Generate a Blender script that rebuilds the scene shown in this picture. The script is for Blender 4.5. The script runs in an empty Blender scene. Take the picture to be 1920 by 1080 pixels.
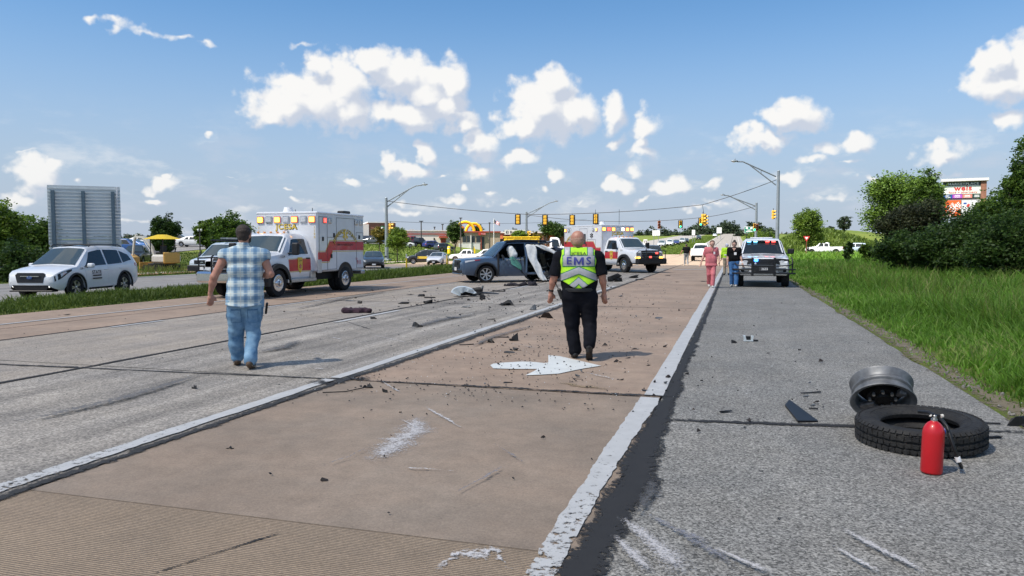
import bpy, bmesh, math, random
import numpy as np
from mathutils import Vector, Matrix, Euler
from mathutils.bvhtree import BVHTree
R = math.radians
random.seed(7); rng = np.random.default_rng(7)
SC = bpy.context.scene
COL = SC.collection

# ------------------------------------------------------------------ camera
FPX, CAM_H = 1400.0, 1.6
PITCH = math.atan(78 / FPX); YAW = math.atan(418 * math.cos(PITCH) / FPX)
cam = bpy.data.cameras.new('camera'); cam.sensor_width = 36; cam.lens = FPX / 1920 * 36
cam.clip_start = .05; cam.clip_end = 6000
camo = bpy.data.objects.new('camera', cam); COL.objects.link(camo)
camo.location = (0, 0, CAM_H); camo.rotation_euler = (R(90) - PITCH, 0, YAW)
SC.camera = camo
# ------------------------------------------------------------------ light
SUN_AZ, SUN_EL = R(-140), R(57)       # azimuth from +Y towards +X
sdir = Vector((math.sin(SUN_AZ) * math.cos(SUN_EL), math.cos(SUN_AZ) * math.cos(SUN_EL), math.sin(SUN_EL)))
sl = bpy.data.lights.new('sun', 'SUN'); sl.energy = 5.0; sl.angle = R(.6); sl.color = (1, .93, .83)
so = bpy.data.objects.new('sun', sl); COL.objects.link(so)
so.rotation_euler = sdir.to_track_quat('Z', 'Y').to_euler(); so.location = (-30, -30, 60)
SC.view_settings.view_transform = 'Standard'; SC.view_settings.look = 'None'
SC.view_settings.exposure = 0.93; SC.view_settings.gamma = 1; SC.view_settings.use_curve_mapping = False
SC.render.engine = 'CYCLES'
SC.cycles.max_bounces = 6; SC.cycles.transparent_max_bounces = 12
SC.cycles.caustics_reflective = False; SC.cycles.caustics_refractive = False
SC.cycles.sample_clamp_indirect = 6

# ------------------------------------------------------------------ view maths (used to work out where things stand)
_sy, _cy, _sp, _cp = math.sin(YAW), math.cos(YAW), math.sin(PITCH), math.cos(PITCH)
FWD = Vector((-_sy * _cp, _cy * _cp, -_sp)); RT = Vector((_cy, _sy, 0)); UP = Vector((-_sy * _sp, _cy * _sp, _cp))
def ray(px, py): return FWD + RT * ((px - 960) / FPX) + UP * ((540 - py) / FPX)
def G(px, py, z=0.0):
    d = ray(px, py); t = (z - CAM_H) / d.z
    return Vector((d.x * t, d.y * t, z))
def P(px, py, Z): return Vector((0, 0, CAM_H)) + ray(px, py) * Z

def sstep(a, b, x):
    t = np.clip((x - a) / (b - a), 0, 1); return t * t * (3 - 2 * t)
def climb(y):
    y = np.asarray(y, float)
    s = np.clip(y - 95, 0, None)
    z = .0255 * (np.sqrt(s * s + 40 ** 2) - 40)
    over = np.clip(y - 520, 0, None)
    return z - .0255 * over * np.clip(over / 120, 0, 1)
def hz(x, y):
    "ground height"
    x = np.asarray(x, float); y = np.asarray(y, float)
    z = climb(y)
    fade = 1 - sstep(150, 260, y)
    ft = -33.5 - 19 * (1 - sstep(44, 68, y)); z = z + (.5 + 1.35 * sstep(52, 84, y)) * sstep(0, 18, ft - x) * fade * sstep(10, 30, y + 0 * x) + .2 * sstep(-70, -130, x) * fade
    m = sstep(3.6, 11, x)
    z = z + m * 4.4 * np.exp(-((x - 17) / 9.5) ** 2 - ((y - 168) / 19) ** 2)
    z = z + m * 5.6 * np.exp(-((x - 30) / 24) ** 2 - ((y - 255) / 42) ** 2)
    z = z - m * .6 * climb(y) * (1 - sstep(270, 420, y))
    z = z - .28 * sstep(2.9, 5.5, x) * (1 - sstep(6, 11, x)) * (1 - sstep(40, 90, y))
    return z
def gz(x, y): return float(hz(x, y))
def on(px, Z):
    "ground point in the direction of column px at view depth Z"
    p = P(px, 462, Z); return Vector((p.x, p.y, gz(p.x, p.y)))

# ------------------------------------------------------------------ materials
MATS = {}
def nn(nt, t, **kw):
    n = nt.nodes.new(t)
    for k, v in kw.items():
        if k in n.inputs: n.inputs[k].default_value = v
        else: setattr(n, k, v)
    return n
def M(name, col=(.5, .5, .5), rough=.5, metal=0, var=.12, scale=12, bump=0, bscale=None, coat=0, emit=None, es=1, col2=None, spec=.5, coord='Object', detail=4, stretch=None, sub=0):
    if name in MATS: return MATS[name]
    m = bpy.data.materials.new(name); m.use_nodes = True; nt = m.node_tree; b = nt.nodes['Principled BSDF']
    b.inputs['Roughness'].default_value = rough; b.inputs['Metallic'].default_value = metal
    b.inputs['Coat Weight'].default_value = coat; b.inputs['Coat Roughness'].default_value = .06
    b.inputs['Specular IOR Level'].default_value = spec
    c1 = tuple(col) + (1,)
    c2 = tuple(col2) + (1,) if col2 else tuple(min(1, c * (1 + var)) for c in col) + (1,)
    if not col2: c1 = tuple(c * (1 - var) for c in col) + (1,)
    tc = nn(nt, 'ShaderNodeTexCoord'); src = tc.outputs[coord]
    if stretch:
        mp = nn(nt, 'ShaderNodeMapping'); mp.inputs['Scale'].default_value = stretch
        nt.links.new(src, mp.inputs[0]); src = mp.outputs[0]
    n = nn(nt, 'ShaderNodeTexNoise', Scale=scale, Detail=detail, Roughness=.6)
    nt.links.new(src, n.inputs['Vector'])
    mr = nn(nt, 'ShaderNodeMapRange'); mr.inputs[1].default_value = .32; mr.inputs[2].default_value = .68
    nt.links.new(n.outputs['Fac'], mr.inputs[0])
    mx = nn(nt, 'ShaderNodeMix', data_type='RGBA'); mx.inputs[6].default_value = c1; mx.inputs[7].default_value = c2
    nt.links.new(mr.outputs[0], mx.inputs[0]); nt.links.new(mx.outputs[2], b.inputs['Base Color'])
    if bump:
        n2 = nn(nt, 'ShaderNodeTexNoise', Scale=bscale or scale * 3, Detail=3); nt.links.new(src, n2.inputs['Vector'])
        bp = nn(nt, 'ShaderNodeBump', Strength=bump, Distance=.02); nt.links.new(n2.outputs['Fac'], bp.inputs['Height'])
        nt.links.new(bp.outputs[0], b.inputs['Normal'])
    if emit:
        b.inputs['Emission Color'].default_value = tuple(emit) + (1,); b.inputs['Emission Strength'].default_value = es
    MATS[name] = m; return m
def leaf_mat(name, dark, light, trans=.35, tip=None):
    "foliage: colour from the per-leaf number v (0..1), light passes through"
    if name in MATS: return MATS[name]
    m = bpy.data.materials.new(name); m.use_nodes = True; nt = m.node_tree; nt.nodes.clear()
    at = nn(nt, 'ShaderNodeAttribute', attribute_name='v')
    cr = nn(nt, 'ShaderNodeValToRGB'); e = cr.color_ramp.elements
    e[0].position = 0; e[0].color = tuple(dark) + (1,); e[1].position = .8; e[1].color = tuple(light) + (1,)
    if tip: q = e.new(1.0); q.color = tuple(tip) + (1,)
    nt.links.new(at.outputs['Fac'], cr.inputs[0])
    d = nn(nt, 'ShaderNodeBsdfPrincipled', Roughness=.55); d.inputs['Specular IOR Level'].default_value = .3
    t = nn(nt, 'ShaderNodeBsdfTranslucent')
    nt.links.new(cr.outputs[0], d.inputs['Base Color'])
    g = nn(nt, 'ShaderNodeHueSaturation', Value=1.5, Hue=.49); nt.links.new(cr.outputs[0], g.inputs['Color']); nt.links.new(g.outputs[0], t.inputs[0])
    x = nn(nt, 'ShaderNodeMixShader'); x.inputs[0].default_value = trans
    nt.links.new(d.outputs[0], x.inputs[1]); nt.links.new(t.outputs[0], x.inputs[2])
    o = nn(nt, 'ShaderNodeOutputMaterial'); nt.links.new(x.outputs[0], o.inputs[0])
    MATS[name] = m; return m
def glass_mat(name='car_glass', col=(.02, .026, .03), rough=.03, alpha=1.0):
    if name in MATS: return MATS[name]
    m = bpy.data.materials.new(name); m.use_nodes = True; nt = m.node_tree; b = nt.nodes['Principled BSDF']
    b.inputs['Base Color'].default_value = tuple(col) + (1,); b.inputs['Roughness'].default_value = rough
    b.inputs['Specular IOR Level'].default_value = .5; b.inputs['Alpha'].default_value = alpha
    n = nn(nt, 'ShaderNodeTexNoise', Scale=1.3, Detail=2); bp = nn(nt, 'ShaderNodeBump', Strength=.02, Distance=.05)
    tc = nn(nt, 'ShaderNodeTexCoord'); nt.links.new(tc.outputs['Object'], n.inputs['Vector'])
    nt.links.new(n.outputs[0], bp.inputs['Height']); nt.links.new(bp.outputs[0], b.inputs['Normal'])
    MATS[name] = m; return m

# ------------------------------------------------------------------ objects
def tag(o, label=None, cat=None, group=None, kind=None):
    if label: o['label'] = label
    if cat: o['category'] = cat
    if group: o['group'] = group
    if kind: o['kind'] = kind
    return o
def thing(name, label, cat, loc=(0, 0, 0), rz=0, group=None):
    o = bpy.data.objects.new(name, None); o.empty_display_size = .2; COL.objects.link(o)
    o.location = loc; o.rotation_euler = (0, 0, rz)
    return tag(o, label, cat, group)
def link(name, me, parent=None, kind=None):
    o = bpy.data.objects.new(name, me); COL.objects.link(o)
    if parent: o.parent = parent
    if kind: o['kind'] = kind
    return o
def finish(me, smooth):
    if smooth:
        me.polygons.foreach_set('use_smooth', np.ones(len(me.polygons), bool))
        if smooth is not True: me.set_sharp_from_angle(angle=R(smooth))
    me.update()
def mk(name, verts, faces, mat=None, parent=None, smooth=False, kind=None):
    me = bpy.data.meshes.new(name); me.from_pydata([tuple(v) for v in verts], [], faces)
    for m in (mat if isinstance(mat, (list, tuple)) else [mat]):
        if m: me.materials.append(m)
    finish(me, smooth); return link(name, me, parent, kind)
def fastmesh(name, V, faces_n, F, mat, parent=None, kind=None, attr=None, smooth=False):
    "V (n,3); F flat index array; faces_n = corners per face (int) or array"
    me = bpy.data.meshes.new(name); V = np.asarray(V, np.float32); F = np.asarray(F, np.int32).ravel()
    nf = len(F) // faces_n if np.isscalar(faces_n) else len(faces_n)
    tot = np.full(nf, faces_n, np.int32) if np.isscalar(faces_n) else np.asarray(faces_n, np.int32)
    me.vertices.add(len(V)); me.vertices.foreach_set('co', V.ravel())
    me.loops.add(len(F)); me.loops.foreach_set('vertex_index', F)
    me.polygons.add(nf); st = np.concatenate([[0], np.cumsum(tot)[:-1]]).astype(np.int32)
    me.polygons.foreach_set('loop_start', st)
    if smooth: me.polygons.foreach_set('use_smooth', np.ones(nf, bool))
    me.materials.append(mat); me.update(calc_edges=True)
    if attr is not None:
        dom = 'POINT' if len(attr) == len(V) else 'FACE'
        a = me.attributes.new('v', 'FLOAT', dom); a.data.foreach_set('value', np.asarray(attr, np.float32))
    me.validate(); return link(name, me, parent, kind)

class MB:
    "collects simple solids into one mesh"
    def __init__(s): s.v = []; s.f = []; s.mi = []; s.cur = 0
    def add(s, vs, fs, X=None):
        b = len(s.v)
        s.v += [tuple(X @ Vector(p)) if X is not None else tuple(p) for p in vs]
        for f in fs: s.f.append(tuple(b + i for i in f)); s.mi.append(s.cur)
        return s
    def box(s, c, d, rot=None, ch=0):
        x, y, z = [q / 2 for q in d]; X = Matrix.Translation(c) @ (rot.to_4x4() if rot is not None else Matrix())
        ch = min(ch, .45 * min(d))
        if ch <= 0:
            vs = [(a * x, b * y, e * z) for a in (-1, 1) for b in (-1, 1) for e in (-1, 1)]
            return s.add(vs, [(0, 1, 3, 2), (4, 6, 7, 5), (0, 4, 5, 1), (2, 3, 7, 6), (0, 2, 6, 4), (1, 5, 7, 3)], X)
        vs = []; idx = {}
        for a in (-1, 1):
            for b in (-1, 1):
                for e in (-1, 1):
                    for k, p in enumerate(((a * x, b * (y - ch), e * (z - ch)), (a * (x - ch), b * y, e * (z - ch)), (a * (x - ch), b * (y - ch), e * z))):
                        idx[(a, b, e, k)] = len(vs); vs.append(p)
        fs = []
        I = lambda a, b, e, k: idx[(a, b, e, k)]
        for q in (-1, 1):
            fs.append([I(q, -1, -1, 0), I(q, 1, -1, 0), I(q, 1, 1, 0), I(q, -1, 1, 0)][::q])
            fs.append([I(1, q, -1, 1), I(-1, q, -1, 1), I(-1, q, 1, 1), I(1, q, 1, 1)][::q])
            fs.append([I(-1, -1, q, 2), I(1, -1, q, 2), I(1, 1, q, 2), I(-1, 1, q, 2)][::q])
        for a in (-1, 1):
            for b in (-1, 1):
                fs.append([I(a, b, -1, 0), I(a, b, -1, 1), I(a, b, 1, 1), I(a, b, 1, 0)][::a * b])
                fs.append([I(a, -1, b, 0), I(a, 1, b, 0), I(a, 1, b, 2), I(a, -1, b, 2)][::a * b])
                fs.append([I(-1, a, b, 1), I(-1, a, b, 2), I(1, a, b, 2), I(1, a, b, 1)][::a * b])
                for e in (-1, 1): fs.append([I(a, b, e, 0), I(a, b, e, 1), I(a, b, e, 2)][::a * b * e])
        return s.add(vs, fs, X)
    def tube(s, pts, r, n=8, caps=True):
        pts = [Vector(p) for p in pts]; rs = r if isinstance(r, (list, tuple)) else [r] * len(pts)
        vs = []; u = None
        for i, p in enumerate(pts):
            t = (pts[min(i + 1, len(pts) - 1)] - pts[max(i - 1, 0)]).normalized()
            if u is None: u = t.orthogonal().normalized()
            else:
                u = u - t * u.dot(t); u = u.normalized() if u.length > 1e-6 else t.orthogonal().normalized()
            w = t.cross(u)
            vs += [p + (u * math.cos(2 * math.pi * k / n) + w * math.sin(2 * math.pi * k / n)) * rs[i] for k in range(n)]
        fs = [(i * n + k, i * n + (k + 1) % n, (i + 1) * n + (k + 1) % n, (i + 1) * n + k) for i in range(len(pts) - 1) for k in range(n)]
        if caps: fs += [tuple(range(n))[::-1], tuple((len(pts) - 1) * n + k for k in range(n))]
        return s.add(vs, fs)
    def cyl(s, a, b, r, r2=None, n=12): return s.tube([a, b], [r, r if r2 is None else r2], n)
    def lathe(s, prof, n=24, X=None, closed=False, caps=True):
        "profile of (radius, height) turned about local Z"
        m = len(prof); vs = [(q * math.cos(2 * math.pi * k / n), q * math.sin(2 * math.pi * k / n), h) for q, h in prof for k in range(n)]
        fs = [(i * n + k, i * n + (k + 1) % n, (i + 1) % m * n + (k + 1) % n, (i + 1) % m * n + k) for i in range(m if closed else m - 1) for k in range(n)]
        if not closed and caps:
            if prof[0][0] > 1e-6: fs.append(tuple(range(n))[::-1])
            if prof[-1][0] > 1e-6: fs.append(tuple((m - 1) * n + k for k in range(n)))
        return s.add(vs, fs, X)
    def prism(s, poly, h, X=None):
        "polygon in local XY extruded from 0 to h"
        n = len(poly); vs = [(x, y, 0) for x, y in poly] + [(x, y, h) for x, y in poly]
        return s.add(vs, [tuple(range(n))[::-1], tuple(range(n, 2 * n))] + [(i, (i + 1) % n, n + (i + 1) % n, n + i) for i in range(n)], X)
    def ball(s, c, r, n=10, m=7, X=None):
        r = (r, r, r) if not isinstance(r, (tuple, list)) else r
        vs = [(c[0] + r[0] * math.sin(math.pi * i / m) * math.cos(2 * math.pi * k / n), c[1] + r[1] * math.sin(math.pi * i / m) * math.sin(2 * math.pi * k / n), c[2] + r[2] * math.cos(math.pi * i / m)) for i in range(m + 1) for k in range(n)]
        return s.add(vs, [(i * n + k, (i + 1) * n + k, (i + 1) * n + (k + 1) % n, i * n + (k + 1) % n) for i in range(m) for k in range(n)], X)
    def build(s, name, mat, parent=None, smooth=35, kind=None):
        me = bpy.data.meshes.new(name); me.from_pydata(s.v, [], s.f)
        ms = mat if isinstance(mat, (list, tuple)) else [mat]
        for m in ms: me.materials.append(m)
        if len(ms) > 1: me.polygons.foreach_set('material_index', s.mi)
        finish(me, smooth); return link(name, me, parent, kind)
def dup(o, parent=None, loc=None, rz=None, label=None):
    c = o.copy(); COL.objects.link(c)
    if parent: c.parent = parent
    if loc is not None: c.location = loc
    if rz is not None: c.rotation_euler = (0, 0, rz)
    if label: c['label'] = label
    for ch in [q for q in o.children]: dup(ch, c)
    return c
_font_cache = {}
def text_geo(s, size=1.0, bold=0.0):
    "flat letters as (verts, faces), centred, letter height about size"
    key = (s, bold)
    if key not in _font_cache:
        cu = bpy.data.curves.new('txt', 'FONT'); cu.body = s; cu.align_x = 'CENTER'; cu.align_y = 'CENTER'; cu.size = 1.0; cu.offset = bold; cu.space_character = 1 + bold * 4; cu.resolution_u = 3
        o = bpy.data.objects.new('txt', cu); COL.objects.link(o)
        dg = bpy.context.evaluated_depsgraph_get(); me = bpy.data.meshes.new_from_object(o.evaluated_get(dg))
        _font_cache[key] = ([v.co.copy() for v in me.vertices], [tuple(p.vertices) for p in me.polygons])
        bpy.data.objects.remove(o); bpy.data.curves.remove(cu); bpy.data.meshes.remove(me)
    vs, fs = _font_cache[key]
    return [v * size for v in vs], fs
def text(name, s, size, X, mat, parent=None, bold=0.0, sx=1.0, arc=None, back=.006):
    "lettering: local XY plane of matrix X, normal +Z; arc = radius to bend letters upward in an arch"
    vs, fs = text_geo(s, size, bold)
    out = []
    for v in vs:
        x, y = v.x * sx, v.y
        if arc: a = x / arc; x, y = (arc + y) * math.sin(a), (arc + y) * math.cos(a) - arc
        out.append(X @ Vector((x, y, back)))
    return mk(name, out, fs, mat, parent)
def plane_X(c, nx, ux):
    "matrix with local X along ux, local Z along nx"
    z = Vector(nx).normalized(); x = Vector(ux); x = (x - z * x.dot(z)).normalized(); y = z.cross(x)
    m = Matrix((x, y, z)).transposed().to_4x4(); m.translation = Vector(c); return m

# ------------------------------------------------------------------ bodies grown from rounded limbs
def nets(D, org, h):
    "surface of D=0 on a grid (naive surface nets) -> verts, quads"
    s = D < 0; nx, ny, nz = D.shape
    cnt = np.zeros((nx - 1, ny - 1, nz - 1)); acc = np.zeros((nx - 1, ny - 1, nz - 1, 3))
    c = [(i, j, k) for i in (0, 1) for j in (0, 1) for k in (0, 1)]
    sl_ = lambda a: (slice(a[0], nx - 1 + a[0]), slice(a[1], ny - 1 + a[1]), slice(a[2], nz - 1 + a[2]))
    for a in c:
        for ax in range(3):
            if a[ax]: continue
            b = list(a); b[ax] = 1
            d0, d1 = D[sl_(a)], D[sl_(b)]; x = (d0 < 0) != (d1 < 0)
            t = np.where(x, d0 / np.where(x, d0 - d1, 1), 0)
            cnt += x
            for q in range(3): acc[..., q] += np.where(x, a[q] + (t if q == ax else 0), 0)
    m = cnt > 0; idx = -np.ones(m.shape, int); idx[m] = np.arange(m.sum())
    V = acc[m] / cnt[m][:, None] + np.argwhere(m); V = V * h + org
    Fs = []
    for ax in range(3):
        o1, o2 = (ax + 1) % 3, (ax + 2) % 3
        lo = [slice(1, -1)] * 3; lo[ax] = slice(0, -1); hi = [slice(1, -1)] * 3; hi[ax] = slice(1, None)
        x = s[tuple(lo)] != s[tuple(hi)]; fl = s[tuple(lo)][x]
        p = np.argwhere(x); off = np.ones(3, int); off[ax] = 0; p = p + off
        def at(a, b):
            q = p.copy(); q[:, o1] -= a; q[:, o2] -= b; return idx[q[:, 0], q[:, 1], q[:, 2]]
        quad = np.stack([at(1, 1), at(0, 1), at(0, 0), at(1, 0)], 1)
        quad[~fl] = quad[~fl][:, ::-1]; Fs.append(quad)
    return V, np.concatenate(Fs)
def limb_field(prims, h, k=.03, pad=.05, noise=None, cuts=()):
    """prims: (a, b, ra, rb[, ysquash]) rounded cones; smooth union; negative radius marks carving.  cuts: (point, normal) keep the side opposite the normal"""
    pos = [p for p in prims if p[2] > 0]
    lo = np.min([np.minimum(p[0], p[1]) - max(p[2], p[3]) for p in pos], 0) - pad
    hi = np.max([np.maximum(p[0], p[1]) + max(p[2], p[3]) for p in pos], 0) + pad
    n = np.ceil((hi - lo) / h).astype(int) + 1
    D = np.full(n, 9.0); ax = [lo[i] + np.arange(n[i]) * h for i in range(3)]
    for p in prims:
        a, b = np.array(p[0], float), np.array(p[1], float); ra, rb = abs(p[2]), abs(p[3]); ys = p[4] if len(p) > 4 else 1.0
        mg = max(ra, rb) * max(1, 1 / ys) + k * 2 + h * 2 + .02
        i0 = np.clip(((np.minimum(a, b) - mg - lo) / h).astype(int), 0, n); i1 = np.clip(((np.maximum(a, b) + mg - lo) / h).astype(int) + 2, 0, n)
        X, Y, Z = np.meshgrid(ax[0][i0[0]:i1[0]], ax[1][i0[1]:i1[1]], ax[2][i0[2]:i1[2]], indexing='ij')
        dx, dy, dz = b[0] - a[0], (b[1] - a[1]) * ys, b[2] - a[2]; L = dx * dx + dy * dy + dz * dz + 1e-9
        qx, qy, qz = X - a[0], (Y - a[1]) * ys, Z - a[2]
        t = np.clip((qx * dx + qy * dy + qz * dz) / L, 0, 1)
        d = np.sqrt((qx - t * dx) ** 2 + (qy - t * dy) ** 2 + (qz - t * dz) ** 2) - (ra + (rb - ra) * t)
        s_ = (slice(i0[0], i1[0]), slice(i0[1], i1[1]), slice(i0[2], i1[2])); E_ = D[s_]
        if p[2] > 0:
            hh = np.clip(.5 + .5 * (E_ - d) / k, 0, 1); D[s_] = E_ * (1 - hh) + d * hh - k * hh * (1 - hh)
        else: D[s_] = np.maximum(E_, -d)
    if noise or cuts:
        X, Y, Z = np.meshgrid(*ax, indexing='ij')
        if noise: D = D + noise(X, Y, Z)
        for c, nrm in cuts: D = np.maximum(D, (X - c[0]) * nrm[0] + (Y - c[1]) * nrm[1] + (Z - c[2]) * nrm[2])
    return D, lo, ax
def blob(name, prims, mat, parent=None, h=.008, k=.03, noise=None, cuts=(), sub=None, kind=None):
    "one continuous skin round the limbs"
    D, lo, ax = limb_field(prims, h, k, noise=noise, cuts=cuts)
    if sub is not None: D = np.maximum(D, -sub(D, ax))
    V, Q = nets(D, lo, h)
    return fastmesh(name, V, 4, Q, mat, parent, kind, smooth=True)
def cloth_noise(amp, seed, fx=9, fz=6):
    r = np.random.default_rng(seed); w = [(r.uniform(-fx, fx), r.uniform(-fx, fx), r.uniform(-fz, fz) * 2, r.uniform(0, 6)) for _ in range(9)]
    def f(X, Y, Z):
        o = 0
        for i, (a, b, c, p) in enumerate(w): o = o + np.sin(X * a * (1 + i * .35) + Y * b * (1 + i * .35) + Z * c * (1 + i * .4) + p) / (1 + i * .3)
        return amp * .33 * o
    return f
# ------------------------------------------------------------------ sky
W = bpy.data.worlds.new('World'); SC.world = W; W.use_nodes = True
def azel(px, py):
    d = ray(px, py).normalized(); return math.atan2(d.x, d.y), math.asin(d.z)
CLOUDS = [  # centre (degrees of view worked out below), size, strength
 (580, 188, 105, 52, 1), (535, 212, 75, 32, 1), (640, 165, 62, 55, 1), (655, 212, 55, 34, 1), (600, 130, 38, 26, .9),
 (695, 122, 48, 32, 1), (745, 142, 70, 40, 1), (800, 165, 62, 42, 1), (765, 212, 72, 34, 1), (848, 150, 32, 38, 1), (830, 200, 50, 40, 1), (868, 232, 48, 26, .9),
 (895, 272, 42, 30, .95), (972, 297, 42, 18, .9), (920, 262, 28, 18, .6),
 (1020, 205, 76, 60, 1), (1032, 158, 42, 34, 1), (990, 236, 58, 22, 1), (1082, 212, 44, 36, 1), (1150, 212, 26, 38, .8), (1162, 262, 20, 26, .55), (1208, 236, 36, 32, .85), (1200, 270, 18, 24, .7),
 (726, 300, 16, 22, .8), (762, 320, 44, 20, .95), (803, 288, 20, 24, .9), (822, 326, 14, 10, .6),
 (900, 325, 30, 20, .8), (866, 357, 16, 10, .7), (1040, 327, 19, 16, .9), (1205, 292, 46, 26, .6), (1188, 318, 30, 20, .55),
 (1160, 348, 36, 18, .85), (1150, 338, 15, 14, .8), (1258, 348, 44, 20, .95), (1335, 345, 28, 16, .6), (665, 343, 24, 13, .85), (1090, 372, 32, 12, .5), (1210, 372, 30, 10, .6), (1020, 362, 20, 14, .5),
 (1488, 212, 66, 32, .95), (1430, 262, 62, 22, .9), (1412, 246, 22, 20, .85), (1612, 268, 44, 20, .8), (1545, 275, 70, 26, .6), (1520, 300, 60, 18, .45), (1640, 330, 46, 12, .7), (1770, 286, 66, 24, .85), (1765, 270, 22, 16, .8), (1482, 326, 38, 20, .7), (1590, 305, 60, 14, .4),
 (1872, 150, 72, 44, 1), (1862, 110, 40, 28, 1), (1920, 130, 50, 60, 1), (1892, 228, 40, 26, .9), (1915, 285, 40, 18, .5), (1790, 320, 50, 16, .5),
 (76, 335, 50, 36, .95), (100, 318, 26, 24, .9), (40, 368, 46, 16, .8), (145, 336, 16, 14, .6), (300, 346, 44, 13, .9), (318, 334, 18, 9, .7), (298, 373, 32, 9, .85), (386, 243, 20, 13, .8),
 (170, 40, 34, 14, .44), (212, 46, 50, 20, .5), (270, 62, 76, 18, .45), (330, 71, 66, 16, .44), (388, 80, 44, 13, .44), (572, 84, 58, 16, .40), (540, 345, 26, 8, .45),
 (60, 300, 90, 14, .3), (250, 420, 160, 16, .35), (760, 390, 120, 18, .4), (960, 385, 110, 16, .4), (1340, 380, 120, 18, .4), (1560, 372, 140, 20, .42), (1700, 350, 120, 16, .35), (430, 330, 120, 10, .25),
 (850, 375, 30, 12, .55), (745, 372, 30, 13, .5), (925, 362, 18, 10, .5), (1300, 395, 60, 10, .5), (560, 372, 40, 10, .35)]
def cloud_group():
    g = bpy.data.node_groups.new('cloud_field', 'ShaderNodeTree')
    g.interface.new_socket('uv', in_out='INPUT', socket_type='NodeSocketVector'); g.interface.new_socket('d', in_out='OUTPUT', socket_type='NodeSocketFloat'); g.interface.new_socket('soft', in_out='OUTPUT', socket_type='NodeSocketFloat')
    i = nn(g, 'NodeGroupInput'); o = nn(g, 'NodeGroupOutput'); L = g.links.new
    # wobble so that no outline stays an ellipse
    nz = nn(g, 'ShaderNodeTexNoise', Scale=26, Detail=3); L(i.outputs[0], nz.inputs['Vector'])
    sb = nn(g, 'ShaderNodeVectorMath', operation='SUBTRACT'); L(nz.outputs['Color'], sb.inputs[0]); sb.inputs[1].default_value = (.5, .5, .5)
    sc = nn(g, 'ShaderNodeVectorMath', operation='SCALE'); L(sb.outputs[0], sc.inputs[0]); sc.inputs['Scale'].default_value = .045
    ad = nn(g, 'ShaderNodeVectorMath', operation='ADD'); L(sc.outputs[0], ad.inputs[0]); L(i.outputs[0], ad.inputs[1])
    fl = nn(g, 'ShaderNodeVectorMath', operation='MULTIPLY'); L(ad.outputs[0], fl.inputs[0]); fl.inputs[1].default_value = (1, 1, 0)
    last = None
    for (px, py, rx, ry, a) in CLOUDS:
        az, el = azel(px, py); ra = rx / FPX * math.cos(math.atan((px - 960) / FPX)) ** 2 * 1.22; re = ry / FPX * math.cos(math.atan((px - 960) / FPX)) * 1.22
        s = nn(g, 'ShaderNodeVectorMath', operation='SUBTRACT'); L(fl.outputs[0], s.inputs[0]); s.inputs[1].default_value = (az, el, 0)
        m = nn(g, 'ShaderNodeVectorMath', operation='MULTIPLY'); L(s.outputs[0], m.inputs[0]); m.inputs[1].default_value = (1 / ra, 1 / re, 0)
        l = nn(g, 'ShaderNodeVectorMath', operation='LENGTH'); L(m.outputs[0], l.inputs[0])
        q = nn(g, 'ShaderNodeMath', operation='MULTIPLY_ADD'); L(l.outputs['Value'], q.inputs[0]); q.inputs[1].default_value = -1.5; q.inputs[2].default_value = a * 1.5 - .14
        if last is None: last = q
        else:
            x = nn(g, 'ShaderNodeMath', operation='SMOOTH_MAX'); L(last.outputs[0], x.inputs[0]); L(q.outputs[0], x.inputs[1]); x.inputs[2].default_value = .12; last = x
    # the rest of the sky, beyond the view: scattered cumulus of the same kind
    sx = nn(g, 'ShaderNodeSeparateXYZ'); L(i.outputs[0], sx.inputs[0])
    st = nn(g, 'ShaderNodeVectorMath', operation='MULTIPLY'); L(i.outputs[0], st.inputs[0]); st.inputs[1].default_value = (4.2, 7, 1)
    n2 = nn(g, 'ShaderNodeTexNoise', Scale=1.0, Detail=2); L(st.outputs[0], n2.inputs['Vector'])
    r2 = nn(g, 'ShaderNodeMapRange'); L(n2.outputs[0], r2.inputs[0]); r2.inputs[1].default_value = .42; r2.inputs[2].default_value = .72; r2.inputs[3].default_value = -.6; r2.inputs[4].default_value = .8
    da = nn(g, 'ShaderNodeMath', operation='ADD'); L(sx.outputs[0], da.inputs[0]); da.inputs[1].default_value = YAW
    ab = nn(g, 'ShaderNodeMath', operation='ABSOLUTE'); L(da.outputs[0], ab.inputs[0])
    mk_ = nn(g, 'ShaderNodeMapRange'); L(ab.outputs[0], mk_.inputs[0]); mk_.inputs[1].default_value = .72; mk_.inputs[2].default_value = .9; mk_.inputs[3].default_value = -3; mk_.inputs[4].default_value = 0
    hi = nn(g, 'ShaderNodeMapRange'); L(sx.outputs[1], hi.inputs[0]); hi.inputs[1].default_value = .4; hi.inputs[2].default_value = .55; hi.inputs[3].default_value = -3; hi.inputs[4].default_value = 0
    mm = nn(g, 'ShaderNodeMath', operation='MAXIMUM'); L(mk_.outputs[0], mm.inputs[0]); L(hi.outputs[0], mm.inputs[1])
    a2 = nn(g, 'ShaderNodeMath', operation='ADD'); L(mm.outputs[0], a2.inputs[0]); L(r2.outputs[0], a2.inputs[1])
    mx = nn(g, 'ShaderNodeMath', operation='MAXIMUM'); L(a2.outputs[0], mx.inputs[0]); L(last.outputs[0], mx.inputs[1])
    # billows
    f1 = nn(g, 'ShaderNodeTexNoise', Scale=52, Detail=7, Roughness=.52); L(i.outputs[0], f1.inputs['Vector'])
    v1 = nn(g, 'ShaderNodeTexVoronoi', Scale=62, feature='SMOOTH_F1'); L(ad.outputs[0], v1.inputs['Vector']); v1.inputs['Smoothness'].default_value = .6
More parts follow.
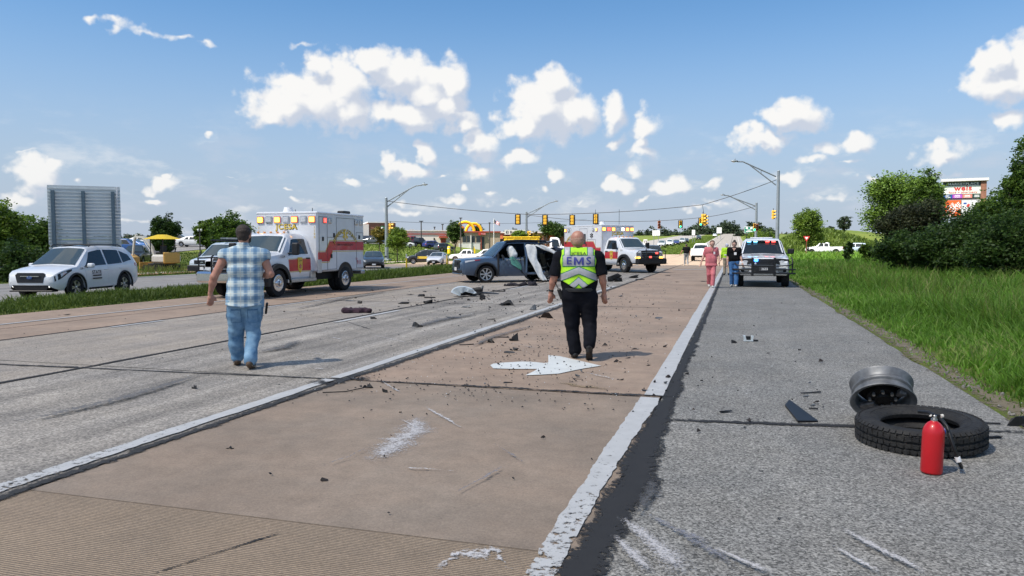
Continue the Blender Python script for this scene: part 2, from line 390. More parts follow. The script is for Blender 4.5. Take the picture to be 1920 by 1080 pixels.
    b1 = nn(g, 'ShaderNodeMath', operation='MULTIPLY_ADD'); L(f1.outputs[0], b1.inputs[0]); b1.inputs[1].default_value = 1.5; b1.inputs[2].default_value = -.62
    b2 = nn(g, 'ShaderNodeMath', operation='MULTIPLY_ADD'); L(v1.outputs['Distance'], b2.inputs[0]); b2.inputs[1].default_value = -.32; L(b1.outputs[0], b2.inputs[2])
    fin = nn(g, 'ShaderNodeMath', operation='ADD'); L(mx.outputs[0], fin.inputs[0]); L(b2.outputs[0], fin.inputs[1])
    L(fin.outputs[0], o.inputs[0])
    lo = nn(g, 'ShaderNodeTexNoise', Scale=30, Detail=2); L(i.outputs[0], lo.inputs['Vector']); v2 = nn(g, 'ShaderNodeTexVoronoi', Scale=34, feature='SMOOTH_F1'); L(ad.outputs[0], v2.inputs['Vector']); v2.inputs['Smoothness'].default_value = .5
    s1 = nn(g, 'ShaderNodeMath', operation='MULTIPLY_ADD'); L(f1.outputs[0], s1.inputs[0]); s1.inputs[1].default_value = .42; L(mx.outputs[0], s1.inputs[2]); s2 = nn(g, 'ShaderNodeMath', operation='MULTIPLY_ADD'); L(v2.outputs['Distance'], s2.inputs[0]); s2.inputs[1].default_value = -.55; L(s1.outputs[0], s2.inputs[2]); L(s2.outputs[0], o.inputs[1]); return g
nt = W.node_tree; nt.nodes.clear(); L = nt.links.new
sky = nn(nt, 'ShaderNodeTexSky', sky_type='NISHITA'); sky.sun_disc = False; sky.sun_elevation = SUN_EL; sky.sun_rotation = SUN_AZ
sky.air_density = 1.0; sky.dust_density = .1; sky.ozone_density = 3.0; sky.altitude = 0
SKY_STRENGTH = .071
bg = nn(nt, 'ShaderNodeBackground', Strength=SKY_STRENGTH)
tc = nn(nt, 'ShaderNodeTexCoord'); sx = nn(nt, 'ShaderNodeSeparateXYZ'); L(tc.outputs['Generated'], sx.inputs[0])
at = nn(nt, 'ShaderNodeMath', operation='ARCTAN2'); L(sx.outputs[0], at.inputs[0]); L(sx.outputs[1], at.inputs[1])
el = nn(nt, 'ShaderNodeMath', operation='ARCSINE'); L(sx.outputs[2], el.inputs[0])
hz_f = nn(nt, 'ShaderNodeMapRange', interpolation_type='SMOOTHSTEP'); L(el.outputs[0], hz_f.inputs[0]); hz_f.inputs[1].default_value = .0; hz_f.inputs[2].default_value = .34; hz_f.inputs[3].default_value = .95; hz_f.inputs[4].default_value = .0
tint = nn(nt, 'ShaderNodeMix', data_type='RGBA', blend_type='MULTIPLY'); tint.inputs[0].default_value = 1; L(sky.outputs[0], tint.inputs[6]); tint.inputs[7].default_value = (.70, .98, 1.12, 1)
hmix = nn(nt, 'ShaderNodeMix', data_type='RGBA'); L(hz_f.outputs[0], hmix.inputs[0]); L(tint.outputs[2], hmix.inputs[6]); hmix.inputs[7].default_value = tuple(c / SKY_STRENGTH for c in (.245, .278, .342)) + (1,); L(hmix.outputs[2], bg.inputs[0])
uv = nn(nt, 'ShaderNodeCombineXYZ'); L(at.outputs[0], uv.inputs[0]); L(el.outputs[0], uv.inputs[1])
cg = cloud_group()
g1 = nn(nt, 'ShaderNodeGroup'); g1.node_tree = cg; L(uv.outputs[0], g1.inputs[0])
of = nn(nt, 'ShaderNodeVectorMath', operation='ADD'); L(uv.outputs[0], of.inputs[0]); of.inputs[1].default_value = (-.010, .020, 0)
g2 = nn(nt, 'ShaderNodeGroup'); g2.node_tree = cg; L(of.outputs[0], g2.inputs[0])
den = nn(nt, 'ShaderNodeMapRange', interpolation_type='SMOOTHSTEP'); L(g1.outputs[0], den.inputs[0]); den.inputs[1].default_value = -.16; den.inputs[2].default_value = .56
df = nn(nt, 'ShaderNodeMath', operation='SUBTRACT'); L(g1.outputs[1], df.inputs[0]); L(g2.outputs[1], df.inputs[1])
sh = nn(nt, 'ShaderNodeMapRange', interpolation_type='SMOOTHSTEP'); L(df.outputs[0], sh.inputs[0]); sh.inputs[1].default_value = -.34; sh.inputs[2].default_value = .38
cc = nn(nt, 'ShaderNodeMix', data_type='RGBA'); L(sh.outputs[0], cc.inputs[0]); cc.inputs[6].default_value = (.60, .65, .75, 1); cc.inputs[7].default_value = (.97, .955, .93, 1)
cb = nn(nt, 'ShaderNodeBackground', Strength=.53); L(cc.outputs[2], cb.inputs[0])
# high in the sky seen edge on the clouds are solid, low down the air veils them
hzf = nn(nt, 'ShaderNodeMapRange'); L(el.outputs[0], hzf.inputs[0]); hzf.inputs[1].default_value = .0; hzf.inputs[2].default_value = .16; hzf.inputs[3].default_value = .78; hzf.inputs[4].default_value = .96
lc = nn(nt, 'ShaderNodeVectorMath', operation='MULTIPLY'); L(uv.outputs[0], lc.inputs[0]); lc.inputs[1].default_value = (13, 34, 1)
ln = nn(nt, 'ShaderNodeTexNoise', Scale=1.0, Detail=6, Roughness=.6); L(lc.outputs[0], ln.inputs['Vector'])
lr = nn(nt, 'ShaderNodeMapRange', interpolation_type='SMOOTHSTEP'); L(ln.outputs[0], lr.inputs[0]); lr.inputs[1].default_value = .46; lr.inputs[2].default_value = .72; lr.inputs[4].default_value = .62
lw = nn(nt, 'ShaderNodeMapRange', interpolation_type='SMOOTHSTEP'); L(el.outputs[0], lw.inputs[0]); lw.inputs[1].default_value = .05; lw.inputs[2].default_value = .19; lw.inputs[3].default_value = 1; lw.inputs[4].default_value = 0
lm = nn(nt, 'ShaderNodeMath', operation='MULTIPLY'); L(lr.outputs[0], lm.inputs[0]); L(lw.outputs[0], lm.inputs[1])
dmx = nn(nt, 'ShaderNodeMath', operation='MAXIMUM'); L(den.outputs[0], dmx.inputs[0]); L(lm.outputs[0], dmx.inputs[1])
dm = nn(nt, 'ShaderNodeMath', operation='MULTIPLY'); L(dmx.outputs[0], dm.inputs[0]); L(hzf.outputs[0], dm.inputs[1])
ms = nn(nt, 'ShaderNodeMixShader'); L(dm.outputs[0], ms.inputs[0]); L(bg.outputs[0], ms.inputs[1]); L(cb.outputs[0], ms.inputs[2])
wo = nn(nt, 'ShaderNodeOutputWorld'); L(ms.outputs[0], wo.inputs[0])
W.cycles.sampling_method = 'MANUAL'; W.cycles.sample_map_resolution = 512

# unseen cumulus deck shading the near road, widened behind the camera for neutral fill
def shade_cloud():
    r = np.random.default_rng(5); A = 260.0
    prims = []
    # over the near road, set towards the sun by the height of the cloud
    ox, oy = sdir.x / sdir.z * A, sdir.y / sdir.z * A
    for k in range(324):
        x = -190 + 17 * (k % 18) + r.uniform(-5, 5); y = -250 + 17 * (k // 18) + r.uniform(-5, 5) + (8 if k // 18 == 17 else 0); q = r.uniform(13, 20)
        prims.append(((x + ox, y + oy, A + r.uniform(-3, 5)), (x + ox + r.uniform(-12, 12), y + oy + r.uniform(-8, 6), A + r.uniform(0, 12)), q, q * .7))
    m = bpy.data.materials.new('cloud_white'); m.use_nodes = True; t = m.node_tree; t.nodes.clear()
    d = nn(t, 'ShaderNodeBsdfTranslucent'); d.inputs[0].default_value = (.66, .635, .60, 1); df_ = nn(t, 'ShaderNodeBsdfDiffuse'); df_.inputs[0].default_value = (.32, .32, .32, 1); ad_ = nn(t, 'ShaderNodeAddShader'); t.links.new(d.outputs[0], ad_.inputs[0]); t.links.new(df_.outputs[0], ad_.inputs[1]); e = nn(t, 'ShaderNodeBsdfTransparent'); x = nn(t, 'ShaderNodeMixShader'); x.inputs[0].default_value = .43
    o = nn(t, 'ShaderNodeOutputMaterial'); t.links.new(e.outputs[0], x.inputs[1]); t.links.new(ad_.outputs[0], x.inputs[2]); t.links.new(x.outputs[0], o.inputs[0])
    o = blob('unseen_cloud', prims, m, None, h=4.5, k=9, kind='structure'); return o
CLOUD = shade_cloud()
# ------------------------------------------------------------------ ground, road, grass
def pave_mat(name, c, speck=.5, sscale=75, dark=None, streak=0, patch=.12, bump=.25, rough=.85, groove=0):
    m = bpy.data.materials.new(name); m.use_nodes = True; nt = m.node_tree; b = nt.nodes['Principled BSDF']; L = nt.links.new
    b.inputs['Roughness'].default_value = rough; b.inputs['Specular IOR Level'].default_value = .35
    tc = nn(nt, 'ShaderNodeTexCoord'); V = tc.outputs['Object']
    def noise(s, d=4, st=None):
        src = V
        if st:
            mp = nn(nt, 'ShaderNodeMapping'); mp.inputs['Scale'].default_value = st; L(V, mp.inputs[0]); src = mp.outputs[0]
        n = nn(nt, 'ShaderNodeTexNoise', Scale=s, Detail=d, Roughness=.6); L(src, n.inputs['Vector']); return n.outputs[0]
    def mr(x, a, b_, c_, d_):
        r = nn(nt, 'ShaderNodeMapRange'); L(x, r.inputs[0])
        for k, q in zip((1, 2, 3, 4), (a, b_, c_, d_)): r.inputs[k].default_value = q
        return r.outputs[0]
    def mul(x, y):
        q = nn(nt, 'ShaderNodeMath', operation='MULTIPLY'); L(x, q.inputs[0])
        L(y, q.inputs[1]) if not isinstance(y, float) else setattr(q.inputs[1], 'default_value', y); return q.outputs[0]
    vo = nn(nt, 'ShaderNodeTexVoronoi', Scale=sscale); L(V, vo.inputs['Vector'])
    sp = nn(nt, 'ShaderNodeSeparateColor'); L(vo.outputs['Color'], sp.inputs[0])
    f = mr(sp.outputs[0], 0, 1, 1 - speck, 1 + speck)
    f = mul(f, mr(noise(.55), .3, .7, 1 - patch, 1 + patch)); f = mul(f, mr(noise(5, 5), .3, .7, 1 - patch * .7, 1 + patch * .7))
    f = mul(f, mr(noise(38, 3), .3, .7, 1 - speck * .5, 1 + speck * .5))
    if streak: f = mul(f, mr(noise(1.0, 5, (2.6, .12, 1)), .36, .66, 1 - streak, 1 + streak * .5))
    # small dark pits and spots
    v2 = nn(nt, 'ShaderNodeTexVoronoi', Scale=9.0); L(V, v2.inputs['Vector'])
    f = mul(f, mr(v2.outputs['Distance'], .03, .06, .55, 1.0))
    hs = nn(nt, 'ShaderNodeMix', data_type='RGBA'); hs.inputs[0].default_value = .5
    cx = nn(nt, 'ShaderNodeMix', data_type='RGBA'); L(mr(noise(.9, 3), .35, .65, 0, 1), cx.inputs[0])
    cx.inputs[6].default_value = tuple(c) + (1,); d_ = dark or tuple(q * .88 for q in c); cx.inputs[7].default_value = tuple(d_) + (1,)
    vm = nn(nt, 'ShaderNodeVectorMath', operation='SCALE'); L(cx.outputs[2], vm.inputs[0]); L(f, vm.inputs['Scale']); L(vm.outputs[0], b.inputs['Base Color'])
    h = sp.outputs[0]
    if groove:
        wv = nn(nt, 'ShaderNodeTexWave', Scale=groove, bands_direction='Y', Distortion=.6); wv.inputs['Detail Scale'].default_value = 3; L(V, wv.inputs['Vector'])
        L(mul(f, mr(wv.outputs[0], .05, .5, .42, 1.08)), vm.inputs['Scale']); h = wv.outputs[0]
    bp = nn(nt, 'ShaderNodeBump', Strength=bump, Distance=.006); L(h, bp.inputs['Height']); L(bp.outputs[0], b.inputs['Normal'])
    return m
def paint_mat(name, c, worn=.42, scale=7, wear_near=None, rough=.6, soft=0, edge=.04):
    "paint, tar or chalk that has worn through in places"
    m = bpy.data.materials.new(name); m.use_nodes = True; nt = m.node_tree; b = nt.nodes['Principled BSDF']; L = nt.links.new
    tc = nn(nt, 'ShaderNodeTexCoord'); V = tc.outputs['Object']; b.inputs['Roughness'].default_value = rough
    n = nn(nt, 'ShaderNodeTexNoise', Scale=scale, Detail=8, Roughness=.72); L(V, n.inputs['Vector'])
    n2 = nn(nt, 'ShaderNodeTexNoise', Scale=scale * .3, Detail=2); L(V, n2.inputs['Vector'])
    cm = nn(nt, 'ShaderNodeMix', data_type='RGBA'); L(n2.outputs[0], cm.inputs[0])
    cm.inputs[6].default_value = tuple(q * .8 for q in c) + (1,); cm.inputs[7].default_value = tuple(min(1, q * 1.15) for q in c) + (1,); L(cm.outputs[2], b.inputs['Base Color'])
    t = nn(nt, 'ShaderNodeMapRange'); L(n.outputs[0], t.inputs[0]); t.inputs[1].default_value = worn - edge; t.inputs[2].default_value = worn + edge
    if soft:
        ea = nn(nt, 'ShaderNodeAttribute', attribute_name='e'); em = nn(nt, 'ShaderNodeMath', operation='MULTIPLY_ADD'); L(ea.outputs['Fac'], em.inputs[0]); em.inputs[1].default_value = -soft; L(n.outputs[0], em.inputs[2]); L(em.outputs[0], t.inputs[0])
    if wear_near:
        s = nn(nt, 'ShaderNodeSeparateXYZ'); L(V, s.inputs[0]); r = nn(nt, 'ShaderNodeMapRange'); L(s.outputs[1], r.inputs[0])
        r.inputs[1].default_value = wear_near[0]; r.inputs[2].default_value = wear_near[1]; r.inputs[3].default_value = wear_near[2]; r.inputs[4].default_value = 0
        ad = nn(nt, 'ShaderNodeMath', operation='SUBTRACT'); L(n.outputs[0], ad.inputs[0]); L(r.outputs[0], ad.inputs[1]); L(ad.outputs[0], t.inputs[0])
    L(t.outputs[0], b.inputs['Alpha']); return m
TAN = (.345, .252, .186); GREY = (.34, .307, .264); ASPH = (.226, .216, .195)
m_tan = pave_mat('tan_concrete', TAN, .10, 110, (.305, .232, .176), .03, .17, .14)
m_tanf = pave_mat('sun_brightened_tan_concrete', (.40, .30, .215), .10, 60, (.36, .28, .21), .05, .12, .12)  # sun brightness painted into the colour of the far slabs
m_tan2 = pave_mat('tan_concrete_grooved', (.31, .235, .165), .16, 110, (.265, .205, .148), 0, .1, .5, groove=16)
m_tan3 = pave_mat('tan_concrete_greyed', (.28, .215, .162), .12, 110, (.24, .194, .152), .04, .16, .12)
m_grey = pave_mat('worn_grey_concrete', GREY, .42, 60, (.275, .253, .225), .36, .13, .3)
m_grey2 = pave_mat('worn_tan_grey_concrete', (.355, .307, .252), .3, 60, (.295, .265, .232), .18, .1, .3)
m_asph = pave_mat('coarse_asphalt', ASPH, .68, 95, (.208, .203, .188), .06, .15, .5)
m_far = pave_mat('far_carriageway', (.31, .29, .265), .25, 40, (.27, .26, .25), .2, .14, .2)
m_lot = pave_mat('lot_asphalt', (.14, .14, .145), .3, 30, None, 0, .2, .2)
m_gravel = pave_mat('gravel', (.27, .265, .26), .8, 26, (.2, .2, .2), 0, .2, 1.0)
m_soil = pave_mat('dug_soil', (.42, .25, .11), .35, 14, (.30, .19, .09), 0, .3, 1.0)
m_walk = pave_mat('pale_pavement', (.48, .43, .36), .12, 60, None, 0, .1, .1)
m_white = paint_mat('worn_white_paint', (.48, .48, .47), .335, 18, (2.8, 6.0, .17))
m_arrow = paint_mat('arrow_paint', (.66, .68, .66), .27, 10)
m_tar = paint_mat('tar', (.020, .020, .021), .24, 26, rough=.9, soft=.30, edge=.07)
m_tar2 = paint_mat('brushed_tar', (.028, .028, .029), .33, 22, rough=.9, soft=.26, edge=.08)
m_chalk = paint_mat('scraped_white', (.55, .53, .52), .42, 40, soft=.22, edge=.08)
m_chalk2 = paint_mat('chalk_dust', (.50, .48, .47), .40, 60, soft=.26, edge=.10)
m_smear = paint_mat('grey_smear', (.20, .20, .225), .46, 34, soft=.25, edge=.1)
m_smear2 = paint_mat('dark_smear', (.10, .096, .092), .40, 20, soft=.30, edge=.16)

# terrain
gx = np.unique(np.concatenate([np.linspace(-420, -70, 36), np.linspace(-70, -30.4, 34), [-30.2, -30, -19.6, -19.4, -19.2, -16.7, -16.5, -16.3, -12, -5, 0, 2.42, 2.46, 2.6], np.linspace(2.7, 16, 30), np.linspace(17, 110, 60), np.linspace(118, 500, 40)]))
gy = np.unique(np.concatenate([np.linspace(-60, 0, 10), np.linspace(2, 130, 60), np.linspace(133, 330, 60), np.linspace(340, 1400, 60)]))
GX, GY = np.meshgrid(gx, gy, indexing='ij'); GZ = hz(GX, GY)
road_m = ((GX > -30.1) & (GX < -19.3)) | ((GX > -16.6) & (GX < 2.45)) | ((GX > -30.1) & (GX < 2.45) & (GY > 54) & (GY < 126))
far_med = (GX > -16.6) & (GX < -8.6) & (GY > 126)
GZ = GZ - .1 * (road_m & ~far_med)
GZ += .05 * np.sin(GX * 1.3 + GY * .4) * (GX > 3.5) * (GX < 60) + .12 * np.sin(GX * .21 + 1) * np.sin(GY * .17) * (GX > 6)
nx, ny = GX.shape; ii = np.arange(nx * ny).reshape(nx, ny)
def lawn_mat():
    m = bpy.data.materials.new('lawn'); m.use_nodes = True; nt = m.node_tree; b = nt.nodes['Principled BSDF']; L = nt.links.new
    tc = nn(nt, 'ShaderNodeTexCoord'); V = tc.outputs['Object']; b.inputs['Roughness'].default_value = .9; b.inputs['Specular IOR Level'].default_value = .2
    a = nn(nt, 'ShaderNodeTexNoise', Scale=.12, Detail=6, Roughness=.65); L(V, a.inputs['Vector'])
    c = nn(nt, 'ShaderNodeTexNoise', Scale=5.5, Detail=6, Roughness=.7); L(V, c.inputs['Vector'])
    s = nn(nt, 'ShaderNodeMath', operation='MULTIPLY_ADD'); L(c.outputs[0], s.inputs[0]); s.inputs[1].default_value = .55; 
    q = nn(nt, 'ShaderNodeMath', operation='MULTIPLY'); L(a.outputs[0], q.inputs[0]); q.inputs[1].default_value = .75; L(q.outputs[0], s.inputs[2])
    cr = nn(nt, 'ShaderNodeValToRGB'); L(s.outputs[0], cr.inputs[0]); e = cr.color_ramp.elements
    e[0].position = .42; e[0].color = (.050, .085, .018, 1); e[1].position = .85; e[1].color = (.19, .19, .06, 1)
    k = e.new(.6); k.color = (.105, .150, .026, 1); k = e.new(.72); k.color = (.145, .175, .035, 1)
    L(cr.outputs[0], b.inputs['Base Color'])
    bp = nn(nt, 'ShaderNodeBump', Strength=.8, Distance=.15); L(c.outputs[0], bp.inputs['Height']); L(bp.outputs[0], b.inputs['Normal'])
    return m
fastmesh('ground', np.stack([GX, GY, GZ], -1).reshape(-1, 3), 4, np.stack([ii[:-1, :-1], ii[1:, :-1], ii[1:, 1:], ii[:-1, 1:]], -1).reshape(-1, 4), lawn_mat(), kind='structure', smooth=True)

def sheet(name, x0, x1, ys, dz, mat, parent=None, kind='structure', nxs=1, follow=False):
    "flat strip along the road from x0 to x1 (numbers or functions of y)"
    f0 = x0 if callable(x0) else (lambda y: x0); f1 = x1 if callable(x1) else (lambda y: x1)
    vs = []; n = nxs + 1
    for y in ys:
        for k in range(n):
            x = f0(y) + (f1(y) - f0(y)) * k / nxs
            vs.append((x, y, (gz(x, y) if follow else float(climb(y))) + dz))
    fs = [(j * n + k, j * n + k + 1, (j + 1) * n + k + 1, (j + 1) * n + k) for j in range(len(ys) - 1) for k in range(nxs)]
    return mk(name, vs, fs, mat, parent, kind=kind)
YS_FAR = list(np.concatenate([np.arange(-8, 90, 6.0), np.arange(90, 300, 10.0), np.arange(300, 760, 23.0)]))
def ysr(a, b, st=6.0): return list(np.linspace(a, b, max(2, int((b - a) / st) + 1)))
# bed under the slabs: what shows in the joints
road = sheet('road', -16.35, -.60, ysr(-8, 126), -.03, M('joint_bed', (.03, .03, .033), .7), nxs=2)
JY = [3.72, 7.96, 19.7, 31.5, 43.3, 55.1, 66.9, 78.7, 90.5, 102.3, 114.1, 126]
lanes = [(-4.42, -.735, m_tan), (-8.17, -4.47, m_grey), (-11.93, -8.24, m_grey2), (-16.35, -11.98, m_tan)]
for li, (a, b, m) in enumerate(lanes):
    js = [-8] + (JY if li == 0 else JY[1:])
    for i in range(len(js) - 1):
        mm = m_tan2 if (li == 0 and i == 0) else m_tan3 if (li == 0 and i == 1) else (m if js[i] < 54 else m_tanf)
        g_ = .012 if i else 0
        if li == 0 and i == 0: g_ = 0
        s = sheet('slab', a, b, ysr(js[i] + g_ * .5, js[i + 1] - (.0 if (li == 0 and i == 0) else .02)), 0.0, mm, road, None, 2)
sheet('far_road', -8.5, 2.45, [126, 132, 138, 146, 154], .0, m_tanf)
sheet('far_road', -8.5, 2.45, [154] + [y for y in YS_FAR if y > 154], .0, pave_mat('hill_road', (.27, .25, .222), .1, 30, (.24, .225, .205), .12, .12, .1))
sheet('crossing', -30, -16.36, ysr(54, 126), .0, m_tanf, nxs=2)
sheet('shoulder', -.715, lambda y: 2.47 + .05 * math.sin(y * .9) + .03 * math.sin(y * 3.1), list(np.arange(-8, 126, .5)), -.004, m_asph, nxs=2)
sheet('left_carriageway', -30, -20.3, [y for y in YS_FAR if y < 54] + [54], 0, m_far, nxs=2)
sheet('left_carriageway_far', -30, -17.5, [126] + [y for y in YS_FAR if y > 126], 0, m_far, nxs=2)
sheet('gravel_edge', lambda y: -20.3, lambda y: -19.35 + .12 * math.sin(y * 1.7), list(np.arange(-8, 54, .7)), .004, m_gravel)
sheet('pavement', -33.3, -32.0, ysr(24, 78), .06, m_walk, follow=True)
sheet('parking_lot', -165, -56, ysr(20, 245, 8), .05, m_lot, nxs=24, follow=True)
sheet('dug_soil', -36.5, -31.0, ysr(30, 47, 1.2), .05, m_soil, nxs=6, follow=True)
sheet('side_road', 5, 60, ysr(108, 116, 4), .06, m_far, nxs=24, follow=True)

def ribbon(name, pts, w, mat, dz, jit=.0, step=.12, seed=1, kind='structure', parent=None):
    "ragged-edged strip along points on the ground; w may vary along it"
    r = random.Random(seed); pts = [Vector((p[0], p[1], 0)) for p in pts]; ws = w if isinstance(w, (list, tuple)) else [w] * len(pts)
    S = []
    for i in range(len(pts) - 1):
        n = max(1, int((pts[i + 1] - pts[i]).length / step))
        for k in range(n): S.append((pts[i].lerp(pts[i + 1], k / n), ws[i] + (ws[i + 1] - ws[i]) * k / n, (pts[i + 1] - pts[i]).normalized()))
    S.append((pts[-1], ws[-1], (pts[-1] - pts[-2]).normalized()))
    vs = []; a = b = 0
    for p, wd, t in S:
        a = a * .6 + r.gauss(0, jit) * .8; b = b * .6 + r.gauss(0, jit) * .8
        q = Vector((-t.y, t.x, 0)); l = p + q * (wd / 2 + a); e = p - q * (wd / 2 + b); c = l.lerp(e, .5)
        vs += [(w_.x, w_.y, float(climb(w_.y)) + dz) for w_ in (l, c, e)]
    m = len(S); o = mk(name, vs, [(3 * i + k, 3 * i + k + 1, 3 * i + k + 4, 3 * i + k + 3) for i in range(m - 1) for k in (0, 1)], mat, parent, kind=kind)
    at = o.data.attributes.new('e', 'FLOAT', 'POINT'); at.data.foreach_set('value', [max(f, 1 - min(i, m - 1 - i) / (m * .16 + 1)) if m < 160 else f for i in range(m) for f in (1.0, 0.0, 1.0)]); return o
def gp(*q): return [tuple(G(*p)[:2]) for p in q]
# painted lines
ribbon('edge_line', [(-.89, -2), (-.888, 4.8), (-.86, 6.5), (-.83, 7.9)], [.15, .15, .18, .21], m_white, .010, .006, .05, 3)
ribbon('edge_line', [(-.81, 8.03), (-.80, 40), (-.8, 126)], .2, m_white, .010, .004, .25, 4)
ribbon('edge_line', [(-4.63, -2), (-4.63, 7.9)], .16, m_white, .010, .008, .08, 5)
ribbon('edge_line', [(-4.62, 8.0), (-4.60, 30)], .15, m_white, .010, .006, .15, 6)
for i, (a, b) in enumerate([(13.9, 17.0), (26.5, 29.6), (38, 41), (50, 53), (62, 65)]): ribbon('lane_dash', [(-8.02, a), (-8.02, b)], .13, m_white, .010, .004, .2, 20 + i)
for i, (a, b) in enumerate([(11.8, 13.2), (16.5, 21), (26, 31), (38, 43), (50, 55)]): ribbon('lane_dash', [(-11.78, a), (-11.78, b)], .12, m_white, .010, .004, .2, 30 + i)
ribbon('edge_line', [(-14.35, 11), (-14.35, 54)], .11, m_white, .010, .006, .3, 40)
ribbon('stop_line', gp((1264, 506), (1322, 505)), .5, m_white, .010, .01, .3, 41)
for i, (a, b) in enumerate([(130, 140), (152, 162), (176, 186), (205, 215), (240, 252)]): ribbon('lane_dash', [(-4.6, a), (-4.6, b)], .14, m_white, .012, 0, 5, 50 + i)
ribbon('edge_line', [(1.2, 126), (1.2, 400)], .14, m_white, .012, 0, 10, 57); ribbon('edge_line', [(-8.1, 126), (-8.1, 400)], .14, m_white, .012, 0, 10, 58)
for x_ in (-4.9, -1.1): ribbon('joint_seal', [(x_, 100), (x_, 150), (x_, 380)], .16, m_tar, .011, .01, 4, int(60 - x_))
# tar in the joints
ribbon('joint_seal', [(-.70, -2), (-.70, 4.1), (-.68, 4.55), (-.61, 4.95), (-.645, 5.35), (-.655, 6.2), (-.645, 8), (-.635, 16)], [.24, .24, .28, .40, .31, .25, .19, .12], m_tar, .006, .02, .05, 7)
ribbon('joint_seal', [(-.63, 16), (-.64, 126)], [.1, .07], m_tar, .006, .012, .3, 8)
ribbon('joint_seal', [(-4.445, -2), (-4.46, 7.8), (-4.44, 8.4), (-4.38, 12), (-4.40, 20), (-4.42, 60), (-4.42, 100)], [.17, .13, .18, .2, .17, .12, .1], m_tar2, .008, .016, .08, 9)
ribbon('joint_seal', [(-8.22, -2), (-8.22, 24), (-8.2, 100)], [.11, .085, .08], m_tar, .007, .008, .2, 10)
ribbon('joint_seal', [(-11.96, -2), (-11.96, 30), (-11.96, 100)], [.07, .06, .06], m_tar, .007, .006, .2, 11)
ribbon('joint_seal', [(-13.6, 8), (-13.6, 54)], .035, m_tar, .007, .004, .3, 12)
ribbon('joint_seal', [(-.7, 7.98), (-2.2, 8.0), (-4.4, 7.94)], [.10, .055, .07], m_tar2, .009, .014, .04, 13)
ribbon('joint_seal', [(-.45, 8.02), (-1.3, 8.0)], [.05, .12], m_tar2, .0095, .02, .04, 14)
ribbon('joint_seal', [(-4.5, 7.95), (-8.2, 7.72), (-16, 7.3)], [.05, .045, .05], m_tar, .009, .006, .06, 15)
ribbon('joint_seal', [(-8.2, 7.75), (-9.4, 7.62)], [.1, .05], m_tar2, .0095, .015, .05, 16)
ribbon('joint_seal', [(-.72, 6.92), (.3, 7.06), (1.2, 7.2), (2.45, 7.36)], [.09, .11, .11, .10], m_tar, .004, .010, .05, 17)
for j, yy in enumerate(JY[2:9]): ribbon('joint_seal', [(-.8, yy), (-16.3, yy - .2)], .05, m_tar, .008, .006, .15, 70 + j)
ribbon('joint_seal', gp((1130, 497), (1320, 498)), .16, m_tar, .009, .02, .2, 80)
ribbon('crack', gp((290, 1076), (400, 1040), (530, 999)), .012, m_tar, .006, .003, .04, 18)
ribbon('crack', gp((700, 620), (640, 600), (560, 590)), .02, m_tar, .006, .008, .08, 19)
# wiped tar by the joint corner
ribbon('tar_patch', gp((575, 716), (618, 722), (690, 707)), [.06, .30, .14], m_tar2, .011, .06, .05, 22)
# turn arrow painted on the lane
arrow_px = [(919, 686), (925, 683), (944, 681), (980, 679), (1003, 680), (1020, 682), (1028, 681), (1028, 667), (1050, 669), (1080, 676), (1127, 687), (1095, 692), (1070, 697), (1047, 702), (1010, 704), (985, 705), (1000, 698), (1008, 693), (960, 693), (925, 692)]
mk('turn_arrow', [tuple(G(*p) + Vector((0, 0, .010))) for p in arrow_px], [tuple(range(len(arrow_px)))[::-1]], m_arrow, kind='structure')
# scrapes and smears left by the crash
sc_i = 0
for pts, w, m in [([(797, 764), (830, 783), (868, 806)], [.015, .06, .015], m_chalk), ([(752, 788), (785, 806)], [.02, .05], m_chalk), ([(715, 716), (752, 738)], [.02, .05], m_chalk),
                  ([(696, 629), (730, 636), (768, 645)], [.03, .035, .03], m_chalk), ([(622, 633), (640, 638)], [.06, .05], m_chalk), ([(583, 692), (612, 694)], [.06, .05], m_chalk), ([(511, 660), (560, 660), (620, 668)], [.03, .03, .05], m_chalk),
                  ([(745, 880), (800, 883), (870, 889)], [.02, .01, .01], m_chalk), ([(962, 676), (1005, 682)], [.012, .02], m_chalk), ([(1095, 700), (1130, 708), (1165, 716)], [.02, .05, .015], m_chalk), ([(960, 645), (1010, 656)], [.012, .016], m_chalk),
                  ([(1574, 994), (1640, 1030), (1740, 1082)], [.05, .08, .06], m_chalk2), ([(1560, 1030), (1620, 1062), (1660, 1082)], [.03, .06, .05], m_chalk), ([(1165, 975), (1230, 1030), (1290, 1084)], [.06, .17, .2], m_chalk2), ([(1150, 1010), (1180, 1040), (1220, 1084)], [.04, .1, .12], m_chalk2), ([(1330, 1030), (1400, 1060), (1450, 1084)], [.03, .08, .1], m_chalk2), ([(1200, 960), (1300, 1020), (1390, 1075)], [.03, .10, .12], m_smear),
                  ([(925, 836), (960, 858), (985, 876)], [.02, .03, .01], m_smear), ([(838, 938), (900, 905), (950, 875)], [.015, .03, .07], m_smear), ([(1250, 990), (1340, 1030)], [.05, .1], m_smear),
                  ([(600, 880), (655, 862), (690, 842)], [.05, .03, .02], m_smear), ([(880, 655), (920, 635), (1000, 612)], [.05, .25, .1], m_smear2), ([(760, 620), (830, 600), (900, 590)], [.08, .5, .2], m_smear2), ([(470, 664), (530, 655), (560, 640)], [.05, .4, .15], m_smear2), ([(20, 800), (240, 748), (380, 705)], [.15, .3, .1], m_smear2), ([(1190, 975), (1225, 925), (1215, 905)], [.05, .15, .05], m_smear2), ([(560, 580), (650, 560), (720, 549)], [.1, .4, .2], m_smear2)]:
    sc_i += 1; ribbon('scrape_mark', gp(*pts), w, m, .012 + .0007 * sc_i, .006, .03, 100 + sc_i)
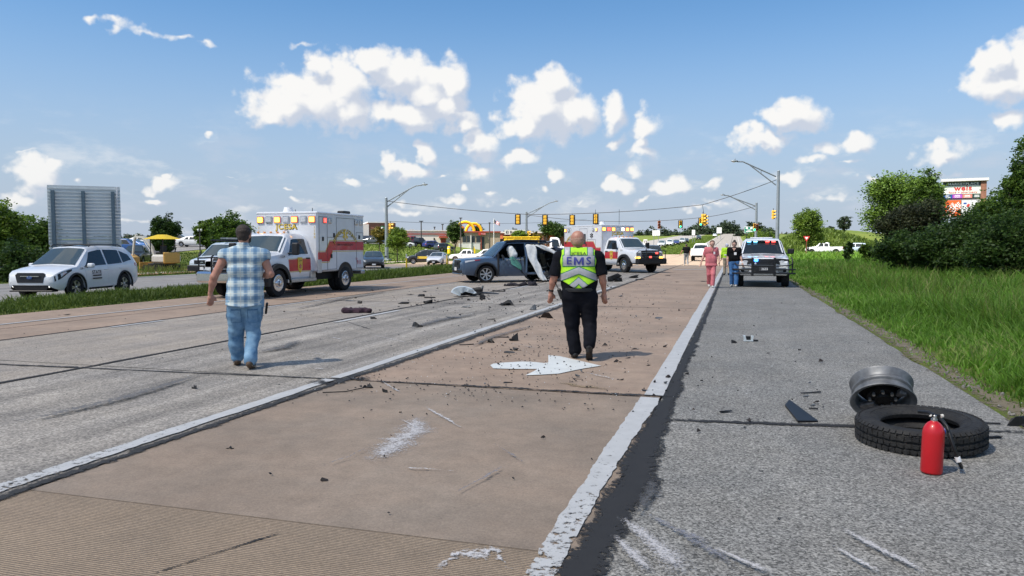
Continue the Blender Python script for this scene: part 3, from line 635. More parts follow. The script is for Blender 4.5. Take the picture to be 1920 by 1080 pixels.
ribbon('chalk_patch', gp((690, 868), (740, 838), (772, 812), (784, 782)), [.16, .42, .38, .16], m_chalk2, .0085, .03, .03, 140)
ribbon('chalk_patch', gp((820, 1075), (850, 1040), (930, 1035), (965, 1068)), [.05, .12, .10, .03], m_chalk, .0075, .03, .03, 141)
ribbon('mud_stain', gp((1040, 716), (1110, 728), (1150, 732)), [.05, .22, .04], paint_mat('mud', (.30, .22, .13), .4, 22, soft=.3, edge=.1), .0078, .03, .04, 142)

# ---- grass
m_grass = leaf_mat('tall_grass', (.050, .095, .010), (.16, .32, .036), .42, (.30, .28, .11))
m_grass2 = leaf_mat('verge_grass', (.04, .07, .012), (.135, .20, .03), .3, (.26, .22, .09))
def blades(name, x, y, h, lean, wid, mat, vb, z0=None, seedhead=0, kind='stuff'):
    n = len(x); z = hz(x, y) - .02 if z0 is None else z0
    a = rng.uniform(0, 6.28, n); bx, by = np.cos(a), np.sin(a); c = rng.uniform(0, 6.28, n); wx, wy = np.cos(c), np.sin(c)
    ld = lean * h * rng.uniform(.3, 1.3, n)
    P_ = []; vv = []
    for t, wf in ((0, 1), (.45, .9), (.8, .6)):
        cx = x + bx * ld * t ** 2; cy = y + by * ld * t ** 2; cz = z + h * t * (1 - .22 * t * lean)
        P_ += [np.stack([cx - wx * wid * wf * .5, cy - wy * wid * wf * .5, cz], -1), np.stack([cx + wx * wid * wf * .5, cy + wy * wid * wf * .5, cz], -1)]
        vv += [vb * .72 + t * .28, vb * .72 + t * .28]
    P_.append(np.stack([x + bx * ld, y + by * ld, z + h * (1 - .25 * lean)], -1)); vv.append(vb * .72 + .30 + seedhead * rng.random(n))
    V = np.stack(P_, 1).reshape(-1, 3); v = np.stack(vv, 1).reshape(-1); o = (np.arange(n) * 7)[:, None]
    q = np.concatenate([o + np.array([[0, 1, 3, 2]]), o + np.array([[2, 3, 5, 4]])], 1).reshape(-1, 4); t3 = o + np.array([[4, 5, 6]])
    F = np.concatenate([q.ravel(), t3.ravel()]); tot = np.concatenate([np.full(len(q), 4), np.full(n, 3)])
    return fastmesh(name, V, tot, F, mat, None, kind, np.clip(v, 0, 1))
def vnoise(x, y, s, seed):
    r = np.random.default_rng(seed); o = 0
    for i in range(6): o = o + np.sin(x * s * r.uniform(-1, 1) * (1 + i * .5) + y * s * r.uniform(-1, 1) * (1 + i * .5) + r.uniform(0, 6)) / (1 + .4 * i)
    return o / 2.6
# right verge: short trodden edge, then tall grass
n = 150000; u = rng.random(n); y = 4.5 + 58 * u ** 1.9; x = 2.5 + (.2 + .30 * y + 4) * rng.random(n) ** 1.15
d = x - 2.45; keep = rng.random(n) < np.clip(.22 + d * .7 + .35 * vnoise(x, y, 3, 1), .05, 1); x, y, d = x[keep], y[keep], d[keep]
h = (.06 + .26 * sstep(.15, .9, d) + .50 * sstep(.9, 2.6, d)) * (1 + .28 * vnoise(x, y, 1.6, 2)) * rng.uniform(.55, 1.25, len(x)); h = np.clip(h, .04, 1.4)
vb = np.clip(.45 + .42 * vnoise(x, y, 1.0, 3) + rng.normal(0, .24, len(x)) + .25 * (1 - sstep(.2, 1.2, d)), 0, 1)
blades('grass', x, y, h, rng.uniform(.35, .85, len(x)), .010 + .0009 * y, m_grass, vb, seedhead=.15)
n = 26000; y = rng.uniform(30, 125, n); x = 2.6 + rng.random(n) * (6 + y * .28); d = x - 2.5
h = (.15 + .75 * sstep(.4, 3, d)) * rng.uniform(.6, 1.2, n) * (1 + .25 * vnoise(x, y, .6, 2))
blades('grass', x, y, h, rng.uniform(.3, .8, n), .035 + .0012 * y, m_grass, np.clip(.5 + .25 * vnoise(x, y, .5, 6) + rng.normal(0, .2, n), 0, 1), seedhead=.3)
# thin seed stems standing over the tall grass
n = 5000; y = 8 + 40 * rng.random(n) ** 1.4; x = 4.2 + rng.random(n) * (3 + y * .28)
blades('grass', x, y, rng.uniform(.85, 1.25, n), rng.uniform(.2, .6, n), .008 + .0006 * y, m_grass2, rng.uniform(.5, 1, n), seedhead=.6)
# rough growth on the near embankment
n = 14000; x = rng.uniform(9, 44, n); y = rng.uniform(128, 190, n)
blades('grass', x, y, rng.uniform(.4, 1.1, n), rng.uniform(.3, .8, n), .22, m_grass2, np.clip(.35 + .3 * vnoise(x, y, .25, 9) + rng.normal(0, .15, n), 0, 1))
# strip between the carriageways
n = 42000; y = 9 + 45 * rng.random(n); x = -16.5 - 2.9 * rng.random(n); d = np.minimum(-16.4 - x, x + 19.5)
h = (.08 + .34 * sstep(.0, .8, d)) * rng.uniform(.5, 1.4, n) * (1 + .4 * vnoise(x, y, 1.3, 4)) * (.7 + .3 * sstep(18, 30, y)); h = np.clip(h, .04, .8)
blades('grass', x, y, h, rng.uniform(.3, .8, n), .016 + .0006 * y, m_grass2, np.clip(.38 + .3 * vnoise(x, y, .8, 5) + rng.normal(0, .18, n) - .2 * sstep(24, 14, y), 0, 1), seedhead=.25)
n = 16000; y = rng.uniform(126, 420, n); x = -16.8 + 8 * rng.random(n)
blades('grass', x, y, rng.uniform(.05, .16, n), rng.uniform(.3, .8, n), .3, m_grass2, np.clip(.6 + rng.normal(0, .15, n), 0, 1))
# beyond the left carriageway: lawn bank with dry weeds by the digging
n = 26000; y = rng.uniform(18, 110, n); x = -30.3 - 24 * rng.random(n)
soil = (x > -36.5) & (x < -31) & (y > 30) & (y < 47); walk = (x > -33.4) & (x < -31.9) & (y > 24) & (y < 78); k = ~(soil | walk); x, y = x[k], y[k]
blades('grass', x, y, rng.uniform(.08, .22, len(x)), rng.uniform(.3, .8, len(x)), .05 + .001 * y, m_grass2, np.clip(.4 + .25 * vnoise(x, y, .3, 8) + rng.normal(0, .15, len(x)), 0, 1))
n = 1600; y = rng.uniform(29, 46, n); x = rng.uniform(-34.5, -30.6, n)
blades('grass', x, y, rng.uniform(.2, .7, n), rng.uniform(.2, .6, n), .03, m_grass2, rng.uniform(.75, 1, n), seedhead=.5)
ribbon('verge_soil', [(2.62, 3), (2.66, 12), (2.62, 30), (2.6, 60)], [.5, .42, .35, .3], paint_mat('bare_verge', (.17, .14, .09), .36, 14, rough=.95, soft=.22, edge=.06), .004, .05, .08, 90)
# stones at the crumbling edge of the shoulder
b = MB(); r_ = random.Random(3)
for i in range(190):
    y_ = 5 + 24 * r_.random() ** 1.6; x_ = 2.5 + abs(r_.gauss(0, .16)); s_ = r_.uniform(.008, .035)
    X_ = Matrix.Translation((x_, y_, gz(x_, y_) + s_ * .3)) @ Euler((r_.random() * 3, r_.random() * 3, r_.random() * 3)).to_matrix().to_4x4()
    b.ball((0, 0, 0), (s_, s_ * r_.uniform(.6, 1), s_ * r_.uniform(.4, .8)), 5, 3, X_)
b.build('gravel', M('edge_stone', (.20, .185, .165), .9, var=.4, scale=9), None, False, 'stuff')
# ------------------------------------------------------------------ vehicles (local axes: +X ahead, +Y to the vehicle's left, Z up)
m_under = M('underbody', (.006, .006, .006), .8); m_rub = M('tyre_rubber', (.010, .010, .011), .85, bump=.2, scale=30); m_plas = M('black_plastic', (.008, .008, .009), .5)
m_alloy = M('alloy', (.55, .56, .58), .28, .9, var=.05); m_chrome = M('chrome', (.75, .76, .78), .12, 1, var=.04); m_dark_alloy = M('dark_alloy', (.05, .05, .055), .35, .6)
m_glass = glass_mat(); m_glass2 = glass_mat('windscreen_glass', (.05, .075, .09), .04); m_lens = M('lamp_lens', (.55, .57, .6), .08, 0, coat=1, var=.2, scale=25)
m_red = M('tail_lens', (.35, .01, .012), .15, coat=1); m_amber = M('amber_lens', (.8, .28, .02), .2, coat=1); m_steel = M('brushed_steel', (.5, .5, .5), .35, .85)
m_plate = M('plate_white', (.7, .7, .7), .5); m_txt = M('black_print', (.02, .02, .022), .6); m_wht = M('white_print', (.8, .8, .8), .5)
def paint(name, c, rough=.28): return M(name, c, rough, 0, .04, 3, coat=.7)
m_white = paint('white_car_paint', (.74, .76, .78)); m_dash = M('seat_cloth', (.05, .05, .055), .8)
class Shell:
    """car body lofted along its length.  prof rows: x, bottom, belt, top, half-width"""
    def __init__(s, L, prof, wheels, R_arch, tumble=.42, crown=.03, edge=.07, step=.12):
        s.L, s.prof, s.wh, s.Ra, s.tb, s.cr, s.ed = L, np.array(sorted(prof)), wheels, R_arch, tumble, crown, edge
        xs = list(s.prof[:, 0]) + list(np.arange(s.prof[0, 0], s.prof[-1, 0], step))
        for wx, wz in wheels: xs += [wx + R_arch * math.cos(a) for a in np.linspace(0, math.pi, 15)]
        xs = sorted(x for x in xs if s.prof[0, 0] <= x <= s.prof[-1, 0]); s.xs = [xs[0]]
        for x in xs:
            if x - s.xs[-1] > .012: s.xs.append(x)
    def ring(s, x):
        p = s.prof; bo, be, to, w = [float(np.interp(x, p[:, 0], p[:, i])) for i in (1, 2, 3, 4)]
        ar = 0
        for wx, wz in s.wh:
            if abs(x - wx) < s.Ra: ar = max(ar, wz + math.sqrt(max(0, s.Ra ** 2 - (x - wx) ** 2)))
        h = max(0, to - be); hi = lambda z: max(z, ar)
        wr = w * .955 - s.tb * max(0, h - .03)
        return [(0, bo), (w - .07, hi(bo)), (w - .012, hi(bo + .10)), (w, max(hi(bo + .45 * (be - bo)), ar + (.03 if ar else 0))), (w * .99, max(be - .10, ar + .05 if ar else 0)), (w * .962, be),
                (wr, max(be, to - min(s.ed, h * .5))), (wr * .86, to), (0, to + s.cr)]
    def S(s, x, k, side):
        r = s.ring(x); k = min(max(k, 0), 7.9999); i = int(k); t = k - i
        return Vector((x, side * (r[i][0] * (1 - t) + r[i + 1][0] * t), r[i][1] * (1 - t) + r[i + 1][1] * t))
    def N(s, x, k, side):
        e = .02; a = s.S(x + e, k, side) - s.S(x - e, k, side); b = s.S(x, min(k + .05, 8), side) - s.S(x, max(k - .05, 0), side)
        n = b.cross(a) * side
        return n.normalized() if n.length > 1e-9 else Vector((0, side, 0))
    def body(s, name, mat, parent, skip=None):
        vs = []; fs = []; mi = []
        for x in s.xs:
            r = s.ring(x); vs += [(x, y, z) for y, z in r] + [(x, -y, z) for y, z in r[-2:0:-1]]
        n = 16
        for i in range(len(s.xs) - 1):
            for k in range(n):
                if skip and skip((s.xs[i] + s.xs[i + 1]) / 2, k): continue
                fs.append((i * n + k, (i + 1) * n + k, (i + 1) * n + (k + 1) % n, i * n + (k + 1) % n)); mi.append(1 if k in (0, 15) else 0)
        fs.append(tuple(range(n))); mi.append(0); fs.append(tuple((len(s.xs) - 1) * n + k for k in range(n))[::-1]); mi.append(0)
        o = mk(name, vs, fs, [mat, m_under], parent, 32); o.data.polygons.foreach_set('material_index', mi); return o
    def patch(s, name, c, side, mat, parent, off=.006, nx=8, nk=4, smooth=32):
        "panel over the shell between four (x, k) corners, standing off by off"
        (x0, k0), (x1, k1), (x2, k2), (x3, k3) = c; vs = []; fs = []
        for lay in (off, -.012):
            for i in range(nx + 1):
                for j in range(nk + 1):
                    u, v = i / nx, j / nk
                    x = (x0 * (1 - u) + x1 * u) * (1 - v) + (x3 * (1 - u) + x2 * u) * v; k = (k0 * (1 - u) + k1 * u) * (1 - v) + (k3 * (1 - u) + k2 * u) * v
                    vs.append(s.S(x, k, side) + s.N(x, k, side) * lay)
        m = nk + 1; o = (nx + 1) * m
        for i in range(nx):
            for j in range(nk): fs.append((i * m + j, (i + 1) * m + j, (i + 1) * m + j + 1, i * m + j + 1))
        rim = [i * m for i in range(nx + 1)] + [nx * m + j for j in range(1, m)] + [i * m + nk for i in range(nx - 1, -1, -1)] + [j for j in range(nk - 1, 0, -1)]
        for a, b in zip(rim, rim[1:] + rim[:1]): fs.append((a, b, o + b, o + a))
        return mk(name, vs, fs, mat, parent, smooth)
    def top(s, name, x0, x1, mat, parent, inset=.9, off=.007, nx=6, inset1=None, k0=6.0):
        "windscreen, back window, sunroof or hood panel: across the top surface"
        vs = []; fs = []; nu = 10; i1 = inset1 or inset
        for i in range(nx + 1):
            x = x0 + (x1 - x0) * i / nx; ins = inset + (i1 - inset) * i / nx; r = s.ring(x)
            ya = r[6][0] * ins
            for j in range(nu + 1):
                y = ya * (2 * j / nu - 1); ys = [r[8][0], r[7][0], r[6][0]]; zs = [r[8][1], r[7][1], r[6][1]]
                z = float(np.interp(abs(y), ys, zs)); e = .03; r2 = s.ring(x + e); slope = (r2[8][1] - r[8][1]) / e
                n = Vector((-slope, 0, 1)).normalized(); vs.append(Vector((x, y, z)) + n * off)
        m = nu + 1
        for i in range(nx):
            for j in range(nu): fs.append((i * m + j, (i + 1) * m + j, (i + 1) * m + j + 1, i * m + j + 1))
        return mk(name, vs, fs, mat, parent, True)
_wheel_cache = {}
def wheel(parent, x, y, r, w, side, spokes=5, mat_rim=None, rim_r=.66, dual=False, style='alloy', steer=0):
    "tyre with tread, child rim"
    mat_rim = mat_rim or m_alloy; key = (r, w, spokes, mat_rim.name, rim_r, style)
    if key not in _wheel_cache:
        t = MB(); n = 36; q = r * rim_r
        t.lathe([(q, -w * .42), (q * 1.08, -w * .5), (r * .93, -w * .5), (r * .985, -w * .42), (r, -w * .3), (r, -w * .12), (r * .985, -w * .1), (r * .985, w * .1), (r, w * .12), (r, w * .3), (r * .985, w * .42), (r * .93, w * .5), (q * 1.08, w * .5), (q, w * .42)], n, closed=True)
        t.lathe([(q * .99, w * .1), (0, w * .1)], 20, caps=False); a = t.build('wheel', m_rub, None, 40); b = MB()
        f = w * .40
        if style == 'alloy':
            b.lathe([(q * 1.02, f + .01), (q * 1.02, f - .02), (q * .93, f - .025), (q * .90, f - .06)], 30, caps=False)
            for k in range(spokes):
                for dl in ((-.11, .11) if spokes <= 6 else (0,)):
                    a0 = 2 * math.pi * k / spokes; c0, c1 = a0 + dl * .9, a0 + dl * 1.6
                    wd = q * (.10 if spokes <= 6 else .13)
                    p0 = Vector((math.cos(c0) * q * .12, math.sin(c0) * q * .12, f - .01)); p1 = Vector((math.cos(c1) * q * .96, math.sin(c1) * q * .96, f - .002)); d = (p1 - p0).normalized(); s_ = Vector((-d.y, d.x, 0))
                    vs = [p0 - s_ * wd * .6, p0 + s_ * wd * .6, p1 + s_ * wd, p1 - s_ * wd]; vs += [v - Vector((0, 0, .035)) for v in vs]
                    b.add(vs, [(0, 3, 2, 1), (4, 5, 6, 7), (0, 1, 5, 4), (1, 2, 6, 5), (2, 3, 7, 6), (3, 0, 4, 7)])
            b.lathe([(q * .2, f - .05), (q * .2, f), (q * .1, f + .012), (0, f + .012)], 14)
        elif style == 'truck':
            b.lathe([(q * 1.02, f + .015), (q * .97, f + .02), (q * .92, f - .01), (q * .80, f - .05), (q * .62, f - .02), (q * .45, f + .03), (q * .32, f + .035), (q * .28, f + .10), (q * .18, f + .12), (0, f + .12)], 28)
            for k in range(8): b.ball((math.cos(k * .785) * q * .55, math.sin(k * .785) * q * .55, f + .02), q * .07, 6, 4)
        else:
            b.lathe([(q * 1.02, f + .01), (q * .95, f + .01), (q * .9, f - .06), (q * .6, f - .02), (q * .3, f - .02), (q * .25, f + .02), (0, f + .02)], 24)
        c = b.build('rim', mat_rim, None, 30)
        _wheel_cache[key] = (a.data, c.data); bpy.data.objects.remove(a); bpy.data.objects.remove(c)
    ma, mb_ = _wheel_cache[key]
    X = Matrix.Translation((x, y, r)) @ Matrix.Rotation(steer, 4, 'Z') @ Matrix.Rotation(-side * math.pi / 2, 4, 'X')
    o = link('wheel', ma, parent); o.matrix_local = X
    c = link('rim', mb_, o)
    if dual:
        o2 = link('wheel', ma, parent); o2.matrix_local = Matrix.Translation((0, -side * w * 1.12, 0)) @ X
    return o
def mirror(parent, x, y, z, side, mat, size=(.12, .2, .15)):
    b = MB(); b.box((x, side * (y + size[1] * .5 + .05), z), size, ch=.04); o = b.build('mirror', mat, parent)
    c = MB(); c.box((x + .02, side * (y - .04), z - size[2] * .35), (.05, .30, .04), ch=.01); c.build('mirror_arm', m_plas, o); return o
def seams(sh, parent, xs, k0, k1, side, mat=None):
    for x in xs: sh.patch('door_gap', [(x - .006, k0), (x + .006, k0), (x + .006, k1), (x - .006, k1)], side, mat or m_txt, parent, .003, 1, 4)
def glow(name, col, st): return M(name, tuple(min(1, c) for c in col), .3, emit=col, es=st)

# ---- generic body shapes ------------------------------------------------
SUV = dict(L=4.62, W=.91, wheels=[(-1.31, .34), (1.36, .34)], R=.42, prof=[
    (-2.31, .50, .80, .86, .70), (-2.28, .42, 1.0, 1.05, .80), (-2.20, .36, 1.06, 1.22, .86), (-2.02, .30, 1.08, 1.53, .89), (-1.80, .27, 1.08, 1.66, .905), (-1.0, .24, 1.05, 1.715, .91), (-.1, .24, 1.02, 1.72, .91), (.40, .24, 1.0, 1.66, .91), (1.28, .24, .99, 1.06, .905), (1.60, .25, .96, 1.01, .90), (2.0, .28, .88, .93, .875), (2.18, .34, .80, .85, .82), (2.27, .40, .72, .77, .74), (2.31, .46, .66, .69, .64)])
SEDAN = dict(L=4.75, W=.91, wheels=[(-1.40, .325), (1.42, .325)], R=.385, prof=[
    (-2.37, .52, .86, .90, .68), (-2.30, .40, .95, 1.0, .80), (-2.0, .32, .97, 1.03, .87), (-1.70, .28, .97, 1.06, .90), (-.95, .22, .95, 1.36, .91), (-.3, .2, .93, 1.44, .91), (.25, .2, .92, 1.42, .91), (1.18, .2, .91, .97, .905), (1.7, .22, .84, .89, .895), (2.1, .26, .75, .79, .85), (2.3, .34, .66, .70, .76), (2.37, .42, .58, .61, .66)])
PICK = dict(L=5.8, W=1.0, wheels=[(-1.75, .4), (1.92, .4)], R=.5, prof=[
    (-2.9, .62, 1.18, 1.2, .94), (-2.86, .5, 1.22, 1.24, .99), (-.78, .42, 1.20, 1.22, 1.0), (-.72, .4, 1.2, 1.25, 1.0), (-.66, .4, 1.2, 1.82, 1.0), (-.4, .4, 1.2, 1.92, 1.0), (.55, .4, 1.2, 1.93, 1.0), (.75, .4, 1.2, 1.88, 1.0), (1.35, .4, 1.19, 1.26, 1.0), (2.0, .42, 1.14, 1.19, .99), (2.6, .46, 1.08, 1.13, .95), (2.8, .5, 1.0, 1.05, .90), (2.9, .55, .92, .95, .82)])
VAN = dict(L=5.7, W=1.0, wheels=[(-1.65, .37), (1.80, .37)], R=.46, prof=[
    (-2.85, .6, 1.15, 1.95, .92), (-2.78, .45, 1.18, 2.06, .99), (-1, .4, 1.18, 2.1, 1.0), (.7, .4, 1.18, 2.08, 1.0), (1.0, .4, 1.18, 2.0, 1.0), (1.95, .4, 1.16, 1.26, .99), (2.3, .42, 1.12, 1.18, .97), (2.65, .46, 1.06, 1.1, .93), (2.78, .5, .98, 1.02, .90), (2.85, .52, .92, .94, .84)])
def simple_car(name, label, cat, spec, mat, loc, rz, group=None, rim=None, details=True, spokes=5, lights=None):
    "a car some way off: body, glass, wheels, lamps, mirrors, plate"
    t = thing(name, label, cat, loc, rz, group); sh = Shell(spec['L'], spec['prof'], spec['wheels'], spec['R'])
    sh.body('body', mat, t); p = spec['prof']; W_ = spec['W']; hl = spec['L'] / 2
    g = [r for r in p if r[3] - r[2] > .25]; xr, xf = g[0][0], g[-1][0]
    nxt = p[[i for i, r in enumerate(p) if r[0] == xf][0] + 1][0]; prv = p[max(0, [i for i, r in enumerate(p) if r[0] == xr][0] - 1)][0]
    sh.top('windscreen', xf + .06, nxt - .06, m_glass2, t, .9, .01); 
    if spec is not VAN: sh.top('back_window', prv + .06 if spec is SEDAN else xr - .18 if spec is SUV else xr - .05, xr - .03 if spec is SEDAN else xr + .12 if spec is SUV else xr - .01, m_glass, t, .86, .012, 3)
    mid = {id(SUV): -.35, id(SEDAN): -.35, id(PICK): .1, id(VAN): .55}[id(spec)]
    for sd in (1, -1):
        sh.patch('window', [(mid + .05, 5.08), (nxt - .34, 5.1), (xf + .02, 5.9), (mid + .05, 5.92)], sd, m_glass, t, .008, 6, 3)
        if spec is not VAN: sh.patch('window', [(xr + (.0 if spec is not SEDAN else -.1), 5.1), (mid - .05, 5.08), (mid - .05, 5.92), (xr + .14, 5.9)], sd, m_glass, t, .008, 6, 3)
        if details:
            dx0, dx1 = (mid, nxt - .22); sh.patch('door', [(dx0, 1.6), (dx1, 1.6), (dx1, 4.95), (dx0, 4.95)], sd, mat, t, .007, 5, 5)
            mirror(t, nxt - .32, W_ * .95, p[[i for i, r in enumerate(p) if r[0] == xf][0]][2] + .08, sd, mat)
        sh.patch('headlight', [(hl - .34, 4.0), (hl - .04, 4.2), (hl - .05, 5.4), (hl - .42, 4.9)], sd, lights or m_lens, t, .01, 4, 2)
        sh.patch('taillight', [(-hl + .03, 3.6), (-hl + .22, 3.6), (-hl + .16, 5), (-hl + .03, 5)], sd, m_red, t, .01, 3, 3)
    zf = p[-1][2]; b = MB(); b.box((hl - .01, 0, zf - .08), (.06, W_ * .95, .16), ch=.03); b.build('grille', m_plas, t)
    b = MB(); b.box((hl - .02, 0, p[-1][1] + .02), (.08, W_ * 1.25, .12), ch=.03); b.build('bumper', m_plas, t)
    b = MB(); b.box((hl + .025, 0, zf - .22), (.02, .3, .12)); b.build('licence_plate', m_plate, t)
    for wx, wz in spec['wheels']:
        for sd in (1, -1): wheel(t, wx, sd * (W_ - .13), wz, .22, sd, spokes, rim)
    return t
# ------------------------------------------------------------------ white estate-like crossover on the left carriageway
def white_suv():
    loc = on(150, 26.0); loc.x -= .0
    a, b_ = Vector((-21.04, 19.4)), Vector((-21.7, 22.38)); hd = (a - b_).normalized(); mid = (a + b_) / 2 + Vector((-hd.y * -.88, hd.x * -.88))
    rz = math.atan2(hd.y, hd.x)
    t = thing('parked_car', 'white crossover car with roof rails and black door lettering behind the grass strip', 'car', (-20.75, 19.48, 0), rz)
    t.scale = (.95, .95, .94); s = dict(SUV); sh = Shell(s['L'], s['prof'], s['wheels'], s['R'] + .02, tumble=.36); sh.body('body', m_white, t)
    sh.top('windscreen', .46, 1.24, m_glass2, t, .9, .012, 8); sh.top('back_window', -2.17, -1.9, m_glass, t, .84, .012, 4); sh.top('sunroof', -.55, .2, m_glass, t, .72, .012, 3)
    for sd in (1, -1):
        sh.patch('window', [(-.28, 5.06), (.92, 5.08), (.42, 5.86), (-.28, 5.9)], sd, m_glass, t, .01, 8, 4)
        sh.patch('window', [(-1.22, 5.08), (-.38, 5.06), (-.38, 5.9), (-1.22, 5.88)], sd, m_glass, t, .01, 6, 4)
        sh.patch('window', [(-1.86, 5.25), (-1.30, 5.1), (-1.30, 5.86), (-1.74, 5.62)], sd, m_glass, t, .01, 5, 3)
        d = sh.patch('door', [(-.33, 1.75), (.86, 1.75), (.90, 4.96), (-.33, 4.96)], sd, m_white, t, .009, 8, 6)
        h = MB(); h.box((-.2, sd * .918, .90), (.2, .03, .035), ch=.012); h.build('handle', m_white, d)
        d = sh.patch('door', [(-.86, 1.75), (-.345, 1.75), (-.345, 4.96), (-1.24, 4.96)], sd, m_white, t, .009, 6, 6)
        h = MB(); h.box((-1.06, sd * .915, .93), (.2, .03, .035), ch=.012); h.build('handle', m_white, d)
        sh.patch('sill_trim', [(-.92, 1.05), (.95, 1.05), (.95, 1.72), (-.92, 1.72)], sd, m_plas, t, .012, 6, 2)
        for wx, wz in s['wheels']:
            b = MB(); pts = [(wx + (s['R'] + .045) * math.cos(q), sd * .905, wz + (s['R'] + .045) * math.sin(q)) for q in np.linspace(-.25, math.pi + .25, 16)]; b.tube(pts, .035, 6); b.build('wheel_arch', m_plas, t)
        hl = sh.patch('headlight', [(1.58, 4.3), (2.24, 3.3), (2.24, 4.9), (1.55, 4.95)], sd, m_plas, t, .008, 6, 3)
        sh.patch('lens', [(1.80, 4.3), (2.06, 3.8), (2.06, 4.72), (1.84, 4.8)], sd, m_lens, hl, .02, 5, 3)
        sh.patch('taillight', [(-2.24, 3.9), (-1.98, 4.2), (-2.02, 5.05), (-2.24, 5.05)], sd, m_red, t, .014, 4, 3)
        b = MB(); b.tube([(.35, sd * .67, 1.70), (.28, sd * .665, 1.755), (-1.3, sd * .66, 1.76), (-1.5, sd * .66, 1.70)], .022, 6); b.build('roof_rail', m_plas, t)
        f = MB(); f.box((2.17, sd * .60, .47), (.14, .22, .17), rot=Euler((0, 0, -sd * .5)).to_matrix(), ch=.03); q = f.build('fog_light', m_plas, t)
        f = MB(); f.ball((2.25, sd * .60, .43), .045); f.build('lamp', glow('fog_lamp', (.9, .9, .85), .8), q)
        mirror(t, .80, .87, 1.06, sd, m_white, (.16, .22, .15))
    for xx in (-.15, -1.05):
        b = MB(); b.box((xx, 0, 1.765), (.05, 1.34, .03), ch=.01); b.build('roof_bar', m_plas, t)
    b = MB(); b.prism([(-.50, .10), (-.42, -.15), (.42, -.15), (.50, .10), (.42, .17), (-.42, .17)], .06, plane_X((2.255, 0, .68), (1, 0, .12), (0, 1, 0))); g = b.build('grille', m_plas, t)
    for k in range(4):
        b = MB(); b.box((2.325, 0, .60 + k * .05), (.014, .70, .012)); b.build('grille_bar', m_dark_alloy, g)
    b = MB(); b.box((2.33, 0, .745), (.02, .62, .02)); b.build('grille_bar', m_chrome, g)
    b = MB(); b.lathe([(.075, 0), (.07, .015), (0, .02)], 16, plane_X((2.335, 0, .70), (1, 0, 0), (0, 1, 0)) @ Matrix.Diagonal((1.25, .7, 1, 1))); e = b.build('emblem', M('emblem_blue', (.03, .08, .25), .2, coat=1), g)
    for (px, py, r) in ((-.035, .012, .012), (.0, .014, .007), (.03, .015, .007), (-.005, -.012, .007), (.02, -.016, .007), (.045, -.008, .007)):
        b = MB(); b.ball((2.358, px, .70 + py), r, 6, 4); b.build('star', m_chrome, e)
    b = MB(); b.prism([(-.62, .06), (-.50, -.10), (.50, -.10), (.62, .06), (.55, .11), (-.55, .11)], .05, plane_X((2.24, 0, .40), (1, 0, -.1), (0, 1, 0))); b.build('bumper', m_plas, t)
    b = MB(); b.box((2.16, 0, .27), (.3, 1.45, .05), ch=.02); b.build('lip', m_plas, t)
    for wx, wz in s['wheels']:
        for sd in (1, -1): wheel(t, wx, sd * .79, .35, .23, sd, 5, m_alloy, .66)
    X = plane_X((.33, .922, .76), (0, 1, .08), (-1, 0, 0))
    text('door_print', 'STATE', .17, X @ Matrix.Translation((0, .055, 0)), m_txt, t, .02, 1.0); 
    for k, (zz, ln) in enumerate(((-.05, .46), (-.15, .50))):
        b = MB(); b.box((0, zz, .008), (ln, .045, .004)); b.v = [tuple(X @ Vector(v)) for v in b.v]; b.build('door_print', m_txt, t)
    text('unit_number', '124', .10, plane_X((1.08, .885, .965), (.1, 1, .4), (-1, 0, 0)), m_txt, t, .01)
    return t
white_suv()

# ------------------------------------------------------------------ white van with roof rack
def work_van():
    t = thing('work_van', 'white cargo van with black front bumper and ladder rack on the far carriageway', 'van', (-25.2, 33.3, 0), R(-88)); t.scale = (.86,) * 3
    sh = Shell(VAN['L'], VAN['prof'], VAN['wheels'], VAN['R'], tumble=.26); sh.body('body', paint('pale_blue_white_paint', (.62, .70, .76)), t)
    sh.top('windscreen', 1.08, 1.9, m_glass2, t, .93, .012, 6)
    for sd in (1, -1):
        d = sh.patch('door', [(.62, 1.4), (1.75, 1.4), (1.72, 4.95), (.62, 4.95)], sd, MATS['pale_blue_white_paint'], t, .008); sh.patch('window', [(.72, 5.08), (1.62, 5.1), (1.12, 5.85), (.72, 5.9)], sd, m_glass, t, .01)
        mirror(t, 1.52, .98, 1.3, sd, m_plas, (.14, .2, .26))
        b = MB(); b.box((2.70, sd * .70, .98), (.2, .30, .15), ch=.03); b.build('headlight', m_lens, t); b = MB(); b.box((2.73, sd * .72, .84), (.2, .26, .08), ch=.02); b.build('turn_signal', m_amber, t)
    b = MB(); b.box((2.80, 0, .95), (.12, 1.08, .26), ch=.03); g = b.build('grille', m_plas, t); b = MB(); b.box((2.865, 0, .945), (.02, .22, .035), ch=.006); b.box((2.866, 0, .945), (.02, .10, .07), ch=.006); b.build('emblem', m_chrome, g)
    b = MB(); b.box((2.82, 0, .62), (.22, 1.92, .34), ch=.05); b.build('bumper', m_plas, t); b = MB(); b.box((2.94, 0, .60), (.02, .34, .17)); b.build('licence_plate', m_plate, t)
    rk = MB()
    for xx in (-2.2, -.8, .7): rk.box((xx, 0, 2.2), (.06, 1.9, .06))
    for sd in (-1, 1): rk.tube([(-2.4, sd * .85, 2.25), (.9, sd * .85, 2.25)], .03, 6)
    r_ = rk.build('roof_rack', m_plas, t)
    ld = MB()
    for sd in (.1, .5): ld.box((-.6, sd, 2.34), (3.6, .05, .09))
    for k in range(12): ld.box((-2.3 + k * .31, .3, 2.34), (.04, .4, .03))
    ld.build('ladder', m_steel, r_)
    for wx, wz in VAN['wheels']:
        for sd in (1, -1): wheel(t, wx, sd * .87, wz, .24, sd, 0, m_steel, .58, style='steel')
work_van()

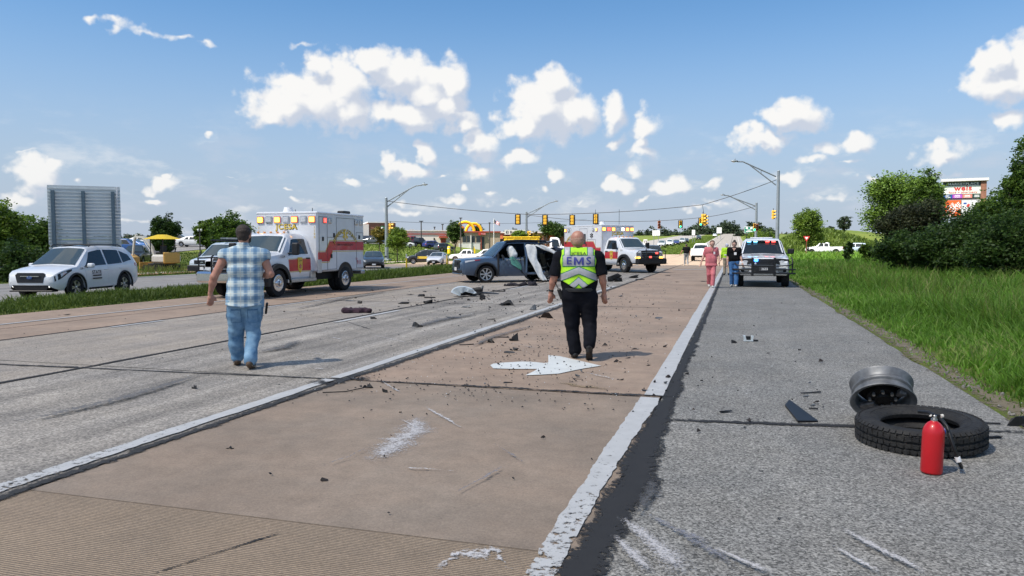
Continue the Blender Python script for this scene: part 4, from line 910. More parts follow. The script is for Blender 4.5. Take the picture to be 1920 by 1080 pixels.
# ------------------------------------------------------------------ ambulances
m_gold = M('gold_leaf', (.66, .47, .06), .5, .0); m_stripe = M('red_reflective', (.50, .02, .03), .35, coat=.5); m_stripe2 = M('gold_stripe', (.6, .45, .14), .4)
m_amb = paint('ambulance_white', (.72, .74, .77), .25); m_seam = M('panel_seam', (.12, .12, .13), .6)
g_amb = glow('amber_flash', (1, .48, .06), 3.2); g_red = glow('red_flash', (1, .06, .05), 2.5); g_white = glow('white_flash', (1, .95, .9), 3); m_bezel = M('chrome_bezel', (.55, .56, .58), .2, .9)
CAB = dict(wheels=[(1.55, .42)], R=.53, prof=[
    (-.52, .55, 1.30, 1.36, 1.0), (-.45, .5, 1.30, 1.96, 1.01), (-.2, .5, 1.30, 2.02, 1.01), (.45, .5, 1.30, 2.03, 1.01), (.62, .5, 1.29, 1.98, 1.01), (1.22, .5, 1.28, 1.41, 1.0), (1.7, .52, 1.26, 1.34, 1.0), (2.3, .55, 1.23, 1.30, .98), (2.5, .58, 1.17, 1.24, .95), (2.58, .62, 1.10, 1.16, .90)])
def star_of_life(X, r, parent, mat, name='star_emblem'):
    b = MB()
    for k in range(3): b.box((0, 0, .008), (r * .42, r * 2, .010 + .002 * k), rot=Matrix.Rotation(k * math.pi / 3, 3, 'Z'))
    b.v = [tuple(X @ Vector(v)) for v in b.v]; o = b.build(name, mat, parent)
    c = MB(); c.box((0, 0, .016), (r * .1, r * 1.4, .01)); c.v = [tuple(X @ Vector(v)) for v in c.v]; c.build('staff', m_wht, o); return o
def beacon(x, y, z, nrm, w, h, lit, parent, bez=True):
    X = plane_X((x, y, z), nrm, (0, 0, 1) if False else Vector((-nrm[1], nrm[0], 0)))
    b = MB(); b.box((0, 0, .02), (w, h, .05), ch=.02); b.v = [tuple(X @ Vector(v)) for v in b.v]; o = b.build('warning_light', m_bezel if not lit or lit is not g_red else m_bezel, parent)
    c = MB(); c.box((0, 0, .045), (w * .74, h * .70, .03), ch=.012); c.v = [tuple(X @ Vector(v)) for v in c.v]; c.build('lens', lit or m_lens, o)
    if lit is g_amb or lit is g_red:
        d = MB(); d.box((0, 0, .036), (w * .95, h * .92, .03), ch=.01); d.v = [tuple(X @ Vector(v)) for v in d.v]; d.build('glow_ring', M('red_bezel', (.5, .06, .05), .3, emit=(1, .12, .05), es=.25), o)
    return o
def ambulance(label, loc, rz, left_ems):
    LB = 3.35 if left_ems else 4.2; rw = -2.38 if left_ems else -3.1; sh_ = 1.0 if left_ems else 0
    t = thing('ambulance', label, 'ambulance', loc, rz, 'ambulances at the crash')
    sh = Shell(3.1, CAB['prof'], CAB['wheels'], CAB['R'], tumble=.27, edge=.1, crown=.02); sh.body('cab', m_amb, t)
    sh.top('windscreen', .68, 1.19, m_glass2, t, .93, .014, 6)
    for sd in (1, -1):
        d = sh.patch('door', [(-.36, 1.3), (.86, 1.3), (.98, 4.95), (-.36, 4.95)], sd, m_amb, t, .01, 8, 6)
        sh.patch('window', [(-.28, 5.08), (.88, 5.05), (.50, 5.85), (-.28, 5.9)], sd, m_glass, t, .012, 7, 4)
        st = sh.patch('stripe', [(-.36, 2.75), (.90, 2.75), (.93, 3.95), (-.36, 3.95)], sd, m_stripe, d, .014, 6, 3)
        for k0 in (2.62, 3.98): sh.patch('stripe_edge', [(-.36, k0), (.92, k0), (.92, k0 + .09), (-.36, k0 + .09)], sd, m_stripe2, d, .015, 6, 1)
        b = MB(); b.box((-.2, sd * 1.02, 1.2), (.22, .035, .05), ch=.01); b.build('handle', m_plas, d)
        b = MB(); b.prism([(-.13, .26), (.13, .26), (.13, -.12), (0, -.27), (-.13, -.12)], .012, plane_X((.3, sd * 1.022, .98), (0, sd, 0), (-sd, 0, 0))); bd = b.build('door_badge', m_gold, d)
        text('badge_text', 'JCESA', .075, plane_X((.3, sd * 1.036, 1.13), (0, sd, 0), (-sd, 0, 0)), m_txt, bd); star_of_life(plane_X((.3, sd * 1.034, .94), (0, sd, 0), (-sd, 0, 0)), .07, bd, m_stripe)
        text('unit_number', '1224' if left_ems else '1211', .12, plane_X((1.25, sd * .995, 1.27), (.05, sd, .15), (-sd, 0, 0)), m_txt, t, .005)
        # wheel-arch flare
        b = MB()
        for q0, q1 in zip(np.linspace(-.1, math.pi + .1, 17)[:-1], np.linspace(-.1, math.pi + .1, 17)[1:]):
            r0, r1 = .50, .66; y0, y1 = sd * .90, sd * 1.10
            vs = [(1.55 + r * math.cos(q), y, .42 + r * math.sin(q)) for q in (q0, q1) for (r, y) in ((r0, y0), (r0, y1), (r1 - .03, y1), (r1, y0))]
            b.add(vs, [(0, 4, 5, 1), (1, 5, 6, 2), (2, 6, 7, 3)])
        b.build('wheel_arch', m_plas, t)
        mirror(t, .82, 1.02, 1.52, sd, m_plas, (.14, .26, .40))
        b = MB(); b.box((2.46, sd * .76, 1.05), (.24, .32, .26), ch=.04); h = b.build('headlight', m_lens, t); b = MB(); b.box((2.53, sd * .80, .86), (.14, .3, .09), ch=.02); b.build('turn_signal', g_amb if not left_ems else m_lens, t)
        b = MB(); b.box((.25, sd * .99, .48), (1.7, .22, .12), ch=.02); b.box((-.45, sd * .97, .62), (.3, .2, .3), ch=.02); b.build('running_board', m_steel, t)
    b = MB(); b.box((2.56, 0, 1.02), (.12, 1.18, .42), ch=.03); g = b.build('grille', m_plas, t)
    for k in range(3):
        c = MB(); c.box((2.63, 0, .90 + k * .12), (.03, 1.1, .035), ch=.01); c.build('grille_bar', m_bezel, g)
    b = MB(); b.box((2.72, 0, .66), (.34, 2.02, .34), ch=.06); b.build('bumper', m_plas if not left_ems else m_chrome, t)
    gd = MB()
    for sd in (-1, 1):
        gd.tube([(2.86, sd * .42, .62), (2.86, sd * .42, 1.28), (2.78, sd * .42, 1.32)], .03, 6); gd.tube([(2.86, sd * .42, 1.26), (2.82, sd * .95, 1.24), (2.72, sd * 1.0, 1.1), (2.72, sd * 1.0, .8), (2.82, sd * .95, .76), (2.86, sd * .42, .76)], .024, 6)
    for z_ in (.8, 1.02, 1.26): gd.tube([(2.86, -.42, z_), (2.86, .42, z_)], .024, 6)
    gd.build('brush_guard', m_plas, t)
    for sd in (-1, 1): beacon(2.9, sd * .22, 1.12 if sd > 0 else .9, (1, 0, 0), .2, .12, g_red if not left_ems else None, t)
    for yy in (-.5, -.25, 0, .25, .5):
        b = MB(); b.box((.4, yy, 2.07), (.1, .07, .05), ch=.02); b.build('marker_light', m_amber, t)
    # box
    x1 = -.5; x0, hw, zb, zt = x1 - LB, 1.2, .72, 2.74
    b = MB(); b.box(((x0 + x1) / 2, 0, (zb + zt) / 2), (x1 - x0, 2 * hw, zt - zb), ch=.05); bx = b.build('box', m_amb, t)
    b = MB(); b.box(((x0 + x1) / 2, 0, zt + .01), (x1 - x0 + .02, 2 * hw + .02, .09), ch=.03); b.build('roof_rim', m_amb, t)
    b = MB(); b.box(((x0 + x1) / 2 + .2, 0, .6), (x1 - x0 - .6, 1.9, .3)); b.build('chassis', m_under, t)
    for k in range(7): beacon(x1, -1.02 + k * .34, 2.52, (1, 0, 0), .27, .24, (g_amb if k % 2 == 0 else None) if left_ems else (g_red if k == 1 else g_white if k == 4 else g_amb if k in (0, 2, 5, 6) else None), t)
    beacon(x1, 0, 2.08, (1, 0, 0), .2, .14, None, t)
    text('lettering', 'JCESA', .25, plane_X((x1 + .006, .0, 2.27), (1, 0, 0), (0, 1, 0)), m_gold, t, .03, 1.15); text('lettering_shadow', 'JCESA', .25, plane_X((x1 + .001, .015, 2.258), (1, 0, 0), (0, 1, 0)), m_txt, t, .04, 1.15)
    for sd in (-1, 1): text('lettering', '0' if False else '1\n1\n0\n0', .11, plane_X((x1 + .004, sd * 1.1, 2.08), (1, 0, 0), (0, 1, 0)), m_gold, t, .01)
    for sd in (1, -1):
        Y = sd * hw; X = lambda x, z, d=.003: plane_X((x, Y + sd * d, z), (0, sd, 0), (-sd, 0, 0)); u = lambda x: -sd * x
        # kick panel, red band with its step, gold edging
        band = [(x1 + -.04, 1.08), (-1.25, 1.08), (-1.50, 1.46), (x0 + .05, 1.46), (x0 + .05, 1.78), (-1.32, 1.78), (-1.02, 1.40), (x1 - .04, 1.40)]
        b = MB(); b.prism([(u(x), z) for x, z in band][::(-1 if sd > 0 else 1)], .006, plane_X((0, Y + sd * .001, 0), (0, sd, 0), (-sd, 0, 0))); sp = b.build('stripe', m_stripe, t)
        for dz, seq in ((-.035, band[:4]), (.035, band[4:])):
            c = MB()
            for (xa, za), (xb, zb_) in zip(seq[:-1], seq[1:]):
                d_ = Vector((xb - xa, 0, zb_ - za)); c.box(((xa + xb) / 2, Y + sd * .004, (za + zb_) / 2 + dz), (d_.length, .008, .025), rot=Matrix.Rotation(-math.atan2(d_.z, d_.x), 3, 'Y'))
            c.build('stripe_edge', m_stripe2, sp)
        def panel(nm, xa, xb, za, zc, hx, hz_):
            b = MB()
            for (p, q) in (((xa, za), (xb, za)), ((xb, za), (xb, zc)), ((xb, zc), (xa, zc)), ((xa, zc), (xa, za))):
                b.box(((p[0] + q[0]) / 2, Y + sd * .0035, (p[1] + q[1]) / 2), (abs(q[0] - p[0]) + .014, .009, abs(q[1] - p[1]) + .014))
            o = b.build('door_seam', m_seam, t)
            h = MB(); h.box((hx, Y + sd * .015, hz_), (.09, .04, .14), ch=.012); h.build('handle', m_plas, o)
        if left_ems:
            panel('a', -.62, -1.15, .78, 2.62, -.85, 1.86); panel('b', -1.15, -1.78, .80, 1.92, -1.4, 1.26); panel('c', x0 + .08, x0 + .62, .80, 2.12, x0 + .4, 1.95); panel('d', -1.78, -3.1, 1.95, 2.62, -1.6, 2.0)
        else:
            panel('a', -2.0, -2.85, .80, 2.58, -2.1, 1.6); panel('b', -1.1, -1.95, .80, 1.92, -1.2, 1.3); panel('c', x0 + .1, x0 + .85, .80, 2.62, x0 + .25, 1.7)
            b = MB(); b.box((-2.4, Y + sd * .01, 1.95), (.5, .03, .62), ch=.02); w_ = b.build('window', m_glass, t)
            star_of_life(X(-1.5, 2.15), .16, t, m_txt)
        lx = -2.4 if left_ems else -3.55
        text('lettering', 'JEFFERSON COUNTY', .19, X(lx, 2.16), m_gold, t, .02, 1.0, arc=1.0); text('lettering_shadow', 'JEFFERSON COUNTY', .19, X(lx + .01, 2.15, .001), m_txt, t, .03, 1.0, arc=1.0)
        if left_ems: star_of_life(X(lx, 2.02), .2, t, m_gold)
        text('lettering', 'EMERGENCY SERVICES AGENCY', .10, X(lx, 1.66 if left_ems else 1.9, .012), m_txt, t, .008, .8)
        text('emergency_number', '911', .22, X(x0 + .42, 1.0), m_stripe, t, .02); text('dial_print', 'Dial', .10, X(x0 + .62, 1.14), m_stripe, t)
        beacon(-.95, Y, 2.5, (0, sd, 0), .2, .2, g_red if left_ems else g_amb, t); beacon(-1.32, Y, 2.5, (0, sd, 0), .2, .2, None, t); beacon(x0 + .25, Y, 2.5, (0, sd, 0), .24, .2, None if left_ems else g_amb, t); beacon(x0 + .62, Y, 2.5, (0, sd, 0), .22, .2, None, t)
        b = MB()
        for q0, q1 in zip(np.linspace(0, math.pi, 15)[:-1], np.linspace(0, math.pi, 15)[1:]):
            vs = [(rw + r * math.cos(q), Y + sd * e, .48 + r * math.sin(q)) for q in (q0, q1) for (r, e) in ((.47, .004), (.56, .02), (.56, .002))]; b.add(vs, [(0, 3, 4, 1), (1, 4, 5, 2)])
            b.add([(rw, Y + sd * .004, .48), vs[0], vs[3]], [(0, 1, 2)])
        b.build('wheel_arch', m_plas, t)
        b = MB(); b.box((-.62, Y - sd * .0, .92), (.26, .03, .46), ch=.01); b.build('kick_plate', M('tread_plate', (.55, .55, .55), .35, .8, bump=.5, bscale=60), t)
        wheel(t, 1.55, sd * .92, .44, .26, sd, 0, m_chrome, .60, style='truck', steer=0 if left_ems else R(-4))
        wheel(t, rw, sd * 1.10, .44, .24, sd, 0, m_chrome, .60, style='truck', dual=True)
    for sd in (-1, 1):
        for z_ in (1.0, 1.5, 2.4):
            b = MB(); b.box((x0 - .02, sd * 1.05, z_), (.06, .18, .2), ch=.02); b.build('taillight', m_red, t)
    b = MB(); b.box((x0 - .12, 0, .62), (.3, 2.2, .14), ch=.03); b.build('rear_bumper', m_steel, t)
    b = MB(); b.cyl((-1.4, -.5, 2.8), (-1.4, -.5, 3.0), .2, .14, 14); b.build('roof_vent', m_wht, t)
    b = MB(); b.box((-3.4, .6, 2.88), (.5, .3, .12), ch=.03); b.build('roof_antenna', m_plas, t)
    for xx, yy in ((-1.2, .6), (-2.0, -.6)):
        b = MB(); b.tube([(xx, yy, 2.8), (xx, yy, 3.75 if not left_ems else 2.95)], .012, 5); b.build('aerial', m_plas, t)
    return t
ambulance('white and red ambulance with amber flashers lit, facing the camera behind the man in plaid', (-14.85, 22.05, 0), R(-90), True)
_hd = Vector((.70, -.72))
ambulance('white and red ambulance angled to the right behind the officer in the safety vest', (-6.85, 47.6, 0), math.atan2(_hd.y, _hd.x), False).scale = (1.07,) * 3

# ------------------------------------------------------------------ police pickup on the shoulder
def police_truck():
    t = thing('police_pickup', 'white police pickup with push bar and lit blue and red lights on the shoulder', 'police truck', (1.08, 33.6, 0), R(-90))
    pr = [(-2.9, .62, 1.18, 1.2, .94), (-2.86, .5, 1.22, 1.24, .99), (-1.25, .42, 1.20, 1.22, 1.0), (-1.18, .4, 1.2, 1.82, 1.0), (-.8, .4, 1.2, 1.90, 1.0), (.55, .4, 1.2, 1.92, 1.0), (.78, .4, 1.2, 1.87, 1.0), (1.42, .4, 1.19, 1.27, 1.0), (2.0, .42, 1.16, 1.22, 1.0), (2.55, .5, 1.10, 1.16, .97), (2.72, .52, 1.02, 1.07, .95), (2.80, .56, .94, .98, .90)]
    sh = Shell(5.7, pr, [(-1.75, .4), (1.92, .4)], .5, tumble=.30, edge=.1, crown=.03); sh.body('body', m_white, t)
    sh.top('windscreen', .84, 1.40, m_glass, t, .93, .014, 6)
    hp = sh.top('hood', 1.5, 2.6, m_white, t, .78, .02, 5)
    for sd in (1, -1):
        d = sh.patch('door', [(.02, 1.4), (1.18, 1.4), (1.15, 4.95), (.02, 4.95)], sd, m_white, t, .009); sh.patch('window', [(.1, 5.08), (1.05, 5.05), (.66, 5.85), (.1, 5.9)], sd, m_glass, t, .011)
        d = sh.patch('door', [(-1.1, 1.4), (-.0, 1.4), (-.0, 4.95), (-1.1, 4.95)], sd, m_white, t, .009); sh.patch('window', [(-1.0, 5.08), (-.02, 5.08), (-.02, 5.9), (-1.0, 5.85)], sd, m_glass, t, .011)
        mirror(t, 1.05, .93, 1.40, sd, m_plas, (.15, .26, .22))
        b = MB(); b.prism([(-.26, .10), (.24, .13), (.26, -.06), (.1, -.12), (-.26, -.08)] if sd < 0 else [(.26, .10), (-.24, .13), (-.26, -.06), (-.1, -.12), (.26, -.08)], .08, plane_X((2.70, sd * .68, 1.0), (1, sd * .22, .05), (0, 1, 0))); h = b.build('headlight', m_plas, t)
        b = MB(); b.box((2.78, sd * .66, 1.01), (.05, .2, .07), ch=.02); b.build('lens', m_lens, h)
        b = MB(); b.box((2.80, sd * .70, .66), (.1, .3, .13), ch=.03); f = b.build('fog_light', m_plas, t); b = MB(); b.box((2.855, sd * .64, .66), (.03, .16, .08), ch=.02); b.build('lamp', m_lens, f)
    b = MB(); b.prism([(-.46, .11), (.46, .11), (.40, -.12), (-.40, -.12)], .06, plane_X((2.77, 0, 1.0), (1, 0, .05), (0, 1, 0))); g = b.build('grille', m_plas, t)
    for k in range(3):
        b = MB(); b.box((2.835, 0, .93 + k * .06), (.012, .80, .014)); b.build('grille_bar', m_dark_alloy, g)
    b = MB(); b.box((2.76, 0, .78), (.12, 1.7, .1), ch=.03); b.build('bumper', m_white, t); b = MB(); b.box((2.78, 0, .52), (.14, 1.78, .10), ch=.03); b.build('lower_bumper', m_bezel, t)
    b = MB(); b.box((2.74, 0, .64), (.10, 1.78, .18), ch=.02); b.build('air_intake', m_plas, t)
    p = MB()
    for sd in (-1, 1):
        p.box((2.95, sd * .41, .80), (.07, .09, .72), ch=.015)
        p.tube([(2.95, sd * .43, .83), (2.93, sd * .95, .86), (2.82, sd * 1.06, .92), (2.7, sd * 1.08, 1.08), (2.62, sd * 1.02, 1.16)], .026, 6)
        p.tube([(2.95, sd * .43, .70), (2.9, sd * 1.0, .70), (2.75, sd * 1.18, .70)], .03, 6); p.tube([(2.95, sd * .43, .56), (2.9, sd * 1.0, .55), (2.75, sd * 1.18, .55)], .03, 6); p.tube([(2.72, sd * 1.06, .55), (2.72, sd * 1.08, 1.0)], .026, 6)
    p.box((2.95, 0, .84), (.06, .8, .05), ch=.012); p.box((2.95, 0, .56), (.06, .8, .05), ch=.012); p.box((2.96, 0, .70), (.04, .8, .24), ch=.01)
    pb = p.build('push_bar', m_plas, t)
    b = MB(); b.box((2.99, 0, .72), (.02, .32, .15)); pl = b.build('licence_plate', M('dark_plate', (.05, .05, .055), .5), t); text('plate_number', '2655', .12, plane_X((3.002, .04, .72), (1, 0, 0), (0, 1, 0)), m_wht, pl, .01)
    g_blue = glow('blue_flash', (.05, .25, 1), 4.0); g_blue2 = glow('cyan_flash', (.15, .55, 1), 4.0); g_red2 = glow('red_flash_bright', (1, .07, .06), 4.0)
    b = MB(); b.box((2.98, -.28, 1.06), (.06, .15, .09), ch=.02); b.build('warning_light', g_blue, t)
    b = MB(); b.box((2.99, -.30, .93), (.05, .08, .08), ch=.02); b.build('warning_light', m_lens, t)
    for yy, mm in ((-.52, g_blue2), (-.27, g_blue2), (.20, g_red2), (.44, g_red2)):
        b = MB(); b.box((.985, yy, 1.80), (.03, .16, .055), rot=Matrix.Rotation(R(38), 3, 'Y'), ch=.012); b.build('warning_light', mm, t)
    b = MB(); b.box((.978, .0, 1.80), (.02, 1.24, .085), rot=Matrix.Rotation(R(38), 3, 'Y')); b.build('light_bar', m_txt, t)
    for yy, ln in ((-.30, .34), (.22, .46)):
        b = MB(); b.box((2.16, yy, 1.268), (.09, ln, .004), rot=Matrix.Rotation(.08, 3, 'Y')); b.build('hood_print', m_txt, t)
    for xx, yy in ((-.3, -.6), (-.6, -.3), (-.2, .35)):
        b = MB(); b.tube([(xx, yy, 1.92), (xx - .02, yy, 2.22)], .012, 5); b.build('aerial', m_plas, t)
    b = MB(); b.box((-.3, 0, 1.97), (.3, .9, .04), ch=.01); b.build('roof_light', m_wht, t)
    for wx in (-1.75, 1.92):
        for sd in (1, -1): wheel(t, wx, sd * .86, .41, .27, sd, 0, m_dark_alloy, .6, style='steel')
police_truck()
# ------------------------------------------------------------------ wrecked SUV
def wreck():
    m_bl = paint('slate_blue_paint', (.050, .084, .142), .22); m_int = M('dark_interior', (.006, .012, .014), .8, var=.5, scale=8, bump=.6); m_bag = M('airbag_cloth', (.78, .79, .77), .9, var=.1, scale=9, bump=.5)  # near-black base tone shared by cabin, seats and torn parts
    hd = Vector((-.80, -.60)); rz = math.atan2(hd.y, hd.x)
    t = thing('wrecked_car', 'slate blue SUV with its rear torn open and white airbags hanging out', 'wrecked car', (-9.87, 32.75, 0), rz)
    pr = [(-2.5, .50, 1.0, 1.05, .80), (-2.40, .4, 1.1, 1.3, .9), (-2.2, .36, 1.12, 1.66, .96), (-1.7, .3, 1.12, 1.78, .99), (-.6, .28, 1.11, 1.83, 1.0), (.2, .28, 1.10, 1.82, 1.0), (.42, .28, 1.08, 1.79, 1.0), (1.18, .28, 1.05, 1.13, 1.0), (1.7, .3, 1.03, 1.09, .99), (2.2, .34, 1.0, 1.06, .97), (2.40, .36, .96, 1.01, .93), (2.47, .40, .90, .94, .88), (2.5, .44, .84, .87, .84)]
    sh = Shell(5.0, pr, [(-1.42, .37), (1.45, .37)], .46, tumble=.30, edge=.09)
    r = random.Random(4)
    # left (struck) side open behind the front door: ring indices 1..6 are the left side
    skip = lambda x, k: (x < -.42 and 1 <= k <= 5) or (x < -1.1 and k in (6, 7, 8)) or (x < -1.95) or (-.40 < x < .85 and k == 5) or (x < -.42 and k in (0,))
    sh.body('body', m_bl, t, skip)
    sh.top('windscreen', .48, 1.14, m_glass2, t, .92, .012, 6); sh.top('sunroof', -.5, .25, m_glass, t, .7, .012, 3); sh.patch('window', [(-.3, 5.1), (.8, 5.1), (.5, 5.9), (-.3, 5.9)], -1, m_glass, t, .01)
    # cabin seen through the missing side
    b = MB(); b.box((-.9, -.05, .38), (3.0, 1.7, .12)); b.box((-.9, -.84, .9), (2.9, .06, 1.1)); b.box((-2.0, 0, .9), (.1, 1.5, .9), rot=Euler((.1, .3, .1)).to_matrix()); b.build('cabin_floor', m_int, t)
    for (x, y) in ((.25, .42), (.25, -.42), (-.75, .35), (-.75, -.4)):
        b = MB(); b.box((x + .1, y, .68), (.5, .5, .2), ch=.06); b.box((x - .2, y, 1.05), (.2, .5, .7), rot=Matrix.Rotation(-.25, 3, 'Y'), ch=.06); b.box((x - .32, y, 1.5), (.12, .28, .2), ch=.04); b.build('seat', m_int, t)
    # crushed front door
    d = sh.patch('door', [(-.40, 1.6), (.84, 1.6), (.86, 4.96), (-.40, 4.96)], 1, m_bl, t, .01, 14, 12)
    for v in d.data.vertices:
        c = v.co; q = math.exp(-((c.x - .05) / .32) ** 2 - ((c.z - .55) / .2) ** 2); c.y -= .20 * q + .09 * math.exp(-((c.x + .2) / .2) ** 2) + .04 * math.sin(c.x * 17 + c.z * 21) * (q + .35) + .025 * math.sin(c.x * 31 - c.z * 27); c.z += .02 * math.sin(c.x * 14)
    b = MB(); b.box((.1, .99, 1.02), (1.1, .03, .05), rot=Matrix.Rotation(.04, 3, 'Y'), ch=.01); b.build('trim_strip', m_bezel, d)
    b = MB(); b.box((.9, .975, .80), (.09, .09, .95), ch=.02); b.build('door_gap', m_txt, t)
    b = MB(); b.tube([(-.42, .97, .42), (-.44, .98, 1.1), (-.45, .74, 1.72)], [.07, .06, .05], 6); b.build('door_pillar', m_bl, t)
    b = MB(); b.tube([(-.45, .95, .40), (-.9, .95, .38), (-1.35, .9, .45)], [.06, .06, .05], 6); b.build('sill', m_bl, t)
    for x_, w_ in ((-.40, .16), (-.18, .05)):
        b = MB(); b.box((x_, .985, .78), (w_, .05, .75), rot=Euler((0, .12, 0)).to_matrix(), ch=.02); b.build('torn_trim', m_int, t)
    b = MB(); b.tube([(.50, .70, 1.82), (-.1, .70, 1.865), (-1.5, .69, 1.84)], .05, 6); b.build('roof_rail', m_plas, t)
    b = MB(); b.tube([(.46, .72, 1.80), (.80, .87, 1.44), (1.08, .96, 1.14)], .045, 6); b.build('windscreen_pillar', m_bl, t)
    # airbags
    prims = [((.22, .64, 1.47), (.10, .68, 1.22), .17, .20)]; blob('airbag', prims, m_bag, t, .03, .05, cloth_noise(.02, 3))
    def sheetlet(name, pts, wid, mat, thick=.02, seed=0):
        rr = random.Random(seed); vs = []; n = len(pts)
        for (p, w) in zip(pts, wid):
            p = Vector(p)
            for k in range(5):
                u = k / 4 - .5; o = Vector((u * w, math.sin(k * 2.4 + p.z * 9 + seed) * .07 + rr.uniform(-.03, .03), rr.uniform(-.05, .05))); vs.append(p + o)
        fs = [(i * 5 + k, i * 5 + k + 1, (i + 1) * 5 + k + 1, (i + 1) * 5 + k) for i in range(n - 1) for k in range(4)]
        o = mk(name, vs, fs, mat, t, True); m = o.modifiers.new('s', 'SOLIDIFY'); m.thickness = thick; m = o.modifiers.new('d', 'SUBSURF'); m.levels = 1; m.render_levels = 1; return o
    sheetlet('airbag', [(-.66, .84, 1.70), (-.70, .9, 1.45), (-.74, .95, 1.2), (-.76, 1.02, .98), (-.92, 1.05, .7), (-1.02, 1.08, .45), (-1.14, 1.12, .22), (-1.24, 1.15, .06)], [.50, .54, .50, .40, .38, .36, .34, .30], m_bag, .03, 1)
    sheetlet('airbag', [(-1.0, .80, 1.68), (-1.3, .84, 1.62), (-1.6, .88, 1.46), (-1.8, .9, 1.32), (-2.0, .92, 1.15)], [.40, .52, .46, .38, .14], m_bag, .03, 2)
    # dangling green glass
    sheetlet('window', [(.28, 1.0, 1.12), (.2, 1.02, .98), (.08, 1.03, .82), (-.04, 1.04, .68), (-.14, 1.05, .55)], [.16, .42, .48, .34, .10], M('shattered_glass', (.10, .30, .24), .5, var=.5, scale=60), .01, 5)
    b = MB(); b.tube([(-.08, 1.02, .62), (-.25, 1.08, .4), (-.42, 1.14, .2), (-.6, 1.2, .03)], .018, 5); b.build('weather_strip', m_plas, t)
    # torn rear
    rb = MB()
    for k in range(70):
        x = r.uniform(-2.55, -1.15); y = r.uniform(-.8, .95); z = r.uniform(.12, .62 if y > .5 else 1.1)
        rb.box((x, y, z), (r.uniform(.05, .5), r.uniform(.05, .3), r.uniform(.03, .18)), rot=Euler((r.uniform(-.6, .6), r.uniform(-.6, .6), r.uniform(-3, 3))).to_matrix(), ch=.01)
    for k in range(14): 
        a = Vector((r.uniform(-2.4, -1.1), r.uniform(.4, 1.0), r.uniform(.1, .9))); rb.tube([a, a + Vector((r.uniform(-.3, .3), r.uniform(0, .2), r.uniform(-.3, .2))), a + Vector((r.uniform(-.6, .6), r.uniform(0, .3), r.uniform(-.5, .1)))], .02, 5)
    rb.build('torn_structure', m_int, t)
    b = MB()
    for k in range(22):
        b.box((r.uniform(-2.3, -1.2), r.uniform(.75, 1.05), r.uniform(.1, .5)), (r.uniform(.1, .4), .04, r.uniform(.04, .1)), rot=Euler((r.uniform(-.6, .6), r.uniform(-.5, .5), r.uniform(-.5, .5))).to_matrix())
    b.build('bent_metal', M('bare_torn_metal', (.16, .15, .14), .5, .5, var=.5), t)
    def crumple(name, c, d, e, mat):
        b = MB(); b.box(c, d, rot=Euler(e).to_matrix(), ch=.05); o = b.build(name, mat, t); bm = bmesh.new(); bm.from_mesh(o.data); bmesh.ops.subdivide_edges(bm, edges=bm.edges[:], cuts=2, use_grid_fill=True)
        for v in bm.verts: v.co += Vector((r.uniform(-.03, .03), r.uniform(-.03, .03), r.uniform(-.03, .03)))
        bm.to_mesh(o.data); bm.free(); return o
    crumple('liftgate', (-2.12, .25, 1.36), (.7, 1.1, .12), (.25, -.25, .1), m_bl); crumple('rear_panel', (-2.2, .75, 1.16), (.62, .12, .36), (.1, -.2, .15), M('scuffed_blue', (.30, .38, .5), .4, var=.3, scale=6)); crumple('roof_panel', (-1.5, .3, 1.76), (.9, .9, .06), (.08, .1, 0), m_bl)
    # front
    b = MB(); b.prism([(-.46, .17), (.46, .17), (.42, -.17), (-.42, -.17)], .06, plane_X((2.45, 0, .80), (1, 0, .08), (0, 1, 0))); g = b.build('grille', m_plas, t)
    for k in range(5):
        c = MB(); c.box((2.525, 0, .68 + k * .06), (.012, .8, .012)); c.build('grille_bar', m_dark_alloy, g)
    c = MB(); c.box((2.53, 0, .84), (.02, .14, .12), ch=.02); c.build('emblem', m_dark_alloy, g)
    c = MB(); c.box((2.49, 0, .99), (.04, 1.0, .04), ch=.01); c.build('grille_bar', m_bezel, g)
    b = MB(); b.box((2.44, 0, .50), (.16, 1.5, .16), ch=.03); b.build('bumper', m_plas, t); b = MB(); b.box((2.44, 0, .38), (.18, 1.5, .06), ch=.02); b.build('skid_plate', m_bezel, t); b = MB(); b.box((2.54, -.12, .60), (.02, .32, .15)); b.build('licence_plate', m_plate, t)
    for sd in (1, -1):
        h = sh.patch('headlight', [(1.85, 4.55), (2.40, 4.2), (2.40, 5.05), (1.75, 4.98)], sd, m_lens, t, .01, 6, 3); sh.patch('lens', [(1.76, 4.62), (1.98, 4.5), (1.98, 4.95), (1.70, 4.98)], sd, m_red, h, .014, 3, 2)
        b = MB(); b.tube([(2.34, sd * .86, .74), (2.22, sd * .93, .72), (2.2, sd * .94, .50)], .022, 5); b.build('trim_strip', m_bezel, t)
        b = MB(); pts = [(1.45 + .50 * math.cos(q), sd * .985, .37 + .50 * math.sin(q)) for q in np.linspace(-.2, math.pi + .2, 16)]; b.tube(pts, .045, 6); b.build('wheel_arch', m_plas, t)
        wheel(t, 1.45, sd * .87, .38, .25, sd, 7, m_alloy, .70, steer=R(-8))
    wheel(t, -1.42, -.87, .38, .25, -1, 7, m_alloy, .70)
    b = MB(); b.tube([(.74, 1.0, 1.2), (.7, 1.08, 1.14), (.72, 1.14, 1.0)], [.05, .06, .04], 6); b.build('mirror', m_plas, t)
    for sd in (-1,): mirror(t, .8, .98, 1.2, sd, m_bl)
wreck()
